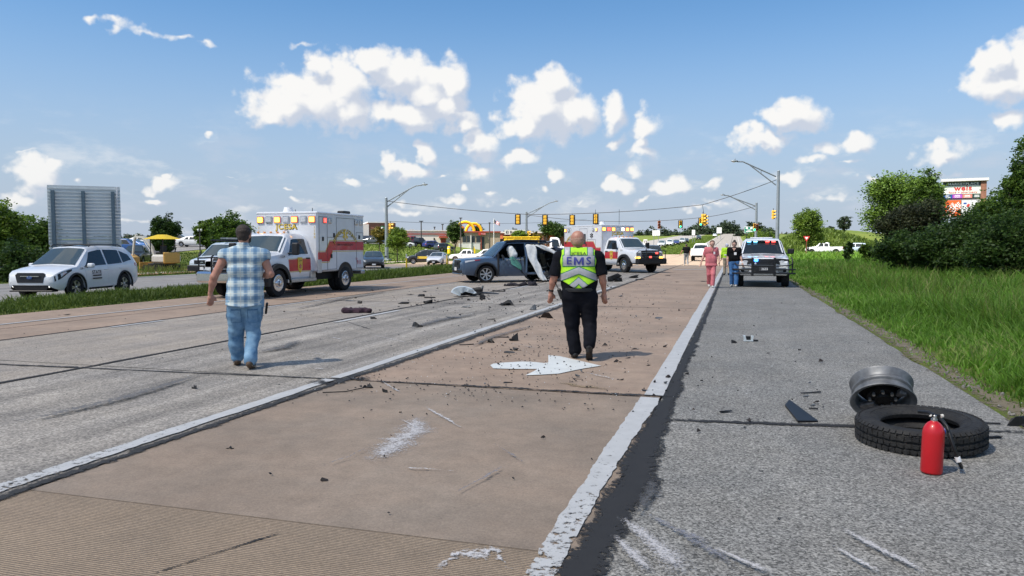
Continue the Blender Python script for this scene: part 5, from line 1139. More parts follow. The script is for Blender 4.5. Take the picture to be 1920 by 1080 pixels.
# ------------------------------------------------------------------ cars farther off
m_blk = paint('black_car_paint', (.014, .015, .018)); m_dgrey = paint('dark_grey_paint', (.045, .055, .065)); m_blue = paint('blue_car_paint', (.02, .10, .32)); m_purple = paint('deep_blue_paint', (.03, .04, .16)); m_silver = paint('silver_paint', (.42, .44, .46)); m_redp = paint('dark_red_paint', (.16, .015, .02)); m_tanp = paint('light_gold_paint', (.5, .42, .28))
def small(o, s): o.scale = (s,) * 3 if not isinstance(s, tuple) else s; return o
simple_car('sedan', 'dark grey sedan waiting past the rear of the nearer ambulance', 'car', SEDAN, m_dgrey, (-25.7, 50.2, 0), R(-62)).scale = (.86,) * 3
small(simple_car('sedan', 'white compact sedan waiting left of the wrecked car', 'car', SEDAN, m_white, tuple(on(821, 65)), R(-80)), .76)
t = simple_car('police_car', 'black police SUV with gold door stripe behind the white sedan', 'police car', SUV, m_blk, tuple(on(796, 68.5)), R(-158)); t.scale = (.74,) * 3; b = MB(); b.box((.1, .925, .8), (1.5, .012, .3)); b.build('stripe', m_gold, t); b = MB(); b.box((-.2, 0, 1.78), (.3, 1.1, .1), ch=.03); b.build('light_bar', m_lens, t)
small(simple_car('pickup_truck', 'white pickup half hidden behind the hood of the wrecked car', 'pickup truck', PICK, m_white, tuple(on(878, 78)), R(-170)), .66)
small(simple_car('parked_car', 'white hatchback behind the windscreen of the wrecked car', 'car', SUV, m_white, tuple(on(912, 84)), R(-165)), .75)
t = simple_car('pickup_truck', 'white pickup driving away on the sunlit right lanes', 'pickup truck', PICK, m_white, (-3.6, 86, 0), R(90))
def on_lane(px, Z, rz=-90): p = on(px, Z); return (p.x, p.y, p.z), R(rz)
simple_car('pickup_truck', 'white crew cab pickup beyond the tall grass on the side road', 'pickup truck', PICK, m_white, (lambda p: (p.x, p.y, p.z + .05))(on(1547, 122)), R(168)); 
simple_car('parked_car', 'silver blue hatchback following the crew cab pickup', 'car', SUV, paint('pale_blue_paint', (.42, .5, .62)), (lambda p: (p.x, p.y, p.z + .05))(on(1600, 124)), R(168))
t = simple_car('pickup_truck', 'white utility pickup with a high white bed beside the front of the angled ambulance', 'pickup truck', PICK, m_white, (-11.2, 92, 0), R(-80)); b = MB(); b.box((-1.7, 0, 1.55), (2.2, 1.9, .6), ch=.05); b.build('bed_cover', m_white, t)
simple_car('parked_car', 'black SUV stopped just beyond the push bumper of the angled ambulance', 'car', SUV, m_blk, (-7.6, 72, 0), R(100))
for i, (px, Z, sp, m, lab) in enumerate([(1241, 176, SUV, m_silver, 'silver car nearest in the queue coming down the far hill'), (1256, 188, SUV, m_white, 'white car second in the queue coming down the far hill'), (1268, 202, SEDAN, m_purple, 'dark blue car third in the queue coming down the far hill'), (1279, 216, SUV, m_silver, 'grey car fourth in the queue coming down the far hill'), (1286, 230, SEDAN, m_blk, 'black car at the back of the queue on the far hill'), (1310, 282, SUV, m_blk, 'lone black car between the queue and the hill crest'), (1340, 360, SUV, m_white, 'white van near the crest of the far hill')]):
    l, r = on_lane(px, Z); simple_car('car', lab, 'car', sp, m, l, r, 'cars coming down the far hill', details=False)
for i, (px, Z, rz, sp, m, lab) in enumerate([(236, 78, 20, SUV, m_blue, 'bright blue car beside the big sign on the raised lot'), (252, 82, 15, SEDAN, m_blue, 'second blue car right of the bright blue one'), (268, 90, 10, SEDAN, m_silver, 'silver car parked under the white canopy roof'), (257, 62, -60, PICK, m_blk, 'black pickup with off-road tyres behind the white crossover'), (333, 92, 25, SUV, m_dgrey, 'dark grey SUV below the lamp post on the raised lot'), (364, 88, 15, SEDAN, m_silver, 'silver sedan left of the twin globe lamp'), (747, 118, 60, SUV, m_blk, 'black SUV parked in front of the white building, leftmost'), (756, 108, 30, SEDAN, m_white, 'white sedan parked at the lot edge by the young tree'), (771, 118, 60, PICK, m_redp, 'dark red pickup parked in front of the white building'), (785, 115, 70, PICK, m_blk, 'black pickup parked in front of the white building'), (812, 114, 50, SUV, m_purple, 'deep blue car parked in front of the white building'), (833, 112, 60, SUV, m_dgrey, 'grey SUV parked beside the yellow bollard'), (1042, 130, 10, SUV, m_white, 'white car on the lot right of the yellow truck bed'), (700, 110, 10, SEDAN, m_dgrey, 'dark sedan parked under the brick store canopy'), (985, 128, 20, SUV, m_purple, 'dark blue car parked near the orange awnings')]):
    l, r = on_lane(px, Z, rz); l = (l[0], l[1], l[2] + .06); small(simple_car('parked_car', lab, 'car', sp, m, l, r, 'cars on the raised parking lot', details=False), .7 if px > 690 else .85)
# truck with a yellow tipper bed behind the wreck
def yellow_truck():
    t = thing('tipper_truck', 'white truck with a yellow tipper bed behind the wrecked car', 'truck', (-18.6, 71, 0), R(14)); t.scale = (.78, .78, .92); m_y = M('yellow_bed_paint', (.72, .50, .015), .4, var=.06)
    b = MB(); b.box((-1.9, 0, 2.15), (4.4, 2.3, 1.1), ch=.04); o = b.build('tipper_bed', m_y, t); c = MB(); c.box((-1.9, 0, 2.73), (4.6, 2.45, .1), ch=.02)
    for k in range(5): c.box((-3.8 + k * .95, -1.18, 2.15), (.1, .08, 1.0))
    c.build('bed_rim', m_y, o)
    b = MB(); b.box((0, 0, .9), (8.2, .9, .3)); b.build('chassis', m_under, t)
    cab = [(1.6, .8, 1.6, 2.5, 1.0), (1.7, .7, 1.6, 2.68, 1.05), (2.5, .7, 1.6, 2.68, 1.05), (2.75, .7, 1.6, 2.55, 1.05), (3.15, .7, 1.6, 1.75, 1.0), (4.1, .75, 1.45, 1.55, .92), (4.4, .8, 1.3, 1.38, .84)]
    sh = Shell(3, cab, [(3.5, .5)], .58, tumble=.15); sh.body('cab', m_white, t); sh.top('windscreen', 2.78, 3.12, m_glass2, t, .92, .012)
    for sd in (1, -1):
        sh.patch('window', [(1.85, 5.1), (2.85, 5.1), (2.62, 5.85), (1.85, 5.9)], sd, m_glass, t, .01); b = MB(); b.box((4.25, sd * .7, 1.2), (.2, .25, .25), ch=.04); b.build('headlight', m_lens, t)
        wheel(t, 3.5, sd * .95, .5, .28, sd, 0, m_steel, .58, style='truck'); wheel(t, -2.4, sd * .95, .5, .28, sd, 0, m_steel, .58, style='truck'); mirror(t, 2.9, 1.1, 2.0, sd, m_plas, (.1, .2, .4))
    b = MB(); b.box((4.42, 0, 1.0), (.1, 1.0, .5), ch=.03); b.build('grille', m_chrome, t); b = MB(); b.box((4.45, 0, .65), (.2, 2.0, .25), ch=.04); b.build('bumper', m_steel, t)
    b = MB(); b.tube([(1.2, -.9, 1.0), (1.2, -.9, 2.9)], .05, 6); b.tube([(.9, .9, 1.0), (.9, .9, 2.6), (.9, -.9, 2.6), (.9, -.9, 1.0)], .05, 6); b.build('headache_rack', m_plas, t)
yellow_truck()
# small excavator at the digging
def excavator():
    t = thing('mini_excavator', 'small white excavator with a yellow canopy by the dug soil', 'excavator', tuple(on(303, 47.5) + Vector((0, 0, .03))), R(176)); mw = M('machine_white', (.62, .60, .55), .5); my = M('canopy_yellow', (.80, .55, .01), .5); mo = M('mustard_panel', (.62, .36, .08), .5)
    for sd in (-1, 1):
        b = MB(); b.prism([(-.85, .2), (-.75, .02), (.75, .02), (.85, .2), (.75, .4), (-.75, .4)], .3, plane_X((0, sd * .72 - .15, .0), (0, -1, 0), (1, 0, 0)) if False else Matrix.Translation((0, sd * .62 + .15, 0)) @ Matrix.Rotation(R(90), 4, 'X')); b.build('track', m_rub, t)
    b = MB(); b.box((0, 0, .42), (1.3, 1.1, .14), ch=.03); b.build('track_frame', m_plas, t)
    b = MB(); b.box((-.35, 0, .78), (1.2, 1.4, .55), ch=.12); b.build('engine_cover', mw, t); b = MB(); b.box((-.9, .1, .85), (.16, 1.3, .7), ch=.05); b.build('counterweight', mo, t)
    b = MB(); b.box((-.1, .15, 1.15), (.5, .5, .15), ch=.05); b.box((-.3, .15, 1.4), (.12, .5, .5), ch=.04); b.build('seat', m_plas, t)
    b = MB()
    for x, y in ((.35, .55), (.35, -.45), (-.65, .55), (-.65, -.45)): b.tube([(x, y, .8), (x, y, 2.05)], .03, 6)
    b.build('canopy_frame', m_plas, t)
    b = MB(); b.add([(-.95, -.7, 2.03), (.75, -.7, 2.03), (.75, .8, 2.03), (-.95, .8, 2.03), (-.3, -.15, 2.32), (.1, -.15, 2.32), (.1, .2, 2.32), (-.3, .2, 2.32)], [(0, 1, 5, 4), (1, 2, 6, 5), (2, 3, 7, 6), (3, 0, 4, 7), (4, 5, 6, 7), (3, 2, 1, 0)]); b.build('canopy', my, t)
    b = MB(); b.tube([(.6, -.1, .75), (.9, -.1, 1.5), (1.5, -.1, 2.15), (2.3, -.1, 2.2)], [.1, .12, .12, .08], 4); b.build('boom', mw, t)
    b = MB(); b.tube([(2.15, -.1, 2.35), (2.35, -.1, 2.1), (2.55, -.1, 1.0)], [.07, .09, .06], 4); b.build('arm', mw, t)
    b = MB(); b.tube([(1.0, -.1, 1.2), (1.6, -.1, 1.95)], .05, 6); b.build('hydraulic_cylinder', m_steel, t)
    b = MB(); b.prism([(0, 0), (.25, .1), (.35, -.35), (.05, -.6), (-.3, -.45), (-.25, -.1)], .5, Matrix.Translation((2.5, .15, .98)) @ Matrix.Rotation(R(90), 4, 'X')); b.build('bucket', mo, t)
    b = MB(); b.box((1.1, 0, .35), (.08, 1.5, .45), ch=.02); b.box((.9, 0, .35), (.4, .3, .1)); b.build('dozer_blade', mo, t)
excavator()
# ------------------------------------------------------------------ people (local axes: +X to their right, +Y the way they face, Z up)
m_skin = M('skin_tanned', (.50, .26, .18), .5, var=.16, scale=14, col2=(.42, .185, .13)); m_skin2 = M('skin_fair', (.55, .33, .25), .5, var=.1, scale=14)
m_eye = M('eye_white', (.7, .7, .7), .2); m_dkhair = M('dark_hair', (.035, .024, .018), .7, var=.4, scale=60, bump=.4); m_stub = M('grey_stubble', (.42, .25, .185), .7, var=.25, scale=80); m_auburn = M('auburn_hair', (.12, .055, .03), .6, var=.3, scale=40); m_lip = M('lips', (.35, .13, .11), .5)
m_boot = M('brown_boot', (.085, .055, .035), .7, var=.3); m_sole = M('tan_sole', (.30, .23, .16), .8); m_blkshoe = M('black_boot', (.012, .012, .013), .5); m_trainer = M('pale_trainer', (.55, .55, .52), .6, var=.2)
def V3(*a): return Vector(a)
def hand_prims(w, d, a, s=1.0, curl=.5, fr=.0095):
    "palm, thumb and four bent fingers; w wrist, d hand direction, a towards the thumb"
    d = d.normalized(); a = (a - d * a.dot(d)).normalized(); n = d.cross(a)     # n: palm side or back by the sign of curl
    P_ = [(w, w + d * .05 * s, .026 * s, .030 * s), (w + d * .045 * s + a * .022 * s, w + d * .085 * s + a * .026 * s, .018 * s, .014 * s), (w + d * .045 * s - a * .02 * s, w + d * .08 * s - a * .026 * s, .018 * s, .013 * s), (w + d * .05 * s, w + d * .085 * s, .02 * s, .014 * s)]
    for k, ln in enumerate((.068, .078, .072, .055)):
        b = w + d * .085 * s + a * (1.5 - k) * .0195 * s; c = curl * (.7 + .15 * k)
        d1 = (d * math.cos(c) + n * math.sin(c)); d2 = (d * math.cos(c * 2.1) + n * math.sin(c * 2.1)); m_ = b + d1 * ln * .55 * s
        P_ += [(b, m_, fr * s, fr * s), (m_, m_ + d2 * ln * .5 * s, fr * s, fr * .8 * s)]
    t0 = w + d * .025 * s + a * .026 * s; t1 = t0 + (d * .7 + a * .6 + n * .25) * .045 * s
    P_ += [(t0, t1, .013 * s, .011 * s), (t1, t1 + (d * .9 + a * .1 + n * .35) * .035 * s, .011 * s, .009 * s)]
    return P_
def foot_prims(an, toe, s=1, r=.045):
    f = (toe - an).normalized(); 
    return [(an + V3(0, 0, -.01), an + f * .03 + V3(0, 0, -.03), r, r * .95), (an + f * .02 + V3(0, 0, -.035), toe, r * .9, r * .72, 1), (an - f * .045 + V3(0, 0, -.035), an, r * .85, r * .85)]
def head_prims(c, f, s=1.0):
    "skull, jaw, nose, brow, ears; c centre, f facing direction"
    f = f.normalized(); r = f.cross(V3(0, 0, 1)).normalized(); u = r.cross(f)
    return [(c + u * .030 - f * .012, c + u * .028 + f * .012, .086 * s, .082 * s), (c - u * .02 + f * .02, c - u * .072 + f * .045, .066 * s, .036 * s), (c - f * .03 - u * .03, c - f * .02, .07 * s, .08 * s),
            (c + f * .088 + u * .01, c + f * .108 - u * .022, .009 * s, .014 * s), (c + f * .084 + u * .028 - r * .03, c + f * .084 + u * .028 + r * .03, .011 * s, .011 * s),
            (c + r * .080 - f * .002 + u * .012, c + r * .082 - f * .006 - u * .028, .017 * s, .012 * s), (c - r * .080 - f * .002 + u * .012, c - r * .082 - f * .006 - u * .028, .017 * s, .012 * s)]
def face_parts(t, c, f, s=1.0):
    f = f.normalized(); r = f.cross(V3(0, 0, 1)).normalized(); u = r.cross(f)
    for sd in (-1, 1):
        b = MB(); b.ball(c + f * .080 * s + r * sd * .032 * s + u * .008, .012 * s, 8, 6); e = b.build('eye', m_eye, t, True); b = MB(); b.ball(c + f * .090 * s + r * sd * .032 * s + u * .008, .0055 * s, 6, 5); b.build('pupil', m_txt, e, True)
    b = MB(); b.ball((0, 0, 0), (.024 * s, .008 * s, .007 * s), 8, 6, Matrix.Translation(c + f * .084 * s - u * .052 * s) @ r.to_track_quat('X', 'Z').to_matrix().to_4x4()); b.build('mouth', m_lip, t, True)
def figure(name, label, loc, rz, J, g=1.0, skin=None, top=None, trousers=None, shoes=None, hair=None, h=.008, sleeve=.55, hem=.9, waist=1.0, belly=0, face=None, hs=1.0, curl=(.5, .5), thumbs=None, leg_r=(.105, .082, .066), shoe_r=.05, long=False, noise=(.008, .007), co=.07, hemt=0, soles=None, sleeve_r=.068, hairf=None):
    t = thing(name, label, 'person', loc, rz); skin = skin or m_skin
    f = face or V3(0, 1, 0); hd = J['head']; nk = J['neck']; cs, pv = J['chest'], J['pelvis']
    tor = [(cs + V3(-.11 * g, 0, .05), cs + V3(.11 * g, 0, .05), .115 * g, .115 * g, 1.05), (cs + V3(-.08 * g, 0, -.12), cs + V3(.08 * g, 0, -.12), .125 * g, .125 * g, 1.05), (cs.lerp(pv, .62) + V3(-.07 * g, belly * .5, 0), cs.lerp(pv, .62) + V3(.07 * g, belly * .5, 0), .125 * g + belly * .3, .125 * g + belly * .3, 1.0), (pv + V3(-.07 * g, 0, .02), pv + V3(.07 * g, 0, .02), .12 * g, .12 * g, 1.05)]
    body = list(tor) + [(nk + V3(0, 0, -.08), hd + V3(0, -.01, -.05), .062 * g ** .5, .056)] + head_prims(hd, f, hs)
    sl = []; carve = []
    for sd, k in ((-1, 'l'), (1, 'r')):
        s_, e, w = J['sh' + k], J['el' + k], J['wr' + k]; d = (w - e).normalized()
        body += [(cs + V3(sd * .1, 0, .10), s_, .085 * g ** .5, .066 * g ** .5), (s_, e, .060 * g ** .6, .046 * g ** .5), (e, e.lerp(w, .35), .046 * g ** .5, .047 * g ** .5), (e.lerp(w, .35), w, .046 * g ** .5, .028)]
        th = (thumbs or {}).get(k, V3(-sd * .25, 1, 0)); hdv = J.get('hd' + k, d)
        body += hand_prims(w + hdv.normalized() * .012, hdv, th, 1.05, curl[0 if sd < 0 else 1] * (1 if sd > 0 else -1) * (1 if th.y >= 0 else -1), max(.0095, h * .95))
        if sleeve > 0:
            p = s_.lerp(e, sleeve) if sleeve <= 1 else e.lerp(w, sleeve - 1)
            if sleeve <= 1: sl += [(s_, p, .084 * g ** .5, sleeve_r * g ** .5)]; dd = (e - s_).normalized()
            else: sl += [(s_, e, .082 * g ** .5, .064), (e, p, .064, .052)]; dd = d
            carve.append((p + dd * co, p + dd * .16, -.072 * g ** .5, -.06))
        hp, kn, an, toe = J['hp' + k], J['kn' + k], J['an' + k], J['to' + k]
        body += [(hp, kn, .085 * g ** .5, .06), (kn, an, .058, .04)] + foot_prims(an, toe, 1, .038)
    blob('body', body, skin, t, h, .022)
    if top:
        ins = .016
        P_ = [(a, b, ra + ins, rb + ins, *q) for a, b, ra, rb, *q in tor] + [(cs + V3(sd * .1 * g, 0, .105), J['sh' + k] + V3(0, 0, .008), .10 * g ** .5, .085 * g ** .5) for sd, k in ((-1, 'l'), (1, 'r'))] + [(nk + V3(0, 0, -.07), nk + V3(0, -.005, -.03), .085 * g ** .5, .075 * g ** .5)] + sl + carve
        if long: P_ += [(pv + V3(-.085 * g, 0, -.12), pv + V3(.085 * g, 0, -.12), .158 * g, .158 * g), (pv + V3(-.075 * g, 0, .05), pv + V3(.075 * g, 0, .05), .15 * g, .15 * g)]
        blob('shirt', P_, top, t, h, .035, cloth_noise(noise[0], 3), [((0, 0, hem), (hemt, 0, -1)), ((0, 0, hem), (-hemt, 0, -1)), ((0, 0, nk.z - .005), (0, 0, 1))])
    if trousers:
        P_ = [(pv + V3(-.075 * g, 0, .0), pv + V3(.075 * g, 0, .0), .135 * g, .135 * g, 1.02)]
        for k in 'lr':
            hp, kn, an = J['hp' + k], J['kn' + k], J['an' + k]
            P_ += [(hp, kn, leg_r[0] * g ** .6, leg_r[1]), (kn, an + (kn - an).normalized() * .03, leg_r[1], leg_r[2])]
        blob('trousers', P_, trousers, t, h, .03, cloth_noise(noise[1], 8, 8, 10), [((0, 0, waist), (0, 0, 1))])
    for k in 'lr':
        P_ = foot_prims(J['an' + k], J['to' + k], 1, shoe_r); lo = min(J['an' + k].z, J['to' + k].z)
        sh_ = blob('shoe', P_, shoes or m_blkshoe, t, min(h, .01), .02)
        if soles:
            a, b = J['an' + k], J['to' + k]; fv = (b - a); up_ = V3(0, 0, 1); fv.normalize(); n_ = (up_ - fv * up_.dot(fv)).normalized(); w_ = fv.cross(n_)
            m = MB(); c = (a + V3(0, 0, -.04)).lerp(b, .5) - n_ * (shoe_r * .78); X = Matrix((w_, fv, n_)).transposed().to_4x4(); X.translation = c; L_ = (b - a).length + shoe_r * 1.9
            m.prism([(-.04, -L_ * .5), (.04, -L_ * .5), (.048, L_ * .2), (.035, L_ * .5), (-.035, L_ * .5), (-.048, L_ * .2)], .028, X); m.build('sole', soles, sh_)
    if hair:
        u = V3(0, 0, 1); hp_ = hairf(hd, f) if hairf else [(hd + u * .038 - f * .02, hd + u * .036 + f * .008, .090 * hs, .086 * hs), (hd - f * .035 - u * .02, hd - f * .025 + u * .02, .076 * hs, .088 * hs)]
        blob('hair', hp_, hair, t, min(h, .008), .02, cloth_noise(.004, 5, 40, 30), [(hd + f * .055 + u * .02, f * .8 - u * .6)] if not hairf else ())
    face_parts(t, hd, f, hs)
    return t
def fabric(name, c, c2, scale=18, bump=.3): return M(name, c, .9, col2=c2, scale=scale, bump=bump, bscale=9, spec=.15)
def plaid():
    m = bpy.data.materials.new('blue_plaid'); m.use_nodes = True; nt = m.node_tree; b = nt.nodes['Principled BSDF']; L = nt.links.new; b.inputs['Roughness'].default_value = .9; b.inputs['Specular IOR Level'].default_value = .15
    tc = nn(nt, 'ShaderNodeTexCoord'); s = nn(nt, 'ShaderNodeSeparateXYZ'); L(tc.outputs['Object'], s.inputs[0])
    def band(src, per, off, lo, hi):
        a = nn(nt, 'ShaderNodeMath', operation='MULTIPLY_ADD'); L(src, a.inputs[0]); a.inputs[1].default_value = 1 / per; a.inputs[2].default_value = off
        f = nn(nt, 'ShaderNodeMath', operation='PINGPONG'); L(a.outputs[0], f.inputs[0]); f.inputs[1].default_value = .5
        r = nn(nt, 'ShaderNodeMapRange', interpolation_type='SMOOTHSTEP'); L(f.outputs[0], r.inputs[0]); r.inputs[1].default_value = lo; r.inputs[2].default_value = hi; return r.outputs[0]
    bx, bz = band(s.outputs[0], .125, .25, .26, .36), band(s.outputs[2], .125, .1, .26, .36); tx, tz = band(s.outputs[0], .0625, .0, .40, .47), band(s.outputs[2], .0625, .3, .40, .47); wx, wz = band(s.outputs[0], .125, .75, .42, .48), band(s.outputs[2], .125, .6, .42, .48)
    def mixc(f, c0, c1):
        x = nn(nt, 'ShaderNodeMix', data_type='RGBA'); L(f, x.inputs[0]); 
        L(c0, x.inputs[6]) if not isinstance(c0, tuple) else setattr(x.inputs[6], 'default_value', c0 + (1,)); x.inputs[7].default_value = c1 + (1,); return x.outputs[2]
    def mulf(a, k): q = nn(nt, 'ShaderNodeMath', operation='MULTIPLY'); L(a, q.inputs[0]); q.inputs[1].default_value = k; return q.outputs[0]
    c = mixc(mulf(bx, .62), (.56, .66, .68), (.10, .24, .42)); c = mixc(mulf(bz, .6), c, (.07, .19, .36)); c = mixc(mulf(tx, .3), c, (.05, .10, .2)); c = mixc(mulf(tz, .3), c, (.05, .10, .2)); c = mixc(mulf(wx, .5), c, (.72, .74, .66)); c = mixc(mulf(wz, .5), c, (.72, .74, .66))
    L(c, b.inputs['Base Color']); n = nn(nt, 'ShaderNodeTexNoise', Scale=7, Detail=3, Distortion=.6); L(tc.outputs['Object'], n.inputs['Vector']); bp = nn(nt, 'ShaderNodeBump', Strength=.6, Distance=.03); L(n.outputs[0], bp.inputs['Height']); L(bp.outputs[0], b.inputs['Normal']); return m
m_denim = fabric('faded_denim', (.085, .19, .33), (.25, .40, .54), 7, .5); m_denim2 = fabric('blue_denim', (.04, .12, .30), (.09, .22, .45), 9, .4); m_navy = fabric('navy_cloth', (.004, .0045, .007), (.009, .010, .015), 6, .4)
# man in the plaid shirt
J = dict(head=V3(.01, .02, 1.755), neck=V3(0, 0, 1.655), chest=V3(.01, 0, 1.40), pelvis=V3(.01, 0, .90), shl=V3(-.225, 0, 1.475), ell=V3(-.365, -.02, 1.205), wrl=V3(-.425, .05, .985), shr=V3(.245, 0, 1.47), elr=V3(.335, -.03, 1.235), wrr=V3(.20, .22, 1.20), hdl=V3(.02, .1, -1), hdr=V3(-.5, .8, .25),
         hpl=V3(-.10, 0, .86), knl=V3(-.115, .10, .46), anl=V3(-.12, .17, .09), tol=V3(-.14, .33, .045), hpr=V3(.12, 0, .86), knr=V3(.10, .02, .46), anr=V3(.075, -.22, .10), tor=V3(.10, -.06, .045))
man = figure('person', 'man in a sleeveless blue plaid shirt and faded jeans walking away', (-6.2, 8.42, 0), R(31), J, 1.06, m_skin, plaid(), m_denim, m_boot, m_dkhair, .0065, .06, .80, .95, .06, V3(.28, 1, -.05).normalized(), 1.06, (.45, .6), dict(l=V3(.75, .6, 0), r=V3(0, 0, 1)), (.122, .102, .085), .05, True, noise=(.014, .019), co=.045, hemt=.16, soles=m_sole, sleeve_r=.072)
f_ = V3(.28, 1, -.05).normalized(); hd_ = J['head']
blob('beard', [(hd_ + f_ * .03 + V3(0, 0, -.07), hd_ + f_ * .075 + V3(0, 0, -.085), .062, .04), (hd_ + V3(.06, .03, -.03), hd_ + V3(.05, .05, -.075), .03, .035)], m_dkhair, man, .008, .02)
b = MB(); b.box((.27, .10, .77), (.03, .05, .16), rot=Euler((.3, .15, 0)).to_matrix(), ch=.01); b.build('holster', m_plas, man)
def region_part(o, f, name, mat, off, parent):
    me = o.data; nv = len(me.vertices); co = np.empty(nv * 3, np.float32); me.vertices.foreach_get('co', co); co = co.reshape(-1, 3); no = np.empty(nv * 3, np.float32); me.vertices.foreach_get('normal', no); no = no.reshape(-1, 3)
    q = np.empty(len(me.loops), np.int32); me.loops.foreach_get('vertex_index', q); q = q.reshape(-1, 4); c = co[q].mean(1); s = f(c[:, 0], c[:, 1], c[:, 2])
    if not s.any(): return None
    u, inv = np.unique(q[s], return_inverse=True); return fastmesh(name, co[u] + no[u] * off * NSIGN, 4, inv.reshape(-1), mat, parent, smooth=True)
_tr = [c for c in man.children if c.name.startswith('trousers')][0]
_n = np.array([v.normal[:] for v in _tr.data.vertices]); _c = np.array([v.co[:] for v in _tr.data.vertices]); NSIGN = 1.0 if np.mean(np.sum((_c - _c.mean(0))[:, :2] * _n[:, :2], 1)) > 0 else -1.0
m_seam_d = fabric('denim_seam', (.06, .14, .25), (.12, .23, .36), 9)
for x0 in (-.165, .045): region_part(_tr, lambda x, y, z: (x > x0) & (x < x0 + .13) & (y < 0) & (z > .60) & (z < .78), 'pocket', m_seam_d, .003, _tr); region_part(_tr, lambda x, y, z: (x > x0 + .01) & (x < x0 + .12) & (y < 0) & (z > .61) & (z < .765), 'pocket', m_denim, .006, _tr)
for sx in (-1, 1): region_part(_tr, lambda x, y, z: (np.abs(x * sx - (.225 + .0 * z)) < .008) & (y < .02) & (z < .8), 'seam', m_seam_d, .004, _tr)
# officer in the safety vest
J = dict(head=V3(-.015, .03, 1.695), neck=V3(-.01, 0, 1.595), chest=V3(0, 0, 1.35), pelvis=V3(.01, 0, .94), shl=V3(-.265, 0, 1.435), ell=V3(-.345, -.04, 1.17), wrl=V3(-.395, .06, .955), shr=V3(.265, 0, 1.435), elr=V3(.33, -.05, 1.19), wrr=V3(.365, .04, .955), hdl=V3(0, .12, -1), hdr=V3(0, .1, -1),
         hpl=V3(-.11, 0, .88), knl=V3(-.085, .06, .50), anl=V3(-.045, .04, .085), tol=V3(-.06, .21, .045), hpr=V3(.14, 0, .88), knr=V3(.16, .02, .49), anr=V3(.15, -.26, .215), tor=V3(.155, -.13, .055))
ems = figure('person', 'bald officer in a lime EMS safety vest and navy trousers walking away', (-2.12, 10.42, 0), R(12), J, 1.16, m_skin2 if False else m_skin, m_navy, m_navy, m_blkshoe, m_stub, .0065, .86, .93, .99, .08, V3(-.05, 1, -.1), 1.12, (.35, .35), dict(l=V3(.7, .65, 0), r=V3(-.7, .65, 0)), (.125, .105, .088), .05, noise=(.010, .014), soles=m_blkshoe, sleeve_r=.082,
             hairf=lambda c, f: [(c - f * .032 + V3(0, 0, -.03), c - f * .03 + V3(0, 0, -.005), .0815, .0865), (c + V3(.02, -.005, 0), c + V3(-.02, -.005, 0), .084, .084)])
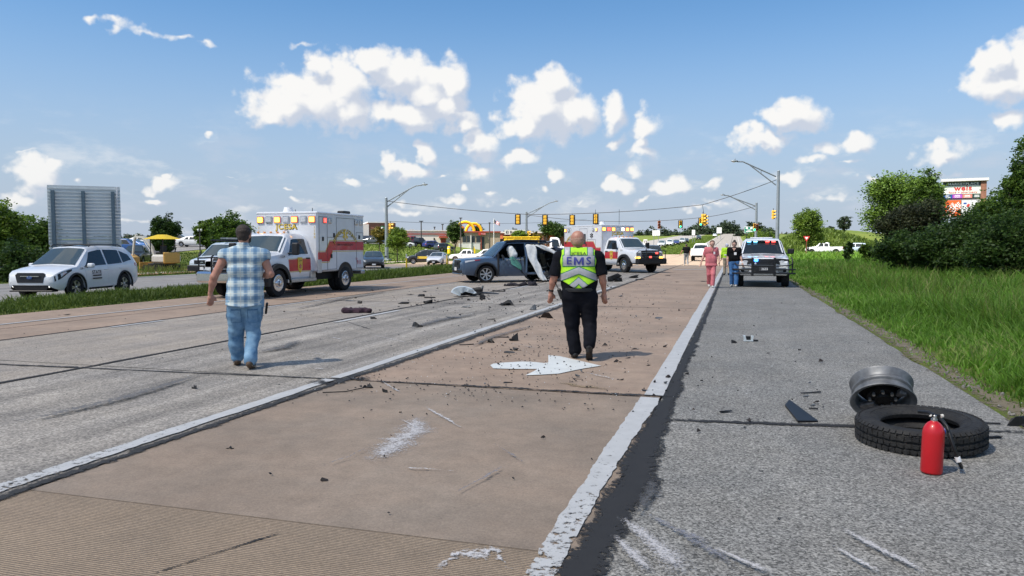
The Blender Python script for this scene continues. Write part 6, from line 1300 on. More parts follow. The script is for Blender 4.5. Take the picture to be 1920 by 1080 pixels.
def vest():
    m_lime = M('lime_vest', (.42, .80, .02), .7, var=.06, scale=10, emit=None, bump=.3, bscale=14); m_ref = M('silver_tape', (.42, .43, .45), .5, .05, var=.08, scale=30); m_grn = M('green_binding', (.01, .20, .09), .8)
    cs, pv = J['chest'], J['pelvis']; g = 1.16; ins = .034
    P_ = [(cs + V3(-.11 * g, 0, .05), cs + V3(.11 * g, 0, .05), .115 * g + ins, .115 * g + ins, 1.05), (cs + V3(-.08 * g, 0, -.12), cs + V3(.08 * g, 0, -.12), .125 * g + ins, .125 * g + ins, 1.05), (cs.lerp(pv, .62) + V3(-.07 * g, .04, 0), cs.lerp(pv, .62) + V3(.07 * g, .04, 0), .16 + ins, .16 + ins), (pv + V3(-.08, .02, .1), pv + V3(.08, .02, .1), .16 + ins, .16 + ins), (cs + V3(-.13, 0, .13), cs + V3(.13, 0, .13), .115, .115), (J['neck'] + V3(-.06, 0, -.07), J['neck'] + V3(.06, 0, -.07), .085, .085),
          (V3(-.35, 0, 1.46), V3(-.35, 0, 1.30), -.115, -.085), (V3(.35, 0, 1.46), V3(.35, 0, 1.30), -.115, -.085), (V3(0, .02, 1.66), V3(0, .02, 1.64), -.085, -.085)]
    v = blob('vest', P_, m_lime, ems, .006, .04, cloth_noise(.005, 12), [((0, 0, 1.0), (0, 0, -1)), ((.0, 0, .99), (.55, 0, -1)), ((.0, 0, .99), (-.55, 0, -1)), ((0, 0, 1.585), (0, 0, 1))])
    me = v.data; nv = len(me.vertices); co = np.empty(nv * 3, np.float32); me.vertices.foreach_get('co', co); co = co.reshape(-1, 3)
    no = np.empty(nv * 3, np.float32); me.vertices.foreach_get('normal', no); no = no.reshape(-1, 3)
    q = np.empty(len(me.loops), np.int32); me.loops.foreach_get('vertex_index', q); q = q.reshape(-1, 4); fc = co[q].mean(1); ctr = np.array([0, .02, 1.25]); sgn = np.sign(np.sum((fc - ctr) * no[q].mean(1), 1).mean())
    def region(name, f, mat, off, parent=v):
        s = f(np.abs(fc[:, 0]), fc[:, 2], fc[:, 1] < .03)
        if not s.any(): return
        u, inv = np.unique(q[s], return_inverse=True); V = co[u] + no[u] * off * sgn
        return fastmesh(name, V, 4, inv.reshape(-1), mat, parent, smooth=True)
    A = lambda *c: np.logical_and.reduce(c)
    ch1 = lambda x, z, o0, o1: A(z < 1.312 - .42 * x + o0, z > 1.222 - .42 * x - o1); ch2 = lambda x, z, o0, o1: A(z < 1.165 - .85 * x + o0, z > 1.075 - .85 * x - o1, z > .99)
    for nm, mat, off, e in (('binding', m_grn, .003, .012), ('reflective_stripe', m_ref, .006, 0)):
        region(nm, lambda x, z, k: A(k, x < .215 + e, z > 1.325 - e, z < 1.468 + e), mat, off)
        region(nm, lambda x, z, k: A(k, x > .125 - e, x < .195 + e, z >= 1.47, z < 1.60), mat, off)
        region(nm, lambda x, z, k: ch1(x, z, e, e), mat, off); region(nm, lambda x, z, k: ch2(x, z, e, e), mat, off)
    bvh = BVHTree.FromPolygons([tuple(c) for c in co], [tuple(f) for f in q])
    Mo = [(-.5, -.36), (-.5, .36), (-.27, .36), (0, -.08), (.27, .36), (.5, .36), (.5, -.36), (.31, -.36), (.31, .12), (.07, -.30), (-.07, -.30), (-.31, .12), (-.31, -.36)]
    for s, sz, zc, sx, mat, bd in (('EMS', .150, 1.395, .98, M('purple_blue_print', (.055, .06, .30), .5), .012), ('JCESA', .062, 1.498, 1.15, m_txt, .006)):
        vs, fs = text_geo(s, sz, bd)
        if s == 'EMS':
            from mathutils.geometry import tessellate_polygon
            mv = [Vector((x * .125, y * sz, 0)) for x, y in Mo]; mf = [tuple(f) for f in tessellate_polygon([mv])]; ev, ef = text_geo('E', sz, bd); sv, sf = text_geo('S', sz, bd); vs = []; fs = []
            for v_, f_l, ox in ((ev, ef, -.125), (mv, mf, 0), (sv, sf, .125)):
                o_ = len(vs); vs += [v + Vector((ox, 0, 0)) for v in v_]; fs += [tuple(i + o_ for i in f) for f in f_l]
        bm = bmesh.new(); bv = [bm.verts.new(p) for p in vs]; [bm.faces.new([bv[i] for i in f]) for f in fs]; bmesh.ops.subdivide_edges(bm, edges=bm.edges[:], cuts=4, use_grid_fill=True); bm.verts.index_update(); vs = [p.co.copy() for p in bm.verts]; fs = [tuple(p.index for p in f.verts) for f in bm.faces]; bm.free(); out = []
        for p in vs:
            x, z = p.x * sx * 1.12, zc + p.y; hit = bvh.ray_cast(Vector((x, -1, z)), Vector((0, 1, 0))); y = hit[0].y if hit[0] else -.2; out.append((x, y - .012, z))
        mk('lettering', out, fs, mat, v)
vest()
b = MB(); b.box((-.255, -.06, .93), (.055, .05, .16), rot=Euler((.1, -.35, 0)).to_matrix(), ch=.012); b.tube([(-.285, -.06, 1.0), (-.345, -.05, 1.12)], .007, 6); b.build('radio', m_plas, ems)
b = MB(); b.lathe([(.036, -.014), (.04, 0), (.036, .014)], 14, Matrix.Translation(V3(-.392, .05, .968)) @ Matrix.Rotation(R(14), 4, 'Y')); b.build('watch', m_plas, ems)
b = MB(); b.lathe([(.20, 0), (.205, .025), (.20, .05)], 22, Matrix.Translation((.01, 0, .965)) @ Matrix.Diagonal((1.12, .98, 1, 1))); b.build('belt', m_blkshoe, ems)
# woman in pink scrubs, walking this way
m_pink = fabric('pink_scrubs', (.56, .15, .17), (.64, .21, .23), 8, .4); m_blkT = fabric('black_tee', (.004, .004, .005), (.009, .009, .010), 8, .3)
def face_us(px, Z, off=0):
    p = on(px, Z); a = math.atan2(-p.x, -p.y); return tuple(p), -a + off
p_, a_ = face_us(1334, 28.9, R(6))
J = dict(head=V3(-.02, .07, 1.60), neck=V3(0, .02, 1.50), chest=V3(0, 0, 1.28), pelvis=V3(0, 0, .93), shl=V3(-.17, 0, 1.40), ell=V3(-.26, -.03, 1.14), wrl=V3(-.27, .10, .96), shr=V3(.17, 0, 1.40), elr=V3(.27, -.06, 1.14), wrr=V3(.36, .0, .93), hdl=V3(.05, .2, -1), hdr=V3(.15, .1, -1), hpl=V3(-.09, 0, .88), knl=V3(-.06, .12, .50), anl=V3(-.04, .16, .09), tol=V3(-.04, .31, .05), hpr=V3(.09, 0, .88), knr=V3(.07, -.02, .49), anr=V3(.05, -.24, .14), tor=V3(.05, -.10, .05))
pk = figure('person', 'woman in pink scrubs looking down as she walks this way', p_, a_, J, .93, m_skin2, m_pink, m_pink, m_trainer, m_auburn, .011, .7, .80, .96, .02, V3(0, 1, -.55).normalized(), 1.0, (.4, .4), None, (.10, .085, .075), .045, True); pk.scale = (1.06,) * 3
b = MB(); b.box((-.09, .145, 1.27), (.06, .012, .09), ch=.004); b.build('badge', m_wht, pk); b = MB(); b.tube([(-.06, .10, 1.45), (-.0, .15, 1.30), (.05, .10, 1.45)], .012, 5); b.build('neckline', m_skin2, pk)
# woman in black top and jeans
p_, a_ = face_us(1377, 29.6, R(-4))
J = dict(head=V3(0, .03, 1.59), neck=V3(0, .01, 1.49), chest=V3(0, 0, 1.28), pelvis=V3(0, 0, .93), shl=V3(-.175, 0, 1.39), ell=V3(-.235, -.03, 1.12), wrl=V3(-.30, .08, .88), shr=V3(.175, 0, 1.39), elr=V3(.235, -.02, 1.12), wrr=V3(.235, .06, .86), hpl=V3(-.09, 0, .88), knl=V3(-.09, .08, .49), anl=V3(-.09, .12, .09), tol=V3(-.09, .28, .05), hpr=V3(.09, 0, .88), knr=V3(.08, .02, .49), anr=V3(.08, -.10, .09), tor=V3(.09, .06, .05))
bk = figure('person', 'woman in a black v-neck top and blue jeans beside the police truck', p_, a_, J, .95, m_skin2, m_blkT, m_denim2, m_trainer, m_dkhair, .011, .75, .93, .97, .02, V3(0, 1, 0), 1.0, (.4, .4), None, (.112, .088, .075), .045); bk.scale = (1.06,) * 3
b = MB(); b.box((-.05, .17, 1.24), (.09, .012, .10), ch=.004); b.build('badge', m_wht, bk); blob('hair_bun', [(J['head'] + V3(0, -.06, .11), J['head'] + V3(0, -.05, .12), .05, .05)], m_dkhair, bk, .01)
b = MB(); b.add([(-.07, .148, 1.45), (.07, .148, 1.45), (0, .162, 1.34)], [(0, 1, 2)]); b.build('neckline', m_skin2, bk)
# worker in hi-vis, walking away
p = on(1363, 41.5)
J2 = dict(head=V3(0, .03, 1.64), neck=V3(0, 0, 1.54), chest=V3(0, 0, 1.32), pelvis=V3(0, 0, .95), shl=V3(-.2, 0, 1.44), ell=V3(-.27, -.03, 1.16), wrl=V3(-.28, .1, .93), shr=V3(.2, 0, 1.44), elr=V3(.27, -.03, 1.16), wrr=V3(.28, .1, .93), hpl=V3(-.1, 0, .9), knl=V3(-.10, .06, .5), anl=V3(-.1, .1, .09), tol=V3(-.1, .26, .05), hpr=V3(.1, 0, .9), knr=V3(.1, 0, .5), anr=V3(.1, -.18, .11), tor=V3(.1, -.03, .05))
hv = figure('person', 'worker in a lime hi-vis jacket and pale cap walking away behind the women', tuple(p), R(8), J2, 1.1, m_skin, M('hi_vis_cloth', (.42, .72, .03), .8, var=.06), fabric('khaki', (.33, .27, .2), (.4, .34, .26)), m_blkshoe, M('pale_cap', (.5, .5, .6), .8), .014, 1.85, .88, .98, .04, V3(0, 1, 0), 1.0, (.4, .4), None, (.11, .085, .07), .05)
b = MB(); b.lathe([(.18, 0), (.183, .03), (.18, .06)], 16, Matrix.Translation((0, 0, 1.10)) @ Matrix.Diagonal((1.2, 1.02, 1, 1))); b.build('reflective_stripe', M('silver_band', (.6, .6, .6), .4), hv); b = MB(); b.ball((0, .12, 1.69), (.08, .08, .012), 10, 5); b.build('cap_peak', M('pale_cap', (.5, .5, .6), .8), hv)
# man far up the lane
p = on(1287, 63.2)
fm = figure('person', 'distant man in a dark t-shirt and grey trousers walking up the lanes', tuple(p), R(14), dict(J2, wrl=V3(-.42, .16, .98), ell=V3(-.32, 0, 1.18)), 1.04, m_skin, m_blkT, fabric('grey_trousers', (.22, .23, .24), (.28, .29, .3)), m_trainer, m_dkhair, .016, .8, .9, .97, .03, V3(0, 1, 0), 1.0, (.4, .4), None, (.10, .08, .065), .05); fm.scale = (1.03,) * 3
# ------------------------------------------------------------------ trees and shrubs
LM = dict(mid=leaf_mat('leaf_mid', (.028, .060, .012), (.145, .245, .036)), dark=leaf_mat('leaf_dark', (.016, .038, .010), (.072, .132, .024), .32), bright=leaf_mat('leaf_bright', (.04, .08, .012), (.165, .26, .036), .45), far=leaf_mat('leaf_far', (.018, .034, .018), (.045, .07, .032), .15), autumn=leaf_mat('leaf_yellowing', (.03, .05, .01), (.22, .17, .03), .35), rust=leaf_mat('leaf_purplish', (.020, .026, .012), (.07, .08, .03), .25))
m_bark = M('bark', (.07, .055, .042), .9, var=.3, scale=6, bump=.5)
def leaves(parent, lobes, n, size, mat, clump=.4, seed=0, fill=.75, tuft=26):
    "lobes: (centre, radii); leaves in tufts through the outer volume of every lobe"
    r = np.random.default_rng(seed); wts = np.array([l[1][0] * l[1][1] * l[1][2] for l in lobes]) ** .72; wts /= wts.sum(); out = []; vals = []
    for (c, rad), w in zip(lobes, wts):
        m = max(3, int(n * w / tuft)); d = r.normal(size=(m, 3)); d /= np.linalg.norm(d, axis=1)[:, None]; rr = (fill + (1.06 - fill) * r.random(m) ** .8)[:, None] * (1 + .16 * np.sin(d[:, :1] * 5 + d[:, 1:2] * 4 + seed) + .1 * r.normal(size=(m, 1)))
        ctr = np.array(c) + d * np.array(rad) * rr; tone = np.clip(.42 + .26 * r.normal(size=m), 0, 1)
        k = tuft; p = np.repeat(ctr, k, 0) + r.normal(size=(m * k, 3)) * clump * np.array([1, 1, .6]); out.append(p); vals.append(np.clip(np.repeat(tone, k) + r.normal(0, .13, m * k), 0, 1))
    p = np.concatenate(out); v = np.concatenate(vals); N = len(p)
    a = r.normal(size=(N, 3)); a[:, 2] *= .5; a /= np.linalg.norm(a, axis=1)[:, None]; b = np.cross(a, r.normal(size=(N, 3)) + np.array([0, 0, .6])); b /= np.linalg.norm(b, axis=1)[:, None]
    s = size * r.uniform(.6, 1.35, (N, 1)); V = np.stack([p - a * s * .62, p + b * s * .34, p + a * s * .62, p - b * s * .34], 1).reshape(-1, 3)
    return fastmesh('crown', V, 4, np.arange(N * 4), LM[mat], parent, 'stuff', v)
def tree(name, label, loc, lobes, n, size, mat, trunk=(.15, 2.0), seed=0, group=None, clump=.4, cat='tree', fill=.7, limbs=5):
    t = thing(name, label, cat, loc, 0, group); r = random.Random(seed); b = MB(); tr, th = trunk
    if tr: 
        top = max(l[0][2] + l[1][2] * .55 for l in lobes); b.tube([(0, 0, -.2), (r.uniform(-.05, .05), 0, th * .5), (r.uniform(-.1, .1), r.uniform(-.1, .1), th), (r.uniform(-.2, .2), r.uniform(-.2, .2), max(th + .3, top))], [tr * 1.25, tr, tr * .8, tr * .15], 8)
        for k in range(limbs):
            l = lobes[k % len(lobes)]; e = Vector(l[0]) + Vector((r.uniform(-.6, .6) * l[1][0], r.uniform(-.6, .6) * l[1][1], r.uniform(-.2, .6) * l[1][2])); s = Vector((0, 0, th * r.uniform(.65, 1.05))); b.tube([s, s.lerp(e, .5) + Vector((0, 0, .15)), e], [tr * .5, tr * .3, tr * .08], 6)
        b.build('trunk', m_bark, t)
    leaves(t, lobes, n, size, mat, clump, seed, fill); return t
def E_(x, y, z, a, b, c): return ((x, y, z), (a, b, c))
def blobtree(name, label, px, Z, py_top, wpx, n, size, mat, trunk, seed, py_bot=None, group=None, cat='tree', egg=0, clump=None, lob=7, fill=.7):
    "tree in the direction px at depth Z whose crown spans wpx pixels and reaches up to py_top"
    p = on(px, Z); top = CAM_H + (462 - py_top) / FPX * Z - p.z; bot = (CAM_H + (462 - py_bot) / FPX * Z - p.z) if py_bot else trunk[1] * .9; w = wpx / FPX * Z / 2; r = random.Random(seed); L_ = []
    hc = (top + bot) / 2; hh = (top - bot) / 2; L_.append(E_(0, 0, hc, w * .72, w * .72, hh * .86))
    for k in range(lob):
        a = k * 2.4 + r.random(); u = r.uniform(-.75, .8); ww = w * math.sqrt(max(.05, 1 - u * u)) * (1 + egg * u); L_.append(E_(math.cos(a) * ww * .62, math.sin(a) * ww * .62, hc + u * hh * .66, w * r.uniform(.3, .48), w * r.uniform(.3, .48), hh * r.uniform(.24, .4)))
    return tree(name, label, p, L_, n, size, mat, trunk, seed, group, clump or w * .11, cat, fill)
# left edge
blobtree('tree', 'leafy tree at the far left edge behind the white crossover', 2, 37, 372, 92, 14000, .13, 'bright', (.14, 1.2), 1, 520, fill=.55)
blobtree('tree', 'dark leafy tree between the left edge tree and the big sign', 62, 41, 402, 112, 16000, .14, 'mid', (.14, 1.0), 2, 528, fill=.5)
blobtree('shrub', 'low dark bush at the foot of the left edge trees', 30, 34, 452, 130, 9000, .12, 'dark', (.06, .4), 3, 538, cat='bush', fill=.5)
blobtree('shrub', 'bush rising behind the right foot of the big sign', 196, 62, 440, 60, 4000, .18, 'mid', (.08, .6), 4, 486, cat='bush')
blobtree('tree', 'dark egg-shaped street tree behind the digging', 307, 60, 402, 54, 13000, .15, 'dark', (.13, 1.0), 5, 478, egg=.35, fill=.6)
blobtree('tree', 'smaller bright tree left of the large round tree', 388, 74, 412, 44, 8000, .2, 'bright', (.12, 1.2), 6, 466)
blobtree('tree', 'large round tree just left of the nearer ambulance', 432, 70, 398, 78, 15000, .2, 'mid', (.16, 1.3), 7, 470)
blobtree('tree', 'young green tree on the bank right of the left signal pole', 745, 74, 424, 46, 8000, .13, 'bright', (.055, 1.8), 8, 472, fill=.4)
blobtree('tree', 'yellowing small tree behind the left signal pole', 712, 92, 424, 34, 4500, .16, 'autumn', (.07, 1.3), 9, 456)
blobtree('tree', 'dark conical tree in front of the white building', 853, 96, 414, 34, 8000, .15, 'dark', (.08, 1.0), 10, 456, egg=-.35)
blobtree('tree', 'bright bushy tree left of the middle light pole', 973, 118, 432, 32, 4500, .22, 'bright', (.08, .9), 11, 454)
blobtree('tree', 'yellowish bushy tree right of the middle light pole', 1003, 120, 435, 26, 3500, .22, 'autumn', (.08, .9), 12, 453)
blobtree('tree', 'dark spreading tree left of the angled ambulance', 1036, 150, 412, 50, 7000, .3, 'dark', (.14, 1.4), 13, 450)
blobtree('tree', 'round tree above the building roof behind the yellow arches', 897, 260, 418, 22, 2000, .4, 'dark', (.15, 2), 14, 446)
# right side
blobtree('tree', 'bright spreading tree behind the steel light pole on the right', 1515, 108, 390, 62, 13000, .22, 'bright', (.13, .8), 20, 462, egg=-.35, fill=.55)
blobtree('shrub', 'bright low bush on the embankment left of the light pole', 1424, 132, 432, 56, 5000, .22, 'bright', (.05, .5), 21, 462, cat='bush')
blobtree('tree', 'lone dark tree on the mown hilltop', 1582, 205, 404, 26, 3500, .3, 'far', (.16, 1.5), 22, 434)
blobtree('tree', 'small dark bush on the hilltop left of the lone tree', 1556, 210, 424, 16, 1200, .3, 'far', (.1, .6), 23, 436, cat='bush')
blobtree('tree', 'broad bright tree left of the shopping centre sign', 1686, 66, 322, 135, 30000, .19, 'mid', (.17, 1.4), 24, 452, fill=.5)
blobtree('tree', 'tall tree rising just left of the shopping centre sign', 1727, 62, 320, 72, 17000, .17, 'mid', (.15, 1.8), 25, 440, fill=.5)
blobtree('tree', 'purplish dark tree in front of the broad bright tree', 1716, 44, 374, 128, 22000, .13, 'rust', (.12, .9), 26, 486, fill=.45)
blobtree('shrub', 'dark shrub mass below the shopping centre sign', 1806, 33, 392, 170, 28000, .11, 'dark', (.10, .6), 27, 512, cat='bush', fill=.4)
blobtree('shrub', 'dark bush left of the shrub mass above the tall grass', 1702, 36, 432, 120, 17000, .11, 'dark', (.08, .5), 28, 504, cat='bush', fill=.4)
blobtree('tree', 'green tree covering the lower corner of the shopping centre sign', 1882, 36, 352, 120, 26000, .12, 'mid', (.11, .8), 29, 490, fill=.45)
blobtree('tree', 'tall tree at the right edge of the road verge', 1922, 30, 244, 84, 18000, .10, 'mid', (.13, 1.5), 30, 470, fill=.4)
blobtree('shrub', 'dark bush at the right edge under the tall tree', 1896, 28, 388, 160, 26000, .10, 'dark', (.08, .4), 31, 530, cat='bush', fill=.4)
blobtree('shrub', 'dark bush between the purplish tree and the shrub mass', 1758, 34, 424, 110, 14000, .11, 'dark', (.08, .5), 35, 510, cat='bush', fill=.4)
for i, (px, Z, pt, w, lab) in enumerate([(1590, 52, 450, 18, 'thin dark sapling in front of the silver blue hatchback'), (1626, 50, 452, 28, 'bright sapling at the edge of the tall grass'), (1655, 42, 462, 40, 'weedy bush where the tall grass meets the dark shrubs')]): blobtree('shrub', lab, px, Z, pt, w, 2600, .12, ('dark', 'bright', 'mid')[i], (.03, .4), 40 + i, 490, cat='bush')
# distant woods: single crowns along the skyline
k = 0; r_ = random.Random(11)
for a, b_, pt, Z, st in ((1196, 1300, 428, 430, 16), (1296, 1352, 424, 470, 13), (1340, 1384, 421, 520, 12), (1384, 1450, 424, 360, 13), (950, 1060, 430, 340, 17), (228, 300, 440, 190, 16), (330, 400, 446, 330, 16), (1620, 1690, 440, 330, 18), (1440, 1500, 434, 420, 14)):
    x = a
    while x < b_:
        k += 1; pk_ = pt + r_.uniform(-4, 6) - (7 if 1290 < x < 1320 or 1355 < x < 1375 or 1400 < x < 1430 else 0)
        blobtree('tree', 'dark green tree in the wooded skyline', x, Z * r_.uniform(.95, 1.08), pk_, st * r_.uniform(1.5, 2.1), 900, Z * .0022, 'far', (.2, 1.5), 100 + k, 466 if Z < 250 else pk_ + 34, 'trees of the wooded skyline', clump=Z / FPX * 2.2, lob=4, fill=.5); x += st * r_.uniform(.45, .7)
# ------------------------------------------------------------------ poles, signals, signs
m_galv = M('galvanised_steel', (.20, .235, .265), .5, .3, var=.12, scale=4); m_signback = M('sign_back_aluminium', (.58, .62, .63), .5, .08, var=.06, scale=3); m_post = M('blue_grey_post', (.10, .15, .19), .5, .2, var=.1); m_sig = M('signal_yellow', (.66, .38, .03), .5, var=.08); m_blkpl = M('signal_black', (.012, .012, .013), .6)
m_off = M('signal_lens_off', (.10, .03, .02), .3); m_green_on = glow('signal_green_on', (.02, .9, .45), 1.6); m_wire = M('cable', (.03, .03, .032), .6); m_brown_sig = M('signal_rust', (.36, .13, .05), .6)
def light_pole(label, px, Z, ptop, arm, head, pw, base=True):
    b0 = on(px, Z); ztop = CAM_H + (462 - ptop) / FPX * Z; t = thing('street_light', label, 'street light', tuple(b0)); loc = lambda q: P(q[0], q[1], Z) - b0
    r = pw / FPX * Z / 2; h = ztop - b0.z; b = MB(); b.tube([(0, 0, -.3), (0, 0, h * .5), (0, 0, h)], [r * 1.25, r * 1.05, r * .8], 12); b.cyl((0, 0, h), (0, 0, h + .08), r * .9, r * .5); b.build('pole', m_galv, t)
    b = MB(); b.box((0, 0, .1), (r * 4.5, r * 4.5, .2), ch=.03); b.build('base_plate', m_galv, t)
    a, lo, tip = arm; e = [loc(q) for q in (a[0], a[1], tip, head)]; v = e[2].lerp(e[3], .5) + Vector((0, 0, .12)); b = MB(); b.tube([e[0], e[0].lerp(e[2], .5), e[2], v, e[3]], r * .42, 7); b.tube([e[1], e[1].lerp(e[2], .5), e[2]], r * .36, 7); b.tube([e[0].lerp(e[2], .55), e[1].lerp(e[2], .55)], r * .25, 5); b.build('arm', m_galv, t)
    d = (e[3] - e[2]).normalized(); b = MB(); b.ball((0, 0, 0), (.36, .16, .10), 12, 7, Matrix.Translation(e[3] + d * .25) @ Vector((d.x, d.y, 0)).to_track_quat('X', 'Z').to_matrix().to_4x4()); l = b.build('lamp_head', m_galv, t, True); b = MB(); b.ball(tuple(e[3] + d * .3 - Vector((0, 0, .05))), (.16, .14, .10), 10, 6); b.build('lens', m_lens, l, True); b = MB(); b.cyl(tuple(e[3] + d * .2), tuple(e[3] + d * .2 + Vector((0, 0, .22))), .045); b.build('photocell', m_galv, l)
    return t
light_pole('tall steel street light rising behind the police truck on the right', 1457, 70, 322, ((( 1455, 331), (1455, 347)), None, (1404, 308)), (1382, 303), 6.2)
light_pole('farther street light beyond the tall right one, carrying the lower cable', 1417, 112, 381, (((1416, 386), (1416, 393)), None, (1375, 371)), (1358, 366), 5)
light_pole('steel street light left of the middle, its arm reaching right', 725, 80, 372, (((726, 378), (726, 388)), None, (768, 354)), (792, 347), 6)
light_pole('street light behind the yellow tipper bed, its arm reaching right', 987, 120, 398, (((988, 401), (988, 408)), None, (1020, 386)), (1040, 378), 4.6)
def cable(label, pts, r=.02):
    b = MB(); q = []
    for (a, za, c, zc, sag) in pts:
        A, B = P(a[0], a[1], za), P(c[0], c[1], zc)
        q += [A.lerp(B, k / 10) - Vector((0, 0, sag * 4 * k / 10 * (1 - k / 10))) for k in range(10)]
    a, za, c, zc, sag = pts[-1]; q.append(P(c[0], c[1], zc)); b.tube(q, r, 5); tag(b.build('span_wire', m_wire, None, True), label, 'cable')
cable('long upper signal cable strung between the left and the tall right street lights', [((727, 377), 80, (990, 402), 78, .15), ((990, 402), 78, (1317, 384), 73, .25), ((1317, 384), 73, (1456, 337), 70, .1)], .03)
cable('lower signal cable from the farther right street light to the middle one', [((988, 403), 118, (1325, 407), 112, .85), ((1325, 407), 112, (1416, 387), 112, .12)], .035)
cable('short tether from the upper cable down to the yellow twin signal', [((1317, 384), 73, (1320, 402), 74, .0)], .02)
cable('thin cable running to the left street light behind the flag', [((728, 415), 80, (1100, 411), 140, .5)], .02)
def signal(label, px, py, Z, h, facing, lit=None, plate=True, body=None, group=None):
    "three-lamp signal hanging with its top at pixel height py; facing = +1 shows us its lamps, -1 its back, 0 side on"
    s = h / FPX * Z; top = P(px, py, Z); t = thing('traffic_light', label, 'traffic light', tuple(top), math.atan2(-top.x, top.y), group); bm_ = body or m_sig; w = s * .36; dy = -1 if facing >= 0 else 1
    b = MB(); b.cyl((0, 0, 0), (0, 0, s * .2), .03, n=6); b.build('hanger', m_wire, t)
    rot = Matrix.Rotation(R(70), 3, 'Z') if facing == 0 else Matrix()
    b = MB()
    for k in range(3): b.box(tuple(rot @ Vector((0, 0, -s * (.17 + .33 * k)))), (w, w * .7, s * .31), rot=rot, ch=w * .12)
    hs = b.build('housing', bm_, t)
    if plate: b = MB(); b.box((0, w * .36 * (1 if facing > 0 else -1) * 0 + dy * -.0, -s * .5), (w * 1.75, .03, s * 1.14)); b.build('backplate', m_blkpl, t)
    for k in range(3):
        c = rot @ Vector((0, dy * w * .40, -s * (.17 + .33 * k)))
        if facing >= 0:
            X = Matrix.Translation(c) @ rot.to_4x4() @ Matrix.Rotation(R(90), 4, 'X'); b = MB(); b.lathe([(w * .38, 0), (w * .3, w * .06), (0, w * .1)], 12, X); b.build('lens', lit[k] if lit and lit[k] else m_off, t)
            b = MB(); n_ = 8; 
            for j in range(n_): a0, a1 = math.pi * j / n_, math.pi * (j + 1) / n_; b.add([X @ Vector((w * .42 * math.cos(a), w * .42 * math.sin(a), z)) for a in (a0, a1) for z in (0, w * .5)], [(0, 2, 3, 1)])
            b.build('visor', bm_, t)
        else: b = MB(); b.ball((0, dy * w * .34, -s * (.17 + .33 * k)), (w * .34, w * .1, s * .11), 8, 5); b.build('lamp_back', bm_, t)
    return t
for px, py, lab in ((971, 403, 'black-plated signal back left of the middle street light'), (1022, 404, 'black-plated signal back right of the middle street light'), (1073, 404, 'black-plated signal back above the left end of the angled ambulance'), (1117, 402, 'black-plated signal back above the door of the angled ambulance')): signal(lab, px, py, 79, 17, -1, None, True, None, 'signal backs on the upper cable')
signal('rust-coloured signal over the front of the angled ambulance', 1236, 414, 114, 15, 1, None, False, m_brown_sig); signal('signal with its green lamp lit, left of the yellow twin', 1276, 414, 113, 13, 1, [None, None, m_green_on], True); signal('signal with its green lamp lit, under the yellow twin', 1314, 409, 112, 14, 1, [None, None, m_green_on], True)
signal('yellow twin signal hanging askew from the upper cable, left head', 1318, 401, 74, 19, 0, None, False); signal('yellow twin signal hanging askew from the upper cable, right head', 1322, 404, 74, 19, 0, None, False)
signal('yellow signal on the side of the tall right street light', 1450, 394, 70, 17, 0, None, False); signal('signal pair with a green lamp on the farther right pole, left head', 1415, 419, 111, 14, 1, [None, None, m_green_on], False); signal('signal pair on the farther right pole, right head', 1420, 420, 111, 13, 1, None, False, m_brown_sig)
signal('yellow signal on the left street light pole', 732, 419, 79.5, 19, 0, None, False); signal('yellow signal low on the middle street light pole', 991, 433, 119.5, 14, 0, None, False)
def small_sign(px, py, Z, w, h, label, name='road_sign', col=(.75, .76, .76), posts=2, cat='sign', rz=None):
    c = P(px, py, Z); g_ = on(px, Z); s = Z / FPX; t = thing(name, label, cat, tuple(g_), math.atan2(-c.x, c.y) if rz is None else rz); z = c.z - g_.z; b = MB(); b.box((0, 0, z), (w * s, .04, h * s), ch=.01); pn = b.build('panel', M('sign_' + '_'.join(str(int(q * 99)) for q in col), col, .4, var=.05), t)
    b = MB()
    for k in range(posts): b.cyl(((k - (posts - 1) / 2) * w * s * .6, .06, -.2), ((k - (posts - 1) / 2) * w * s * .6, .06, z + h * s * .35), .06 if Z > 90 else .035, n=8)
    b.build('post', m_galv, t, kind='stuff' if posts > 1 else None); return t, z, s, pn
small_sign(1230, 437, 190, 14, 10, 'white sign back over the queue, nearest of the three'); small_sign(1300, 436, 235, 6, 10, 'narrow white sign back at the middle of the skyline'); small_sign(1348, 432, 290, 9, 11, 'white sign back highest on the far hill')
t, z, s, pn = small_sign(1404, 431, 150, 18, 12, 'green highway guide sign left of the farther right pole', 'guide_sign', (.01, .20, .13))
for x, zz, w, h in ((-4, 3.2, 4, 3.2), (4, 3.2, 4, 3.2), (0, -.4, 7, 1.3), (0, -2.8, 12, 1.3)): b = MB(); b.box((x * s, -.035, z + zz * s), (w * s, .02, h * s)); b.build('legend', m_wht, t)
b = MB()
for x, zz, w, h in ((0, 5.8, 18, .5), (0, -5.8, 18, .5), (8.8, 0, .5, 12), (-8.8, 0, .5, 12)): b.box((x * s, -.03, z + zz * s), (w * s, .02, h * s))
b.build('border', m_wht, t, kind='stuff')
g_ = on(1512, 100); c = P(1512, 447, 100) - g_; t = thing('yield_sign', 'red and white yield sign on a red post at the tall grass', 'sign', tuple(g_), math.atan2(-g_.x, g_.y)); m_rs = M('sign_red', (.50, .04, .035), .4)
b = MB(); b.prism([(-.42, .3), (.42, .3), (0, -.45)], .03, plane_X((0, 0, c.z), (0, -1, 0), (1, 0, 0))); pn = b.build('panel', m_rs, t); b = MB(); b.prism([(-.2, .18), (.2, .18), (0, -.18)], .01, plane_X((0, -.035, c.z), (0, -1, 0), (1, 0, 0))); b.build('centre', m_wht, pn); b = MB(); b.cyl((0, .04, -.2), (0, .04, c.z + .2), .045, n=8); b.build('post', M('red_brown_post', (.20, .05, .03), .7), t)
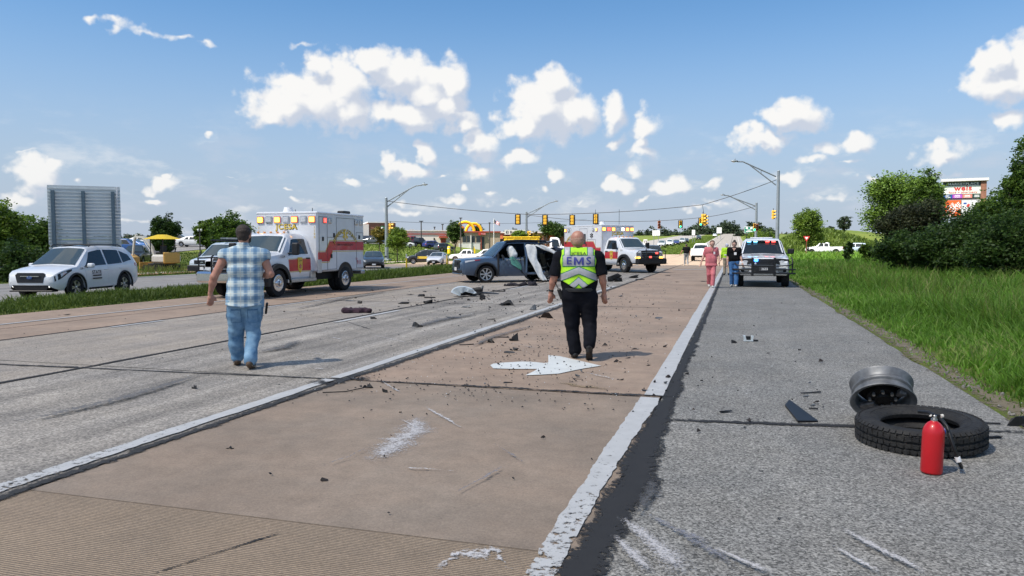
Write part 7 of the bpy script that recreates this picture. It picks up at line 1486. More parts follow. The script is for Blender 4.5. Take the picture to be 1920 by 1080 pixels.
t, z, s, pn = small_sign(1210, 453, 120, 7, 8, 'small white lane arrow sign beside the utility pickup', posts=1)
for x, zz, w, h in ((-1.4, 0, 1, 4.5), (1.8, -.5, 1, 3.5), (1.2, 1.6, 2.6, .9)): b = MB(); b.box((x * s, -.035, z + zz * s), (w * s, .02, h * s)); b.build('legend', m_txt, t)
# big sign seen from behind, left
def big_sign():
    Z = 37.5; g_ = on(161, Z); s = Z / FPX; t = thing('billboard', 'large aluminium road sign seen from behind on three steel posts', 'sign', tuple(g_), math.atan2(-g_.x, g_.y) - R(6)); zb, zt = CAM_H - 6 * s - g_.z, CAM_H + 113 * s - g_.z; w = 119 * s; n = 19
    for k in range(n):
        z0 = zb + (zt - zb) * k / n; hh = (zt - zb) / n; b = MB(); b.box((0, .03, z0 + hh / 2), (w, .03, hh - .012)); b.box((0, -.012, z0 + .022), (w, .06, .03)); b.build('panel', m_signback, t)
    for x in (-.42, -.01, .40):
        b = MB(); xx = x * w; b.box((xx, -.10, (zt - .35) / 2), (.16, .03, zt + .1 - .3)); b.box((xx, -.22, (zt - .35) / 2), (.16, .03, zt - .2)); b.box((xx, -.16, (zt - .35) / 2), (.03, .10, zt - .2)); b.build('post', m_post, t)
    b = MB(); b.box((.455 * w, -.03, zt - .62), (.07, .04, 1.2)); b.build('bracket', m_wht, t)
big_sign()
# shopping centre sign
def plaza_sign():
    Z = 84; g_ = on(1804, Z); s = Z / FPX; t = thing('shopping_sign', 'tall shopping centre pylon sign rising out of the trees', 'sign', tuple(g_), math.atan2(-g_.x, g_.y) + R(4)); zz = lambda py: CAM_H + (462 - py) * s - g_.z; xx = lambda px: (px - 1804) * s; m_brk = M('sign_brick', (.24, .11, .07), .8, var=.25, scale=5)
    def bx(nm, x0, x1, y0, y1, d, mat, par=t, off=0): b = MB(); b.box(((xx(x0) + xx(x1)) / 2, off, (zz(y0) + zz(y1)) / 2), (xx(x1) - xx(x0), d, zz(y0) - zz(y1))); return b.build(nm, mat, par)
    for k, (a, c) in enumerate(((342, 372), (372, 408), (408, 462))): bx('pillar', 1830, 1839, a, c - .0, 1.0, m_brk)
    bx('post', 1766, 1771, 346, 470, .5, m_post); bx('cornice', 1766, 1842, 336, 341, 1.4, M('cornice_white', (.6, .6, .6), .6)); bx('frame', 1769.5, 1832, 342, 408, .5, M('sign_frame', (.14, .13, .13), .6))
    F_ = lambda px, py: plane_X((xx(px), -.335, zz(py)), (0, -1, 0), (1, 0, 0)); p1 = bx('panel', 1771, 1831, 343, 348.6, .1, M('panel_dark', (.03, .045, .05), .5), t, -.28); p2 = bx('panel', 1771, 1831, 349, 364.5, .1, M('panel_cream', (.62, .66, .60), .5), t, -.28)
    text('lettering', 'MARKETPLACE', 5.6 * s, F_(1802, 346), m_wht, p1, .01, 1.3); text('lettering', 'weis', 13 * s, F_(1802, 354), m_rs, p2, .03, 1.1); text('lettering', 'food + pharmacy', 5.0 * s, F_(1802, 361.5), m_rs, p2, .015, 1.25)
    for a, c, col, tx in ((1771, 1785, (.02, .08, .33), 'xx'), (1785.5, 1801, (.40, .07, .48), ''), (1801.5, 1817, (.55, .20, .16), ''), (1817.5, 1831, (.02, .06, .05), '')):
        pn = bx('panel', a, c, 365.2, 372, .1, M('panel_%d' % a, col, .5), t, -.28); b = MB(); b.box((xx((a + c) / 2), -.335, zz(367.5)), ((c - a) * s * .55, .01, 1.3 * s)); b.box((xx((a + c) / 2), -.335, zz(370)), ((c - a) * s * .6, .01, 1.1 * s)); b.build('legend', m_wht, pn, kind='stuff')
    ph = bx('panel', 1771, 1799.5, 376, 405, .1, M('panel_orange', (.70, .11, .02), .5), t, -.28); rot = Matrix.Rotation(R(38), 4, 'Z')
    for (dx, dy, tx, sz) in ((-6.5, -5, 'THE', 7), (0, 0, 'HOME', 10.5), (4, 7.2, 'DEPOT', 9)): text('lettering', tx, sz * s, F_(1786 + dx * .6 + 1, 391 + dy) @ rot, m_wht, ph, .02, .95)
    pn = bx('panel', 1800.5, 1831, 376, 405, .1, M('panel_pale', (.6, .62, .64), .5), t, -.28); b = MB(); b.box((xx(1806), -.335, zz(382)), (5 * s, .01, 3 * s)); b.build('legend', M('panel_1771', (.02, .08, .33), .5), pn); b = MB(); b.box((xx(1811), -.335, zz(386)), (4 * s, .01, 6 * s), rot=Matrix.Rotation(.6, 3, 'Y')); b.build('legend', m_rs, pn)
plaza_sign()
# ------------------------------------------------------------------ lot furniture
def lot_lamp(label, px, Z, ptop, head, globe=False):
    g_ = on(px, Z); z = CAM_H + (462 - ptop) / FPX * Z - g_.z; t = thing('lot_lamp', label, 'lamp post', tuple(g_), math.atan2(-g_.x, g_.y), 'lamp posts on the lots'); b = MB(); b.tube([(0, 0, -.2), (0, 0, z)], [.09 * Z / 90, .06 * Z / 90], 8); b.build('pole', M('dark_bronze', (.07, .06, .055), .5), t); s = Z / FPX
    if globe:
        for x in (-2.6, 2.6):
            b = MB(); b.lathe([(1.2 * s, 0), (1.9 * s, 2.2 * s), (1.5 * s, 4.2 * s), (.4 * s, 5 * s)], 10, Matrix.Translation((x * s, 0, z - 3 * s))); b.build('globe', M('frosted_globe', (.75, .75, .68), .3), t, True)
        b = MB(); b.tube([(-2.6 * s, 0, z - 3.2 * s), (0, 0, z - 5 * s), (2.6 * s, 0, z - 3.2 * s)], .05, 6); b.build('arm', m_plas, t)
    else: b = MB(); b.box((0, 0, z), (head * s, head * s * .4, 1.6 * s), ch=.03); b.build('lamp_head', m_plas, t)
lot_lamp('lamp post with two pale globes left of the nearer ambulance', 375, 58, 431, 0, True); lot_lamp('square-headed lamp post right of the egg-shaped tree', 338, 96, 424, 4); lot_lamp('double-headed lot lamp in front of the white building', 790, 118, 415, 8); lot_lamp('short lot lamp above the roof of the white building', 830, 150, 421, 5); lot_lamp('box-headed lot lamp right of the dark conical tree', 864, 92, 409, 6); lot_lamp('thin lot lamp left of the flag', 918, 125, 418, 4); lot_lamp('very thin lamp far behind the white building', 815, 170, 426, 4)
def marker(label, px, Z, ptop, pmid):
    g_ = on(px, Z); s = Z / FPX; h = CAM_H + (462 - ptop) * s - g_.z; m = CAM_H + (462 - pmid) * s - g_.z; t = thing('marker_post', label, 'marker post', tuple(g_)); b = MB(); b.cyl((0, 0, -.1), (0, 0, m), .055, n=8); b.build('yellow_tube', M('marker_yellow', (.66, .45, .02), .5), t); b = MB(); b.cyl((0, 0, m), (0, 0, h), .045, n=8); b.build('upper_tube', M('marker_grey', (.5, .5, .5), .5), t)
marker('yellow and grey marker post on the grass strip by the dark sedan', 762, 45.5, 476, 484); marker('yellow marker post right of the white compact sedan', 838, 58, 476, 478)
# flag
def flag():
    Z = 122; g_ = on(926, Z); s = Z / FPX; t = thing('flag_pole', 'stars and stripes on a white flagpole above the restaurants', 'flag', tuple(g_), math.atan2(-g_.x, g_.y)); top = CAM_H + (462 - 410) * s - g_.z; b = MB(); b.cyl((0, 0, 0), (0, 0, top), .07, .04); b.build('pole', m_wht, t); fr = M('flag_red', (.42, .03, .05), .8); fw = M('flag_white', (.7, .7, .7), .8); fb = M('flag_blue', (.02, .03, .14), .8)
    f = lambda u, v: Vector((u * 11 * s + .04, -.02 + .25 * math.sin(u * 5 + v), top - .15 - v * 6.5 * s - u * 6.0 * s))
    for k in range(13):
        vs = []; n = 8
        for i in range(n + 1): vs += [f(i / n, k / 13), f(i / n, (k + 1) / 13)]
        mk('stripe', vs, [(2 * i, 2 * i + 2, 2 * i + 3, 2 * i + 1) for i in range(n)], fr if k % 2 == 0 else fw, t)
    vs = []; 
    for i in range(5): vs += [f(i / 4 * .4, 0) + Vector((0, -.02, 0)), f(i / 4 * .4, .54) + Vector((0, -.02, 0))]
    cn = mk('canton', vs, [(2 * i, 2 * i + 2, 2 * i + 3, 2 * i + 1) for i in range(4)], fb, t); b = MB()
    for i in range(5):
        for j in range(4): p = f(.04 + i * .08, .07 + j * .13) + Vector((0, -.03, 0)); b.ball(tuple(p), (.04, .01, .04), 5, 3)
    b.build('stars', fw, cn, kind='stuff')
flag()
# ------------------------------------------------------------------ buildings behind the raised lot
m_brick = M('brick_wall', (.22, .10, .065), .85, var=.22, scale=7, bump=.3); m_beige = M('stucco_beige', (.38, .30, .22), .8, var=.05); m_cream = M('stucco_white', (.66, .62, .56), .8, var=.05); m_win = glass_mat('shop_glass', (.03, .04, .045), .08); m_roofred = M('roof_red_trim', (.36, .07, .045), .6); m_trim = M('white_trim', (.62, .62, .60), .6); m_or = M('orange_awning', (.62, .17, .07), .7); m_grey_r = M('flat_roof', (.3, .3, .31), .8)
class Bld:
    def __init__(s, name, label, px, Z, depth, rz=0, base=None):
        g_ = on(px, Z); s.Z = Z; s.px = px; s.s = Z / FPX; s.g = g_; s.t = thing(name, label, 'building', tuple(g_), math.atan2(-g_.x, g_.y) + rz); s.d = depth
    def X(s, px): return (px - s.px) * s.s
    def Zz(s, py): return CAM_H + (462 - py) * s.s - s.g.z
    def box(s, nm, x0, x1, y0, y1, mat, front=0, d=None, parent=None):
        "block between pixel columns and rows of its own front plane; front = how far it stands proud"
        d = d or s.d; z1 = s.Zz(y0); z0 = s.Zz(y1) if y1 is not None else -.6; b = MB(); b.box(((s.X(x0) + s.X(x1)) / 2, d / 2 - front, (z0 + z1) / 2), (s.X(x1) - s.X(x0), d, z1 - z0)); return b.build(nm, mat, parent or s.t)
    def sign(s, tx, sz, px, py, mat, front=.02, sx=1, bold=.01, parent=None): return text('lettering', tx, sz * s.s, plane_X((s.X(px), -front, s.Zz(py)), (0, -1, 0), (1, 0, 0)), mat, parent or s.t, bold, sx)
B = Bld('brick_store', 'brick store with a green round sign left of the left street light', 712, 140, 14, R(6)); B.box('wall', 691, 742, 417, None, m_brick); B.box('roof_edge', 690, 743, 416, 418, m_trim, .15); B.box('side_wing', 676, 692, 421, None, m_cream, .3); B.box('canopy', 672, 706, 442, 449, M('canopy_slate', (.06, .08, .12), .6), 1.2, 1.6); w = B.box('window', 702, 732, 450, 458, m_win, .05, .2)
for x in (709, 717, 725): B.box('mullion', x - .4, x + .4, 450, 458, m_trim, .1, .2, w)
B.box('window', 713, 716, 442, 448, m_win, .05, .2); B.box('door', 694, 700, 450, None, m_win, .05, .2)
X_ = plane_X((B.X(717), -.08, B.Zz(428)), (0, -1, 0), (1, 0, 0)); b = MB(); b.lathe([(4.6 * B.s, 0), (4.6 * B.s, .1), (0, .1)], 16, X_); dsk = b.build('round_sign', M('sign_green', (.02, .16, .07), .5), B.t); b = MB(); b.lathe([(2.2 * B.s, .1), (1.4 * B.s, .14), (0, .14)], 12, X_); b.build('sign_face', m_wht, dsk)
B = Bld('white_building', 'long white restaurant building with a red roof line', 806, 146, 16, R(3)); B.box('wall', 756, 858, 433, None, m_cream); B.box('roof_line', 755, 859, 438, 439.6, m_roofred, .12); B.box('parapet', 755, 859, 431.5, 433.4, m_trim, .2)
for x in (783, 813): B.box('wall_lamp', x, x + 2, 446, 450, m_plas, .25, .4)
a = B.box('awning', 757, 771, 443, 447, m_roofred, 1.0, 1.2); B.box('awning', 823, 839, 442, 446, m_roofred, 1.0, 1.2); B.box('window', 759, 769, 448, 455, m_win, .05, .2); B.box('door', 826, 836, 447, None, m_roofred, .05, .2); B.box('roof_unit', 770, 778, 429, 432, m_grey_r, -5, 2); B.box('roof_unit', 815, 822, 429.5, 432, m_grey_r, -5, 2)
B = Bld('fast_food_restaurant', 'beige fast food restaurant with big yellow arches on its roof', 896, 128, 15, R(5)); B.box('wall', 852, 938, 436, None, m_beige); B.box('roof_line', 851, 939, 433.5, 436, m_roofred, .25)
for a_, c_ in ((867, 874), (875.5, 881), (884, 890), (893, 901)):
    w = B.box('window', a_, c_, 443, 455, m_win, .06, .2); B.box('sill', a_ - .4, c_ + .4, 455, 456, m_trim, .14, .2, w)
B.box('door', 903, 908, 444, None, m_win, .06, .2); B.box('door_frame', 901.6, 902.8, 443, None, m_roofred, .15, .2); B.box('column', 882, 883.6, 441, None, m_trim, .3, .4); B.box('base_course', 860, 900, 456.5, None, m_trim, .12, .3)
sg = B.box('sign_board', 901, 910, 436.8, 440.6, M('sign_red', (.50, .04, .035), .4), .4, .3); b = MB(); b.lathe([(2.6 * B.s, 0), (2.6 * B.s, .15), (0, .15)], 14, plane_X((B.X(899), -.3, B.Zz(438.7)), (0, -1, 0), (1, 0, 0))); b.build('sign_disc', M('sign_red', (.50, .04, .035), .4), B.t); B.sign("McDonald's", 2.6, 905.5, 438.7, m_wht, .42, .8, 0, sg)
m_arch = M('arch_yellow', (.85, .58, .01), .4)
for cx_, w_, y0_ in ((874, 17, 2.0), (893, 15, 5.0)):
    b = MB(); pts = [(B.X(cx_ + w_ * math.cos(q)), y0_, B.Zz(434) + math.sin(q) * (18 if w_ > 16 else 16) * B.s) for q in np.linspace(math.pi, 0, 18)]; b.tube(pts, .26, 8); b.build('arch', m_arch, B.t)
X_ = plane_X((B.X(867), .9, B.Zz(428)), (0, -1, 0), (1, 0, 0)); b = MB(); b.lathe([(4.4 * B.s, 0), (4.4 * B.s, .15), (0, .15)], 18, X_); dsk = b.build('round_sign', M('sign_red', (.50, .04, .035), .4), B.t)
for dx in (-1.3, 1.3): b = MB(); b.tube([X_ @ Vector(((dx + 1.3 * math.cos(q)) * B.s, (-2.4 + 4.6 * math.sin(q)) * B.s, .2)) for q in np.linspace(math.pi, 0, 9)], .05, 5); b.build('letter_arch', m_arch, dsk)
for px_, h_ in ((888, 13), (905, 10)): 
    g_ = on(px_, 112); s_ = 112 / FPX; t = thing('feather_flag', 'yellow feather banner %s the restaurant door' % ('left of' if px_ == 888 else 'right of'), 'banner', tuple(g_), math.atan2(-g_.x, g_.y)); b = MB(); b.tube([(0, 0, 0), (0, 0, h_ * s_ * 1.3)], .03, 5); b.build('pole', m_plas, t); b = MB(); b.prism([(0.03, .2), (3 * s_, .3), (3.4 * s_, h_ * s_ * .7), (1.2 * s_, h_ * s_ * 1.25), (0.03, h_ * s_ * 1.3)], .03, plane_X((0, 0, 0), (0, -1, 0), (1, 0, 0))); b.build('cloth', m_arch, t)
g_ = on(842, 108); t = thing('bollard', 'fat yellow bollard in front of the dark conical tree', 'bollard', tuple(g_)); b = MB(); b.lathe([(.24, -.1), (.24, 1.0), (.16, 1.12), (0, 1.15)], 12); b.build('tube', m_arch, t); b = MB(); b.lathe([(.26, .75), (.26, .85)], 12); b.build('band', m_wht, t)
B = Bld('brick_restaurant', 'brick restaurant with orange awnings and a white name board', 985, 150, 16, R(2)); B.box('wall', 930, 1068, 437, None, m_brick); B.box('roof_edge', 929, 1069, 434.5, 437, m_trim, .2); sg = B.box('sign_board', 946, 989, 431, 440, m_trim, .3, .4); B.sign('El Ranchero', 7, 967, 435.6, m_txt, .34, 1.05, .01, sg)
for a_, c_ in ((915 + 17, 942), (957, 966), (1000, 1010), (1030, 1040)):
    aw = B.box('awning', a_ - 1, c_ + 1, 442, 448, m_or, 1.0, 1.2); B.box('window', a_, c_, 448.5, 455, m_win, .05, .2)
B.box('door', 947, 951, 446, None, m_win, .05, .2); B.box('roof_unit', 1010, 1018, 431.5, 434.6, m_grey_r, -5, 2)
B = Bld('canopy_roof', 'long white canopy roof on the lot behind the digging', 266, 96, 8, 0); B.box('roof', 249, 283, 459, 463.5, m_trim); 
for x in (251, 266, 281): B.box('post', x - .5, x + .5, 463.5, None, m_galv, -1, .2)
B = Bld('far_house', 'low dark roofed house at the wood edge right of the egg-shaped tree', 366, 150, 8, 0); B.box('wall', 358, 374, 461, None, m_cream); B.box('roof', 357, 375, 459, 461.2, M('slate_roof', (.10, .10, .11), .8), .4)
# low rail at the left edge
t = thing('guard_rail', 'low steel guard rail beyond the far carriageway at the left edge', 'guard rail', (-31.2, 0, 0)); b = MB(); b.box((0, 22, .62), (.05, 16, .16), ch=.02); b.build('rail', m_galv, t)
for y_ in range(15, 31, 3): b = MB(); b.box((-.08, y_, .3), (.1, .08, .75)); b.build('post', m_galv, t)
# ------------------------------------------------------------------ things thrown over the road
m_deb = M('dark_debris', (.009, .009, .010), .6, var=.5, scale=18, bump=.3); m_deb2 = M('grey_debris', (.10, .11, .12), .5, var=.4, scale=15); m_deb3 = M('rusty_debris', (.028, .021, .018), .7, var=.5, scale=18); m_cloth = M('dark_cloth', (.018, .016, .022), .95, var=.4, scale=10, bump=.5); m_cloth2 = M('wine_cloth', (.035, .016, .026), .95, var=.5, scale=10, bump=.5); m_wp = M('white_panel', (.60, .66, .68), .35, var=.1, coat=.5)
def crumple(w, l, h, seed, amt=.25, cuts=2):
    "bent, torn slab of plastic or metal"
    r = random.Random(seed); bm = bmesh.new(); bmesh.ops.create_cube(bm, size=1); bmesh.ops.subdivide_edges(bm, edges=bm.edges[:], cuts=cuts, use_grid_fill=True); ph = [r.uniform(0, 6) for _ in range(4)]
    for v in bm.verts:
        c = v.co; k = 1 - .5 * abs(c.x) * r.random(); c.y *= k; x, y, z = c.x * w, c.y * l, c.z * h
        z += h * amt * 3 * (math.sin(c.x * 4 + ph[0]) * .5 + math.cos(c.y * 4 + ph[1]) * .5) * (.4 + abs(c.x)); x += w * amt * .4 * r.uniform(-.5, .5); y += l * amt * r.uniform(-.5, .5); v.co = (x, y, max(z + h * .6, .002))
    me = bpy.data.meshes.new('debris_piece'); bm.to_mesh(me); bm.free(); return me
def shard(w, l, h, seed, n=3):
    "angular broken lump made of a few jagged splinters"
    r = random.Random(seed); bm = bmesh.new()
    for k in range(n):
        s = 1 if k == 0 else r.uniform(.3, .6); ox, oy = (0, 0) if k == 0 else (r.uniform(-.45, .45) * w, r.uniform(-.5, .5) * l); a = r.uniform(-.7, .7); vs = []
        for _ in range(9):
            x, y = r.uniform(-.5, .5) * w * s, r.uniform(-.5, .5) * l * s * r.uniform(.4, 1); vs.append(bm.verts.new((ox + x * math.cos(a) - y * math.sin(a), oy + x * math.sin(a) + y * math.cos(a), max(.001, r.uniform(-.1, 1) ** 2 * h * s))))
        g_ = bmesh.ops.convex_hull(bm, input=vs); bmesh.ops.delete(bm, geom=list({q for q in g_['geom_interior'] if isinstance(q, bmesh.types.BMVert)}), context='VERTS')
    me = bpy.data.meshes.new('debris_piece'); bm.to_mesh(me); bm.free(); return me
dn = 0
def debris(px, py, wpx, hpx, label, mat=None, kind='chunk', seed=None, rz=None):
    global dn
    dn += 1; p = G(px, py); s = CAM_H / ((py - 462) / 1.0); w = wpx * s * (1.2 if py < 665 and px < 1250 else 1); h = hpx * s * (1.2 if py < 665 else .9); r = random.Random(seed or dn * 7)
    if kind == 'chunk': me = shard(w * 1.15, w * r.uniform(.5, .8), h * 1.1, dn, 4)
    elif kind == 'flat': me = shard(w * 1.1, w * .45, max(.02, h * .55), dn, 2)
    else: me = crumple(w, max(.02, w * .1), max(.01, h * .4), dn, .2, 3)
    me.materials.append(mat or m_deb); o = link('debris_piece', me); o.location = (p.x, p.y, .001); o.rotation_euler = (0, 0, -YAW * 0 + (rz if rz is not None else YAW + r.uniform(-.35, .35)))
    return tag(o, label, 'debris')
for a in [(781, 613, 19, 11, 'black box-like chunk right of the man in plaid, on the dark skid stain', None, 'chunk'), (757, 570, 18, 7, 'dark flat shard left of the white fender, beside the joint line', None, 'flat'), (791, 556, 12, 5, 'black crumpled bits in front of the wrecked car, nearest the ambulance', None, 'chunk'), (806, 559, 18, 4, 'thin dark strip right of the black crumpled bits', None, 'strip'), (803, 569, 13, 7, 'small dark clump between the two flat shards', None, 'chunk'), (845, 597, 27, 7, 'long dark shard with a grey edge in the middle lane', m_deb2, 'flat'), (875, 577, 14, 5, 'small open grey tray shape in the middle lane', m_deb2, 'chunk'), (951, 572, 27, 9, 'thick black block in front of the officer', None, 'chunk'), (922, 599, 17, 4, 'flat black bar left of the officer', None, 'flat'),
          (1025, 597, 20, 9, 'dark torn lump touching the left of the officer', m_deb3, 'chunk'), (999, 581, 11, 8, 'small grey shell on the white edge line', m_deb2, 'chunk'), (963, 639, 14, 12, 'black cube-like lump left of the officer on the tan lane', None, 'chunk'), (919, 643, 11, 8, 'small dark bracket beside a thin rod', None, 'chunk'), (940, 633, 24, 2.5, 'thin straight rod on the tan lane', None, 'strip'), (875, 647, 22, 3, 'wavy dark strip near the tar line', m_deb3, 'strip'), (955, 662, 16, 6, 'thin grey bracket above the left end of the arrow', m_deb2, 'strip'), (966, 657, 11, 5, 'dark hook left of the arrow tip', None, 'chunk'),
          (1079, 711, 19, 8, 'brown bent leaf-like piece right below the arrow', m_deb3, 'flat'), (951, 718, 19, 5, 'dark bent strip below the left of the arrow', None, 'flat'), (1217, 685, 18, 5, 'black rod-like chunk near the white edge line', None, 'flat'), (1217, 734, 30, 5, 'long black sliver lying across the white edge line', None, 'flat'), (1237, 597, 17, 5, 'blue-grey plate near the white edge line', m_deb2, 'flat'), (1156, 679, 14, 6, 'ragged brown piece right of the officer', m_deb3, 'chunk'), (1164, 713, 10, 5, 'round brown pebble-like piece on the tan lane', m_deb3, 'chunk'), (1247, 651, 8, 6, 'dark lump beside the white edge line', m_deb3, 'chunk'), (1191, 655, 12, 4, 'flat brown flake right of the officer', m_deb3, 'flat'), (1178, 672, 12, 4, 'short black bar between officer and edge line', None, 'flat'),
          (692, 727, 18, 12, 'black tarry lump at the joint corner', None, 'chunk'), (722, 736, 10, 14, 'curved black sliver right of the tarry lump', None, 'strip'), (608, 902, 15, 8, 'dark clod on the near tan slab', m_deb3, 'chunk'), (433, 841, 12, 5, 'small dark chip on the tan slab by the tar line', None, 'chunk'), (366, 729, 12, 7, 'small upright chip in the grey lane by the joint', None, 'chunk'), (122, 591, 16, 4, 'flat brown scrap near the left grass strip', m_deb3, 'flat'), (700, 598, 10, 4, 'dark chip in the middle of the grey lane', None, 'chunk'), (905, 562, 9, 9, 'upright black shard in front of the wrecked car', None, 'chunk'), (870, 549, 20, 5, 'black shard right behind the white fender', None, 'flat'), (935, 547, 20, 4, 'long thin black strip below the wrecked car', None, 'strip'), (900, 550, 16, 4, 'short black strip left of the dark cloth', None, 'strip'),
          (655, 564, 28, 3, 'silvery bent strip on the lane near the ambulance', m_deb2, 'flat'), (675, 569, 9, 4, 'little black bit beside the silvery strip', None, 'chunk'), (769, 553, 14, 3, 'flat black bit left of the white fender', None, 'flat'), (1152, 528, 22, 13, 'black tyre-like lump right of the officer', None, 'chunk'), (1182, 521, 26, 6, 'dark rubber scrap beyond the tyre-like lump', None, 'chunk'), (1200, 525, 14, 5, 'black block at the end of the rubber scrap', None, 'chunk'), (1252, 517, 12, 3, 'brown flat scrap in front of the angled ambulance', m_deb3, 'flat'), (1270, 529, 12, 2, 'thin brown scrap on the sunlit lane', m_deb3, 'flat'), (1320, 528, 14, 2, 'black bar behind the feet of the woman in pink', None, 'flat'),
          (1376, 643, 12, 5, 'small black scrap left of the white bracket on the shoulder', None, 'chunk'), (1441, 663, 8, 3, 'tiny dark flake on the shoulder', None, 'flat'), (1358, 773, 32, 7, 'flat black plate with a hole on the shoulder joint', None, 'flat'), (1525, 767, 16, 4, 'short black bar above the wedge of trim', None, 'strip'), (1520, 737, 40, 4, 'thin twisted wire on the shoulder', None, 'strip'), (1288, 702, 10, 4, 'dark chip at the edge of the shoulder tar', None, 'chunk'), (1460, 973, 10, 4, 'small dark pebble on the near shoulder', None, 'chunk'), (1427, 884, 8, 3, 'tiny chip in the middle of the shoulder', None, 'chunk'), (1843, 822, 70, 8, 'long flat black strap running out to the right of the tyre', None, 'strip'), (1858, 795, 30, 6, 'short black strap behind the tyre', None, 'strip'), (1905, 798, 40, 24, 'crumpled black plastic at the right edge by the grass', None, 'chunk')]: debris(*a)
# black wedge of trim
b = MB(); p0, p1, p2, p3 = [G(*q) for q in ((1472, 762), (1480, 757), (1534, 791), (1496, 792))]
b.add([p0, p1, p2, p3, p0 + Vector((0, 0, .02)), p1 + Vector((0, 0, .045)), p2 + Vector((0, 0, .012)), p3 + Vector((0, 0, .018))], [(3, 2, 1, 0), (4, 5, 6, 7), (0, 1, 5, 4), (1, 2, 6, 5), (2, 3, 7, 6), (3, 0, 4, 7)]); tag(b.build('trim_wedge', m_plas), 'black wedge of plastic trim lying on the shoulder joint', 'debris')
# white bracket on the shoulder
p = G(1403, 640); t = thing('broken_bracket', 'white forked bracket with black foam on the shoulder', 'debris', tuple(p), YAW)
b = MB(); b.box((-.06, 0, .05), (.03, .05, .10), rot=Euler((0, -.25, 0)).to_matrix()); b.box((.06, 0, .05), (.03, .05, .10), rot=Euler((0, .2, 0)).to_matrix()); b.box((0, 0, .014), (.15, .06, .02)); b.build('bracket', m_wp, t); b = MB(); b.box((.0, .01, .055), (.07, .04, .06)); b.box((.12, 0, .015), (.08, .04, .025)); b.build('foam', m_deb, t)
# white fender with its liner
def fender():
    p = G(866, 556); t = thing('torn_fender', 'white torn fender with black liner lying before the wrecked car', 'debris', tuple(p), YAW + R(4)); s = CAM_H / 94
    vs = []; n = 12
    for i in range(n + 1):
        a = math.pi * (.12 + .74 * (1 - i / n)); ro, ri = 27 * s, 27 * s * (.12 + .62 * (i / n) ** 1.3 + .06 * math.sin(i * 1.7))
        for k, (r_, y) in enumerate(((ri, -.12), (ri, .12), (ro * .9, .2), (ro, 0), (ro * .94, -.14))): vs.append((math.cos(a) * r_ * (1.15 - .3 * (1 - i / n)), y + .03 * math.sin(i * 2 + k), max(.01, math.sin(a) * r_ * .74)))
    fs = [(i * 5 + k, (i + 1) * 5 + k, (i + 1) * 5 + (k + 1) % 5, i * 5 + (k + 1) % 5) for i in range(n) for k in range(5)] + [(0, 1, 2, 3, 4), tuple(n * 5 + k for k in (4, 3, 2, 1, 0))]; mk('fender_skin', vs, fs, m_wp, t, 50)
    me = crumple(44 * s, .3, 9 * s, 91, .35, 3); me.materials.append(m_deb); o = link('liner', me, t); o.location = (14 * s, .1, .02)
    b = MB(); b.tube([(20 * s, .1, .05), (36 * s, .15, 10 * s), (40 * s, .1, 20 * s)], [.08, .09, .02], 6); b.tube([(25 * s, .1, .12), (48 * s, .2, 6 * s), (70 * s, .3, 4 * s)], [.03, .04, .02], 6); b.build('stay', m_deb2, t)
fender()
# cloth
def cloth_pile(label, px, py, wpx, hpx, mat, seed):
    p = G(px, py); s = CAM_H / (py - 462); r = random.Random(seed); P_ = []
    for k in range(11):
        u = (k - 5) / 5; P_.append(((u * wpx * s * .45, r.uniform(-.12, .12), .02), (u * wpx * s * .45 + r.uniform(-.25, .25), r.uniform(-.2, .2), r.uniform(.02, hpx * s * .5)), r.uniform(.04, .09), r.uniform(.03, .07)))
    o = blob('dropped_cloth', P_, mat, None, .02, .06, cloth_noise(.02, seed, 18, 12), [((0, 0, .0), (0, 0, -1))]); o.location = (p.x, p.y, .002); o.rotation_euler = (0, 0, YAW + .1); tag(o, label, 'cloth')
cloth_pile('heap of black cloth on the road below the wrecked car', 976, 536, 66, 12, m_cloth, 3); cloth_pile('crumpled wine-dark garment on the lane right of the man in plaid', 664, 586, 36, 10, m_cloth2, 5)
# bent wire by the joint
b = MB(); b.tube([G(605, 737) + Vector((0, 0, .008)), G(648, 736) + Vector((0, 0, .012)), G(688, 729) + Vector((0, 0, .02))], .006, 5); tag(b.build('bent_wire', m_deb, None, True), 'bent wire lying left of the tarry lump at the joint', 'debris')
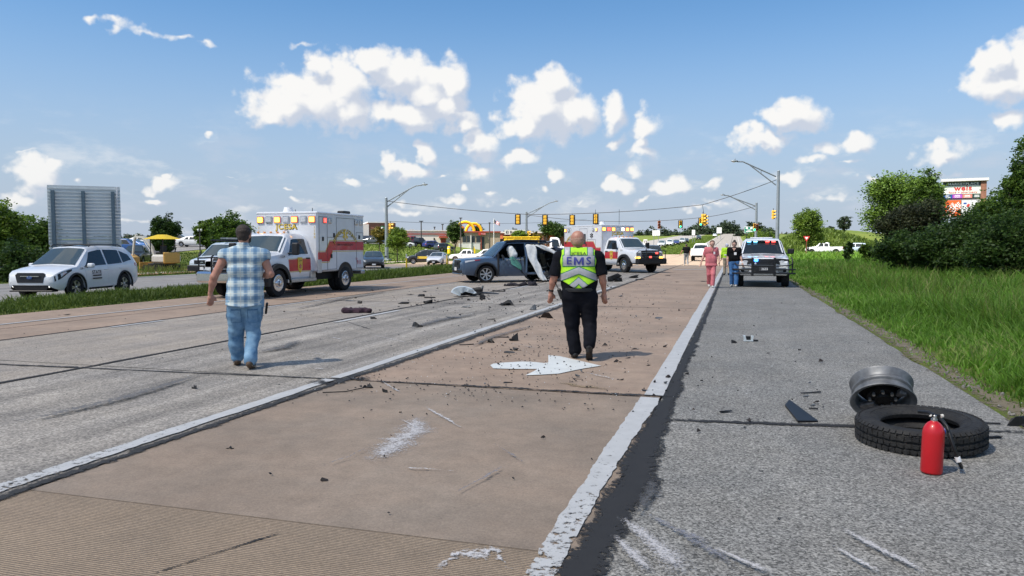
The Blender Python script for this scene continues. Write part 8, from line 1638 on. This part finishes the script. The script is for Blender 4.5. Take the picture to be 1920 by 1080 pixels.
# small bits that nothing tells apart
protos = [shard(r_a * 1.2, r_a * .8, r_a * .5, 300 + i, 1) for i, r_a in enumerate((.05, .06, .045, .07, .055, .08))]
for me, m in zip(protos, (m_deb, m_deb3, m_deb, m_deb2, m_deb, m_deb3)): me.materials.append(m)
r = random.Random(21); n_ = 0; CL = [(1000, 620, 45, 22), (930, 650, 30, 16), (880, 560, 40, 14), (1060, 700, 60, 16), (1150, 610, 50, 30), (800, 560, 35, 10), (700, 722, 25, 10), (1130, 540, 40, 14), (960, 560, 45, 14), (1230, 700, 25, 20)]
while n_ < 235:
    q = r.random()
    if q < .62: cx_, cy_, sx_, sy_ = CL[r.randrange(len(CL))]; px, py = r.gauss(cx_, sx_), r.gauss(cy_, sy_)
    elif q < .8: px, py = r.gauss(900, 150), 540 + abs(r.gauss(0, 1)) * 40
    elif q < .87: px, py = r.uniform(560, 1240), r.uniform(690, 800)
    elif q < .90: px, py = r.uniform(300, 1150), r.uniform(800, 960)
    else: px, py = r.uniform(1290, 1560), r.uniform(560, 820)
    if py > 1000 or py < 505: continue
    p = G(px, py)
    if abs(p.x) > 16 or p.y < 4: continue
    n_ += 1; o = link('debris_bit', protos[r.randrange(6)]); k = r.uniform(.3, 1.0) * (.35 + .075 * min(p.y, 14) + .06 * min(max(p.y - 14, 0), 14)); o.scale = (k, k, k); o.location = (p.x, p.y, .012); o.rotation_euler = (0, 0, r.uniform(0, 6.28)); tag(o, 'small dark bit of crash debris lying on the pavement', 'debris', 'small bits of crash debris')
n = 1500; q = rng.random(n); x = np.where(q < .5, rng.normal(-2.6, .9, n), rng.normal(-6.5, 3.2, n)); y = np.where(q < .5, 7 + np.abs(rng.normal(2, 5, n)), rng.normal(20, 7, n)); k = (y > 3.5) & (x > -15) & (x < 2.3); x, y = x[k], y[k]; s = rng.uniform(.004, .016, len(x)) * (1 + .03 * y); a = rng.uniform(0, 6.28, len(x))
V = np.stack([np.stack([x + s * np.cos(a + o) * f, y + s * np.sin(a + o) * f, np.full(len(x), z)], -1) for o, f, z in ((0, 1, .013), (2.1, .8, .013), (4.2, 1, .013), (1, .2, .026))], 1) ; V[:, 3, 2] = .013 + s * .7; i4 = (np.arange(len(x)) * 4)[:, None]
fastmesh('debris_crumbs', V.reshape(-1, 3), 3, np.concatenate([i4 + np.array([[0, 1, 3]]), i4 + np.array([[1, 2, 3]]), i4 + np.array([[2, 0, 3]])], 1), m_deb, None, 'stuff')
x = rng.normal(-3.6, 2.6, 500); y = 7 + np.abs(rng.normal(0, 9, 500)); s = rng.uniform(.003, .008, 500) * (1 + .03 * y); a = rng.uniform(0, 6.28, 500)
V = np.stack([np.stack([x + s * np.cos(a + o) * f, y + s * np.sin(a + o) * f, np.full(500, .013)], -1) for o, f in ((0, 1), (2.1, .8), (4.2, 1), (1, .2))], 1); V[:, 3, 2] += s * .6; i4 = (np.arange(500) * 4)[:, None]
fastmesh('glass_crumbs', V.reshape(-1, 3), 3, np.concatenate([i4 + np.array([[0, 1, 3]]), i4 + np.array([[1, 2, 3]]), i4 + np.array([[2, 0, 3]])], 1), m_wp, None, 'stuff')
# ------------------------------------------------------------------ loose tyre, rim, red cylinder, hose
def loose_tyre():
    c = on(1735, 6.02); t = thing('tyre_casing', 'worn truck tyre lying flat on the shoulder behind the red cylinder', 'tyre', (c.x, c.y, .0), .2); t.rotation_euler = (R(2.0), R(-2.5), .2); m = M('worn_rubber', (.008, .008, .009), .8, var=.5, scale=9, bump=.5, bscale=40, col2=(.026, .025, .023)); ro, ri, h = .485, .285, .205
    b = MB(); b.lathe([(ri, .045), (ri + .03, .015), (ro - .09, .0), (ro - .035, .018), (ro - .012, .04), (ro - .012, .062), (ro - .022, .066), (ro - .022, .074), (ro - .012, .078), (ro - .012, .108), (ro - .022, .112), (ro - .022, .12), (ro - .012, .124), (ro - .012, h - .05), (ro - .022, h - .046), (ro - .022, h - .040), (ro - .014, h - .036), (ro - .035, h - .016), (ro - .06, h - .004), (ro - .10, h + .002), (ro - .15, h - .008), (ri + .03, h - .015), (ri + .012, h - .028), (ri, h - .045), (ri + .02, h - .08), (ri + .10, h - .09), (ri + .12, .09), (ri + .02, .075)], 72, closed=True); b.build('carcass', m, t, 40)
    b = MB(); r = random.Random(2)
    for k in range(58):
        a = 2 * math.pi * k / 58; rot = Matrix.Rotation(a, 3, 'Z') @ Matrix.Rotation(.18 * (-1) ** k, 3, 'X')
        for z_, hh in ((.047, .034), (.093, .030), (.150, .040)): b.box(tuple(Matrix.Rotation(a + (.03 if z_ > .09 else 0), 3, 'Z') @ Vector((ro - .013, 0, z_))), (.018, .042 + r.uniform(-.003, .003), hh), rot=rot)
        b.box(tuple(Matrix.Rotation(a, 3, 'Z') @ Vector((ro - .028, 0, h - .020))), (.030, .040, .020), rot=Matrix.Rotation(a, 3, 'Z') @ Matrix.Rotation(.7, 3, 'Y'))
    b.build('tread', m, t, kind='stuff')
    b = MB(); b.lathe([(ro - .12, h + .0005), (ro - .118, h + .003), (ro - .112, h + .0005)], 60, caps=False); b.lathe([(ri + .05, h - .010), (ri + .053, h - .006), (ri + .058, h - .010)], 60, caps=False); b.build('sidewall_ridge', m, t)
loose_tyre()
def loose_rim():
    c = G(1655, 778); toc = Vector((-c.x, -c.y, 0)).normalized(); n = (toc * .73 + Vector((.0, 0, -.68)) + Vector((toc.y, -toc.x, 0)) * -.10).normalized(); m = M('scuffed_aluminium', (.20, .205, .21), .55, .5, var=.45, scale=5, bump=.15); t = thing('wheel_shell', 'scuffed metal wheel rim tipped on its edge behind the tyre', 'wheel rim', tuple(c + Vector((0, 0, .196)) + toc * .40))
    z = n; x = Vector((toc.y, -toc.x, 0)); x = (x - z * x.dot(z)).normalized(); t.rotation_euler = Matrix((x, z.cross(x), z)).transposed().to_euler(); q = .272
    b = MB(); b.lathe([(q, 0), (q + .004, -.010), (q - .022, -.02), (q - .030, -.05), (q - .033, -.085), (q - .018, -.10), (q - .017, -.115), (q - .032, -.135), (q - .03, -.165), (q - .006, -.195), (q - .004, -.208), (q - .02, -.208), (q - .055, -.17), (q - .06, -.08), (q - .045, -.02), (q - .015, -.002)], 64, closed=True); b.build('barrel', m, t, 40)
    dk = M('grimy_hub', (.012, .010, .009), .6, .4, var=.6, scale=12, bump=.5); b = MB(); b.lathe([(q - .06, -.16), (q - .09, -.12), (.14, -.10), (.13, -.05), (.07, -.045), (.06, -.02), (0, -.02)], 36); b.build('disc', dk, t)
    for k in range(8): b = MB(); a = k * .785; b.cyl((math.cos(a) * .105, math.sin(a) * .105, -.06), (math.cos(a) * .105, math.sin(a) * .105, -.02), .014, n=6); b.build('stud', m_steel, t)
    b = MB(); b.box((.12, .10, -.04), (.16, .07, .05), rot=Euler((.3, .2, .6)).to_matrix(), ch=.01); b.build('brake_caliper', M('torn_bracket', (.16, .15, .145), .5, .5, var=.5, scale=20), t); b = MB(); b.box((-.15, -.08, -.05), (.12, .06, .06), rot=Euler((.1, .4, 1.2)).to_matrix(), ch=.01); b.build('bracket', MATS['torn_bracket'], t)
loose_rim()
def red_bottle():
    c = G(1746, 886); t = thing('gas_cylinder', 'plain red gas cylinder standing upright in front of the tyre', 'cylinder', tuple(c), YAW); t.rotation_euler = (0, R(1.5), YAW); t.scale = (1, 1, 1.04); m = M('red_cylinder_paint', (.52, .008, .014), .38, var=.05, scale=6, coat=.15)
    b = MB(); b.lathe([(.062, 0), (.068, .004), (.071, .014), (.071, .272), (.069, .290), (.062, .312), (.050, .332), (.036, .346), (.024, .353), (.022, .358)], 32); b.build('bottle', m, t, 60)
    b = MB(); b.lathe([(.022, .356), (.022, .370), (.016, .372), (.016, .393), (.012, .398), (0, .398)], 16); b.build('collar', m_steel, t); b = MB(); b.box((0, 0, .392), (.075, .020, .02), ch=.004); v = b.build('valve', m_plas, t)
    for sx in (-.032, .038): b = MB(); b.cyl((sx, -.012, .392), (sx + (.016 if sx > 0 else -.004), -.012, .396), .012 if sx > 0 else .009, n=10); b.build('valve_knob', M('pale_plastic', (.66, .62, .55), .5), v)
    b = MB(); b.lathe([(.022, 0), (.026, .008), (.02, .014), (0, .016)], 14, plane_X((.068, .01, .285), (1, .1, .1), (0, 1, 0))); b.build('gauge', M('blue_gauge', (.03, .04, .22), .4), t)
    return c
c_ = red_bottle()
b = MB(); h0 = P(1752, 782, 5.42); b.tube([P(1722, 772, 5.62), P(1740, 773, 5.55), P(1762, 782, 5.45), P(1776, 800, 5.32), P(1786, 832, 5.28), P(1796, 860, 5.26), G(1803, 880) + Vector((0, 0, .012))], .012, 8); t = b.build('rubber_hose', m_plas, None, True); tag(t, 'thin black hose drooping from the tyre past the red cylinder', 'hose')
b = MB(); b.cyl(tuple(P(1795, 857, 5.262)), tuple(P(1798, 866, 5.258)), .019, n=10); b.build('fitting', m_wht, t)
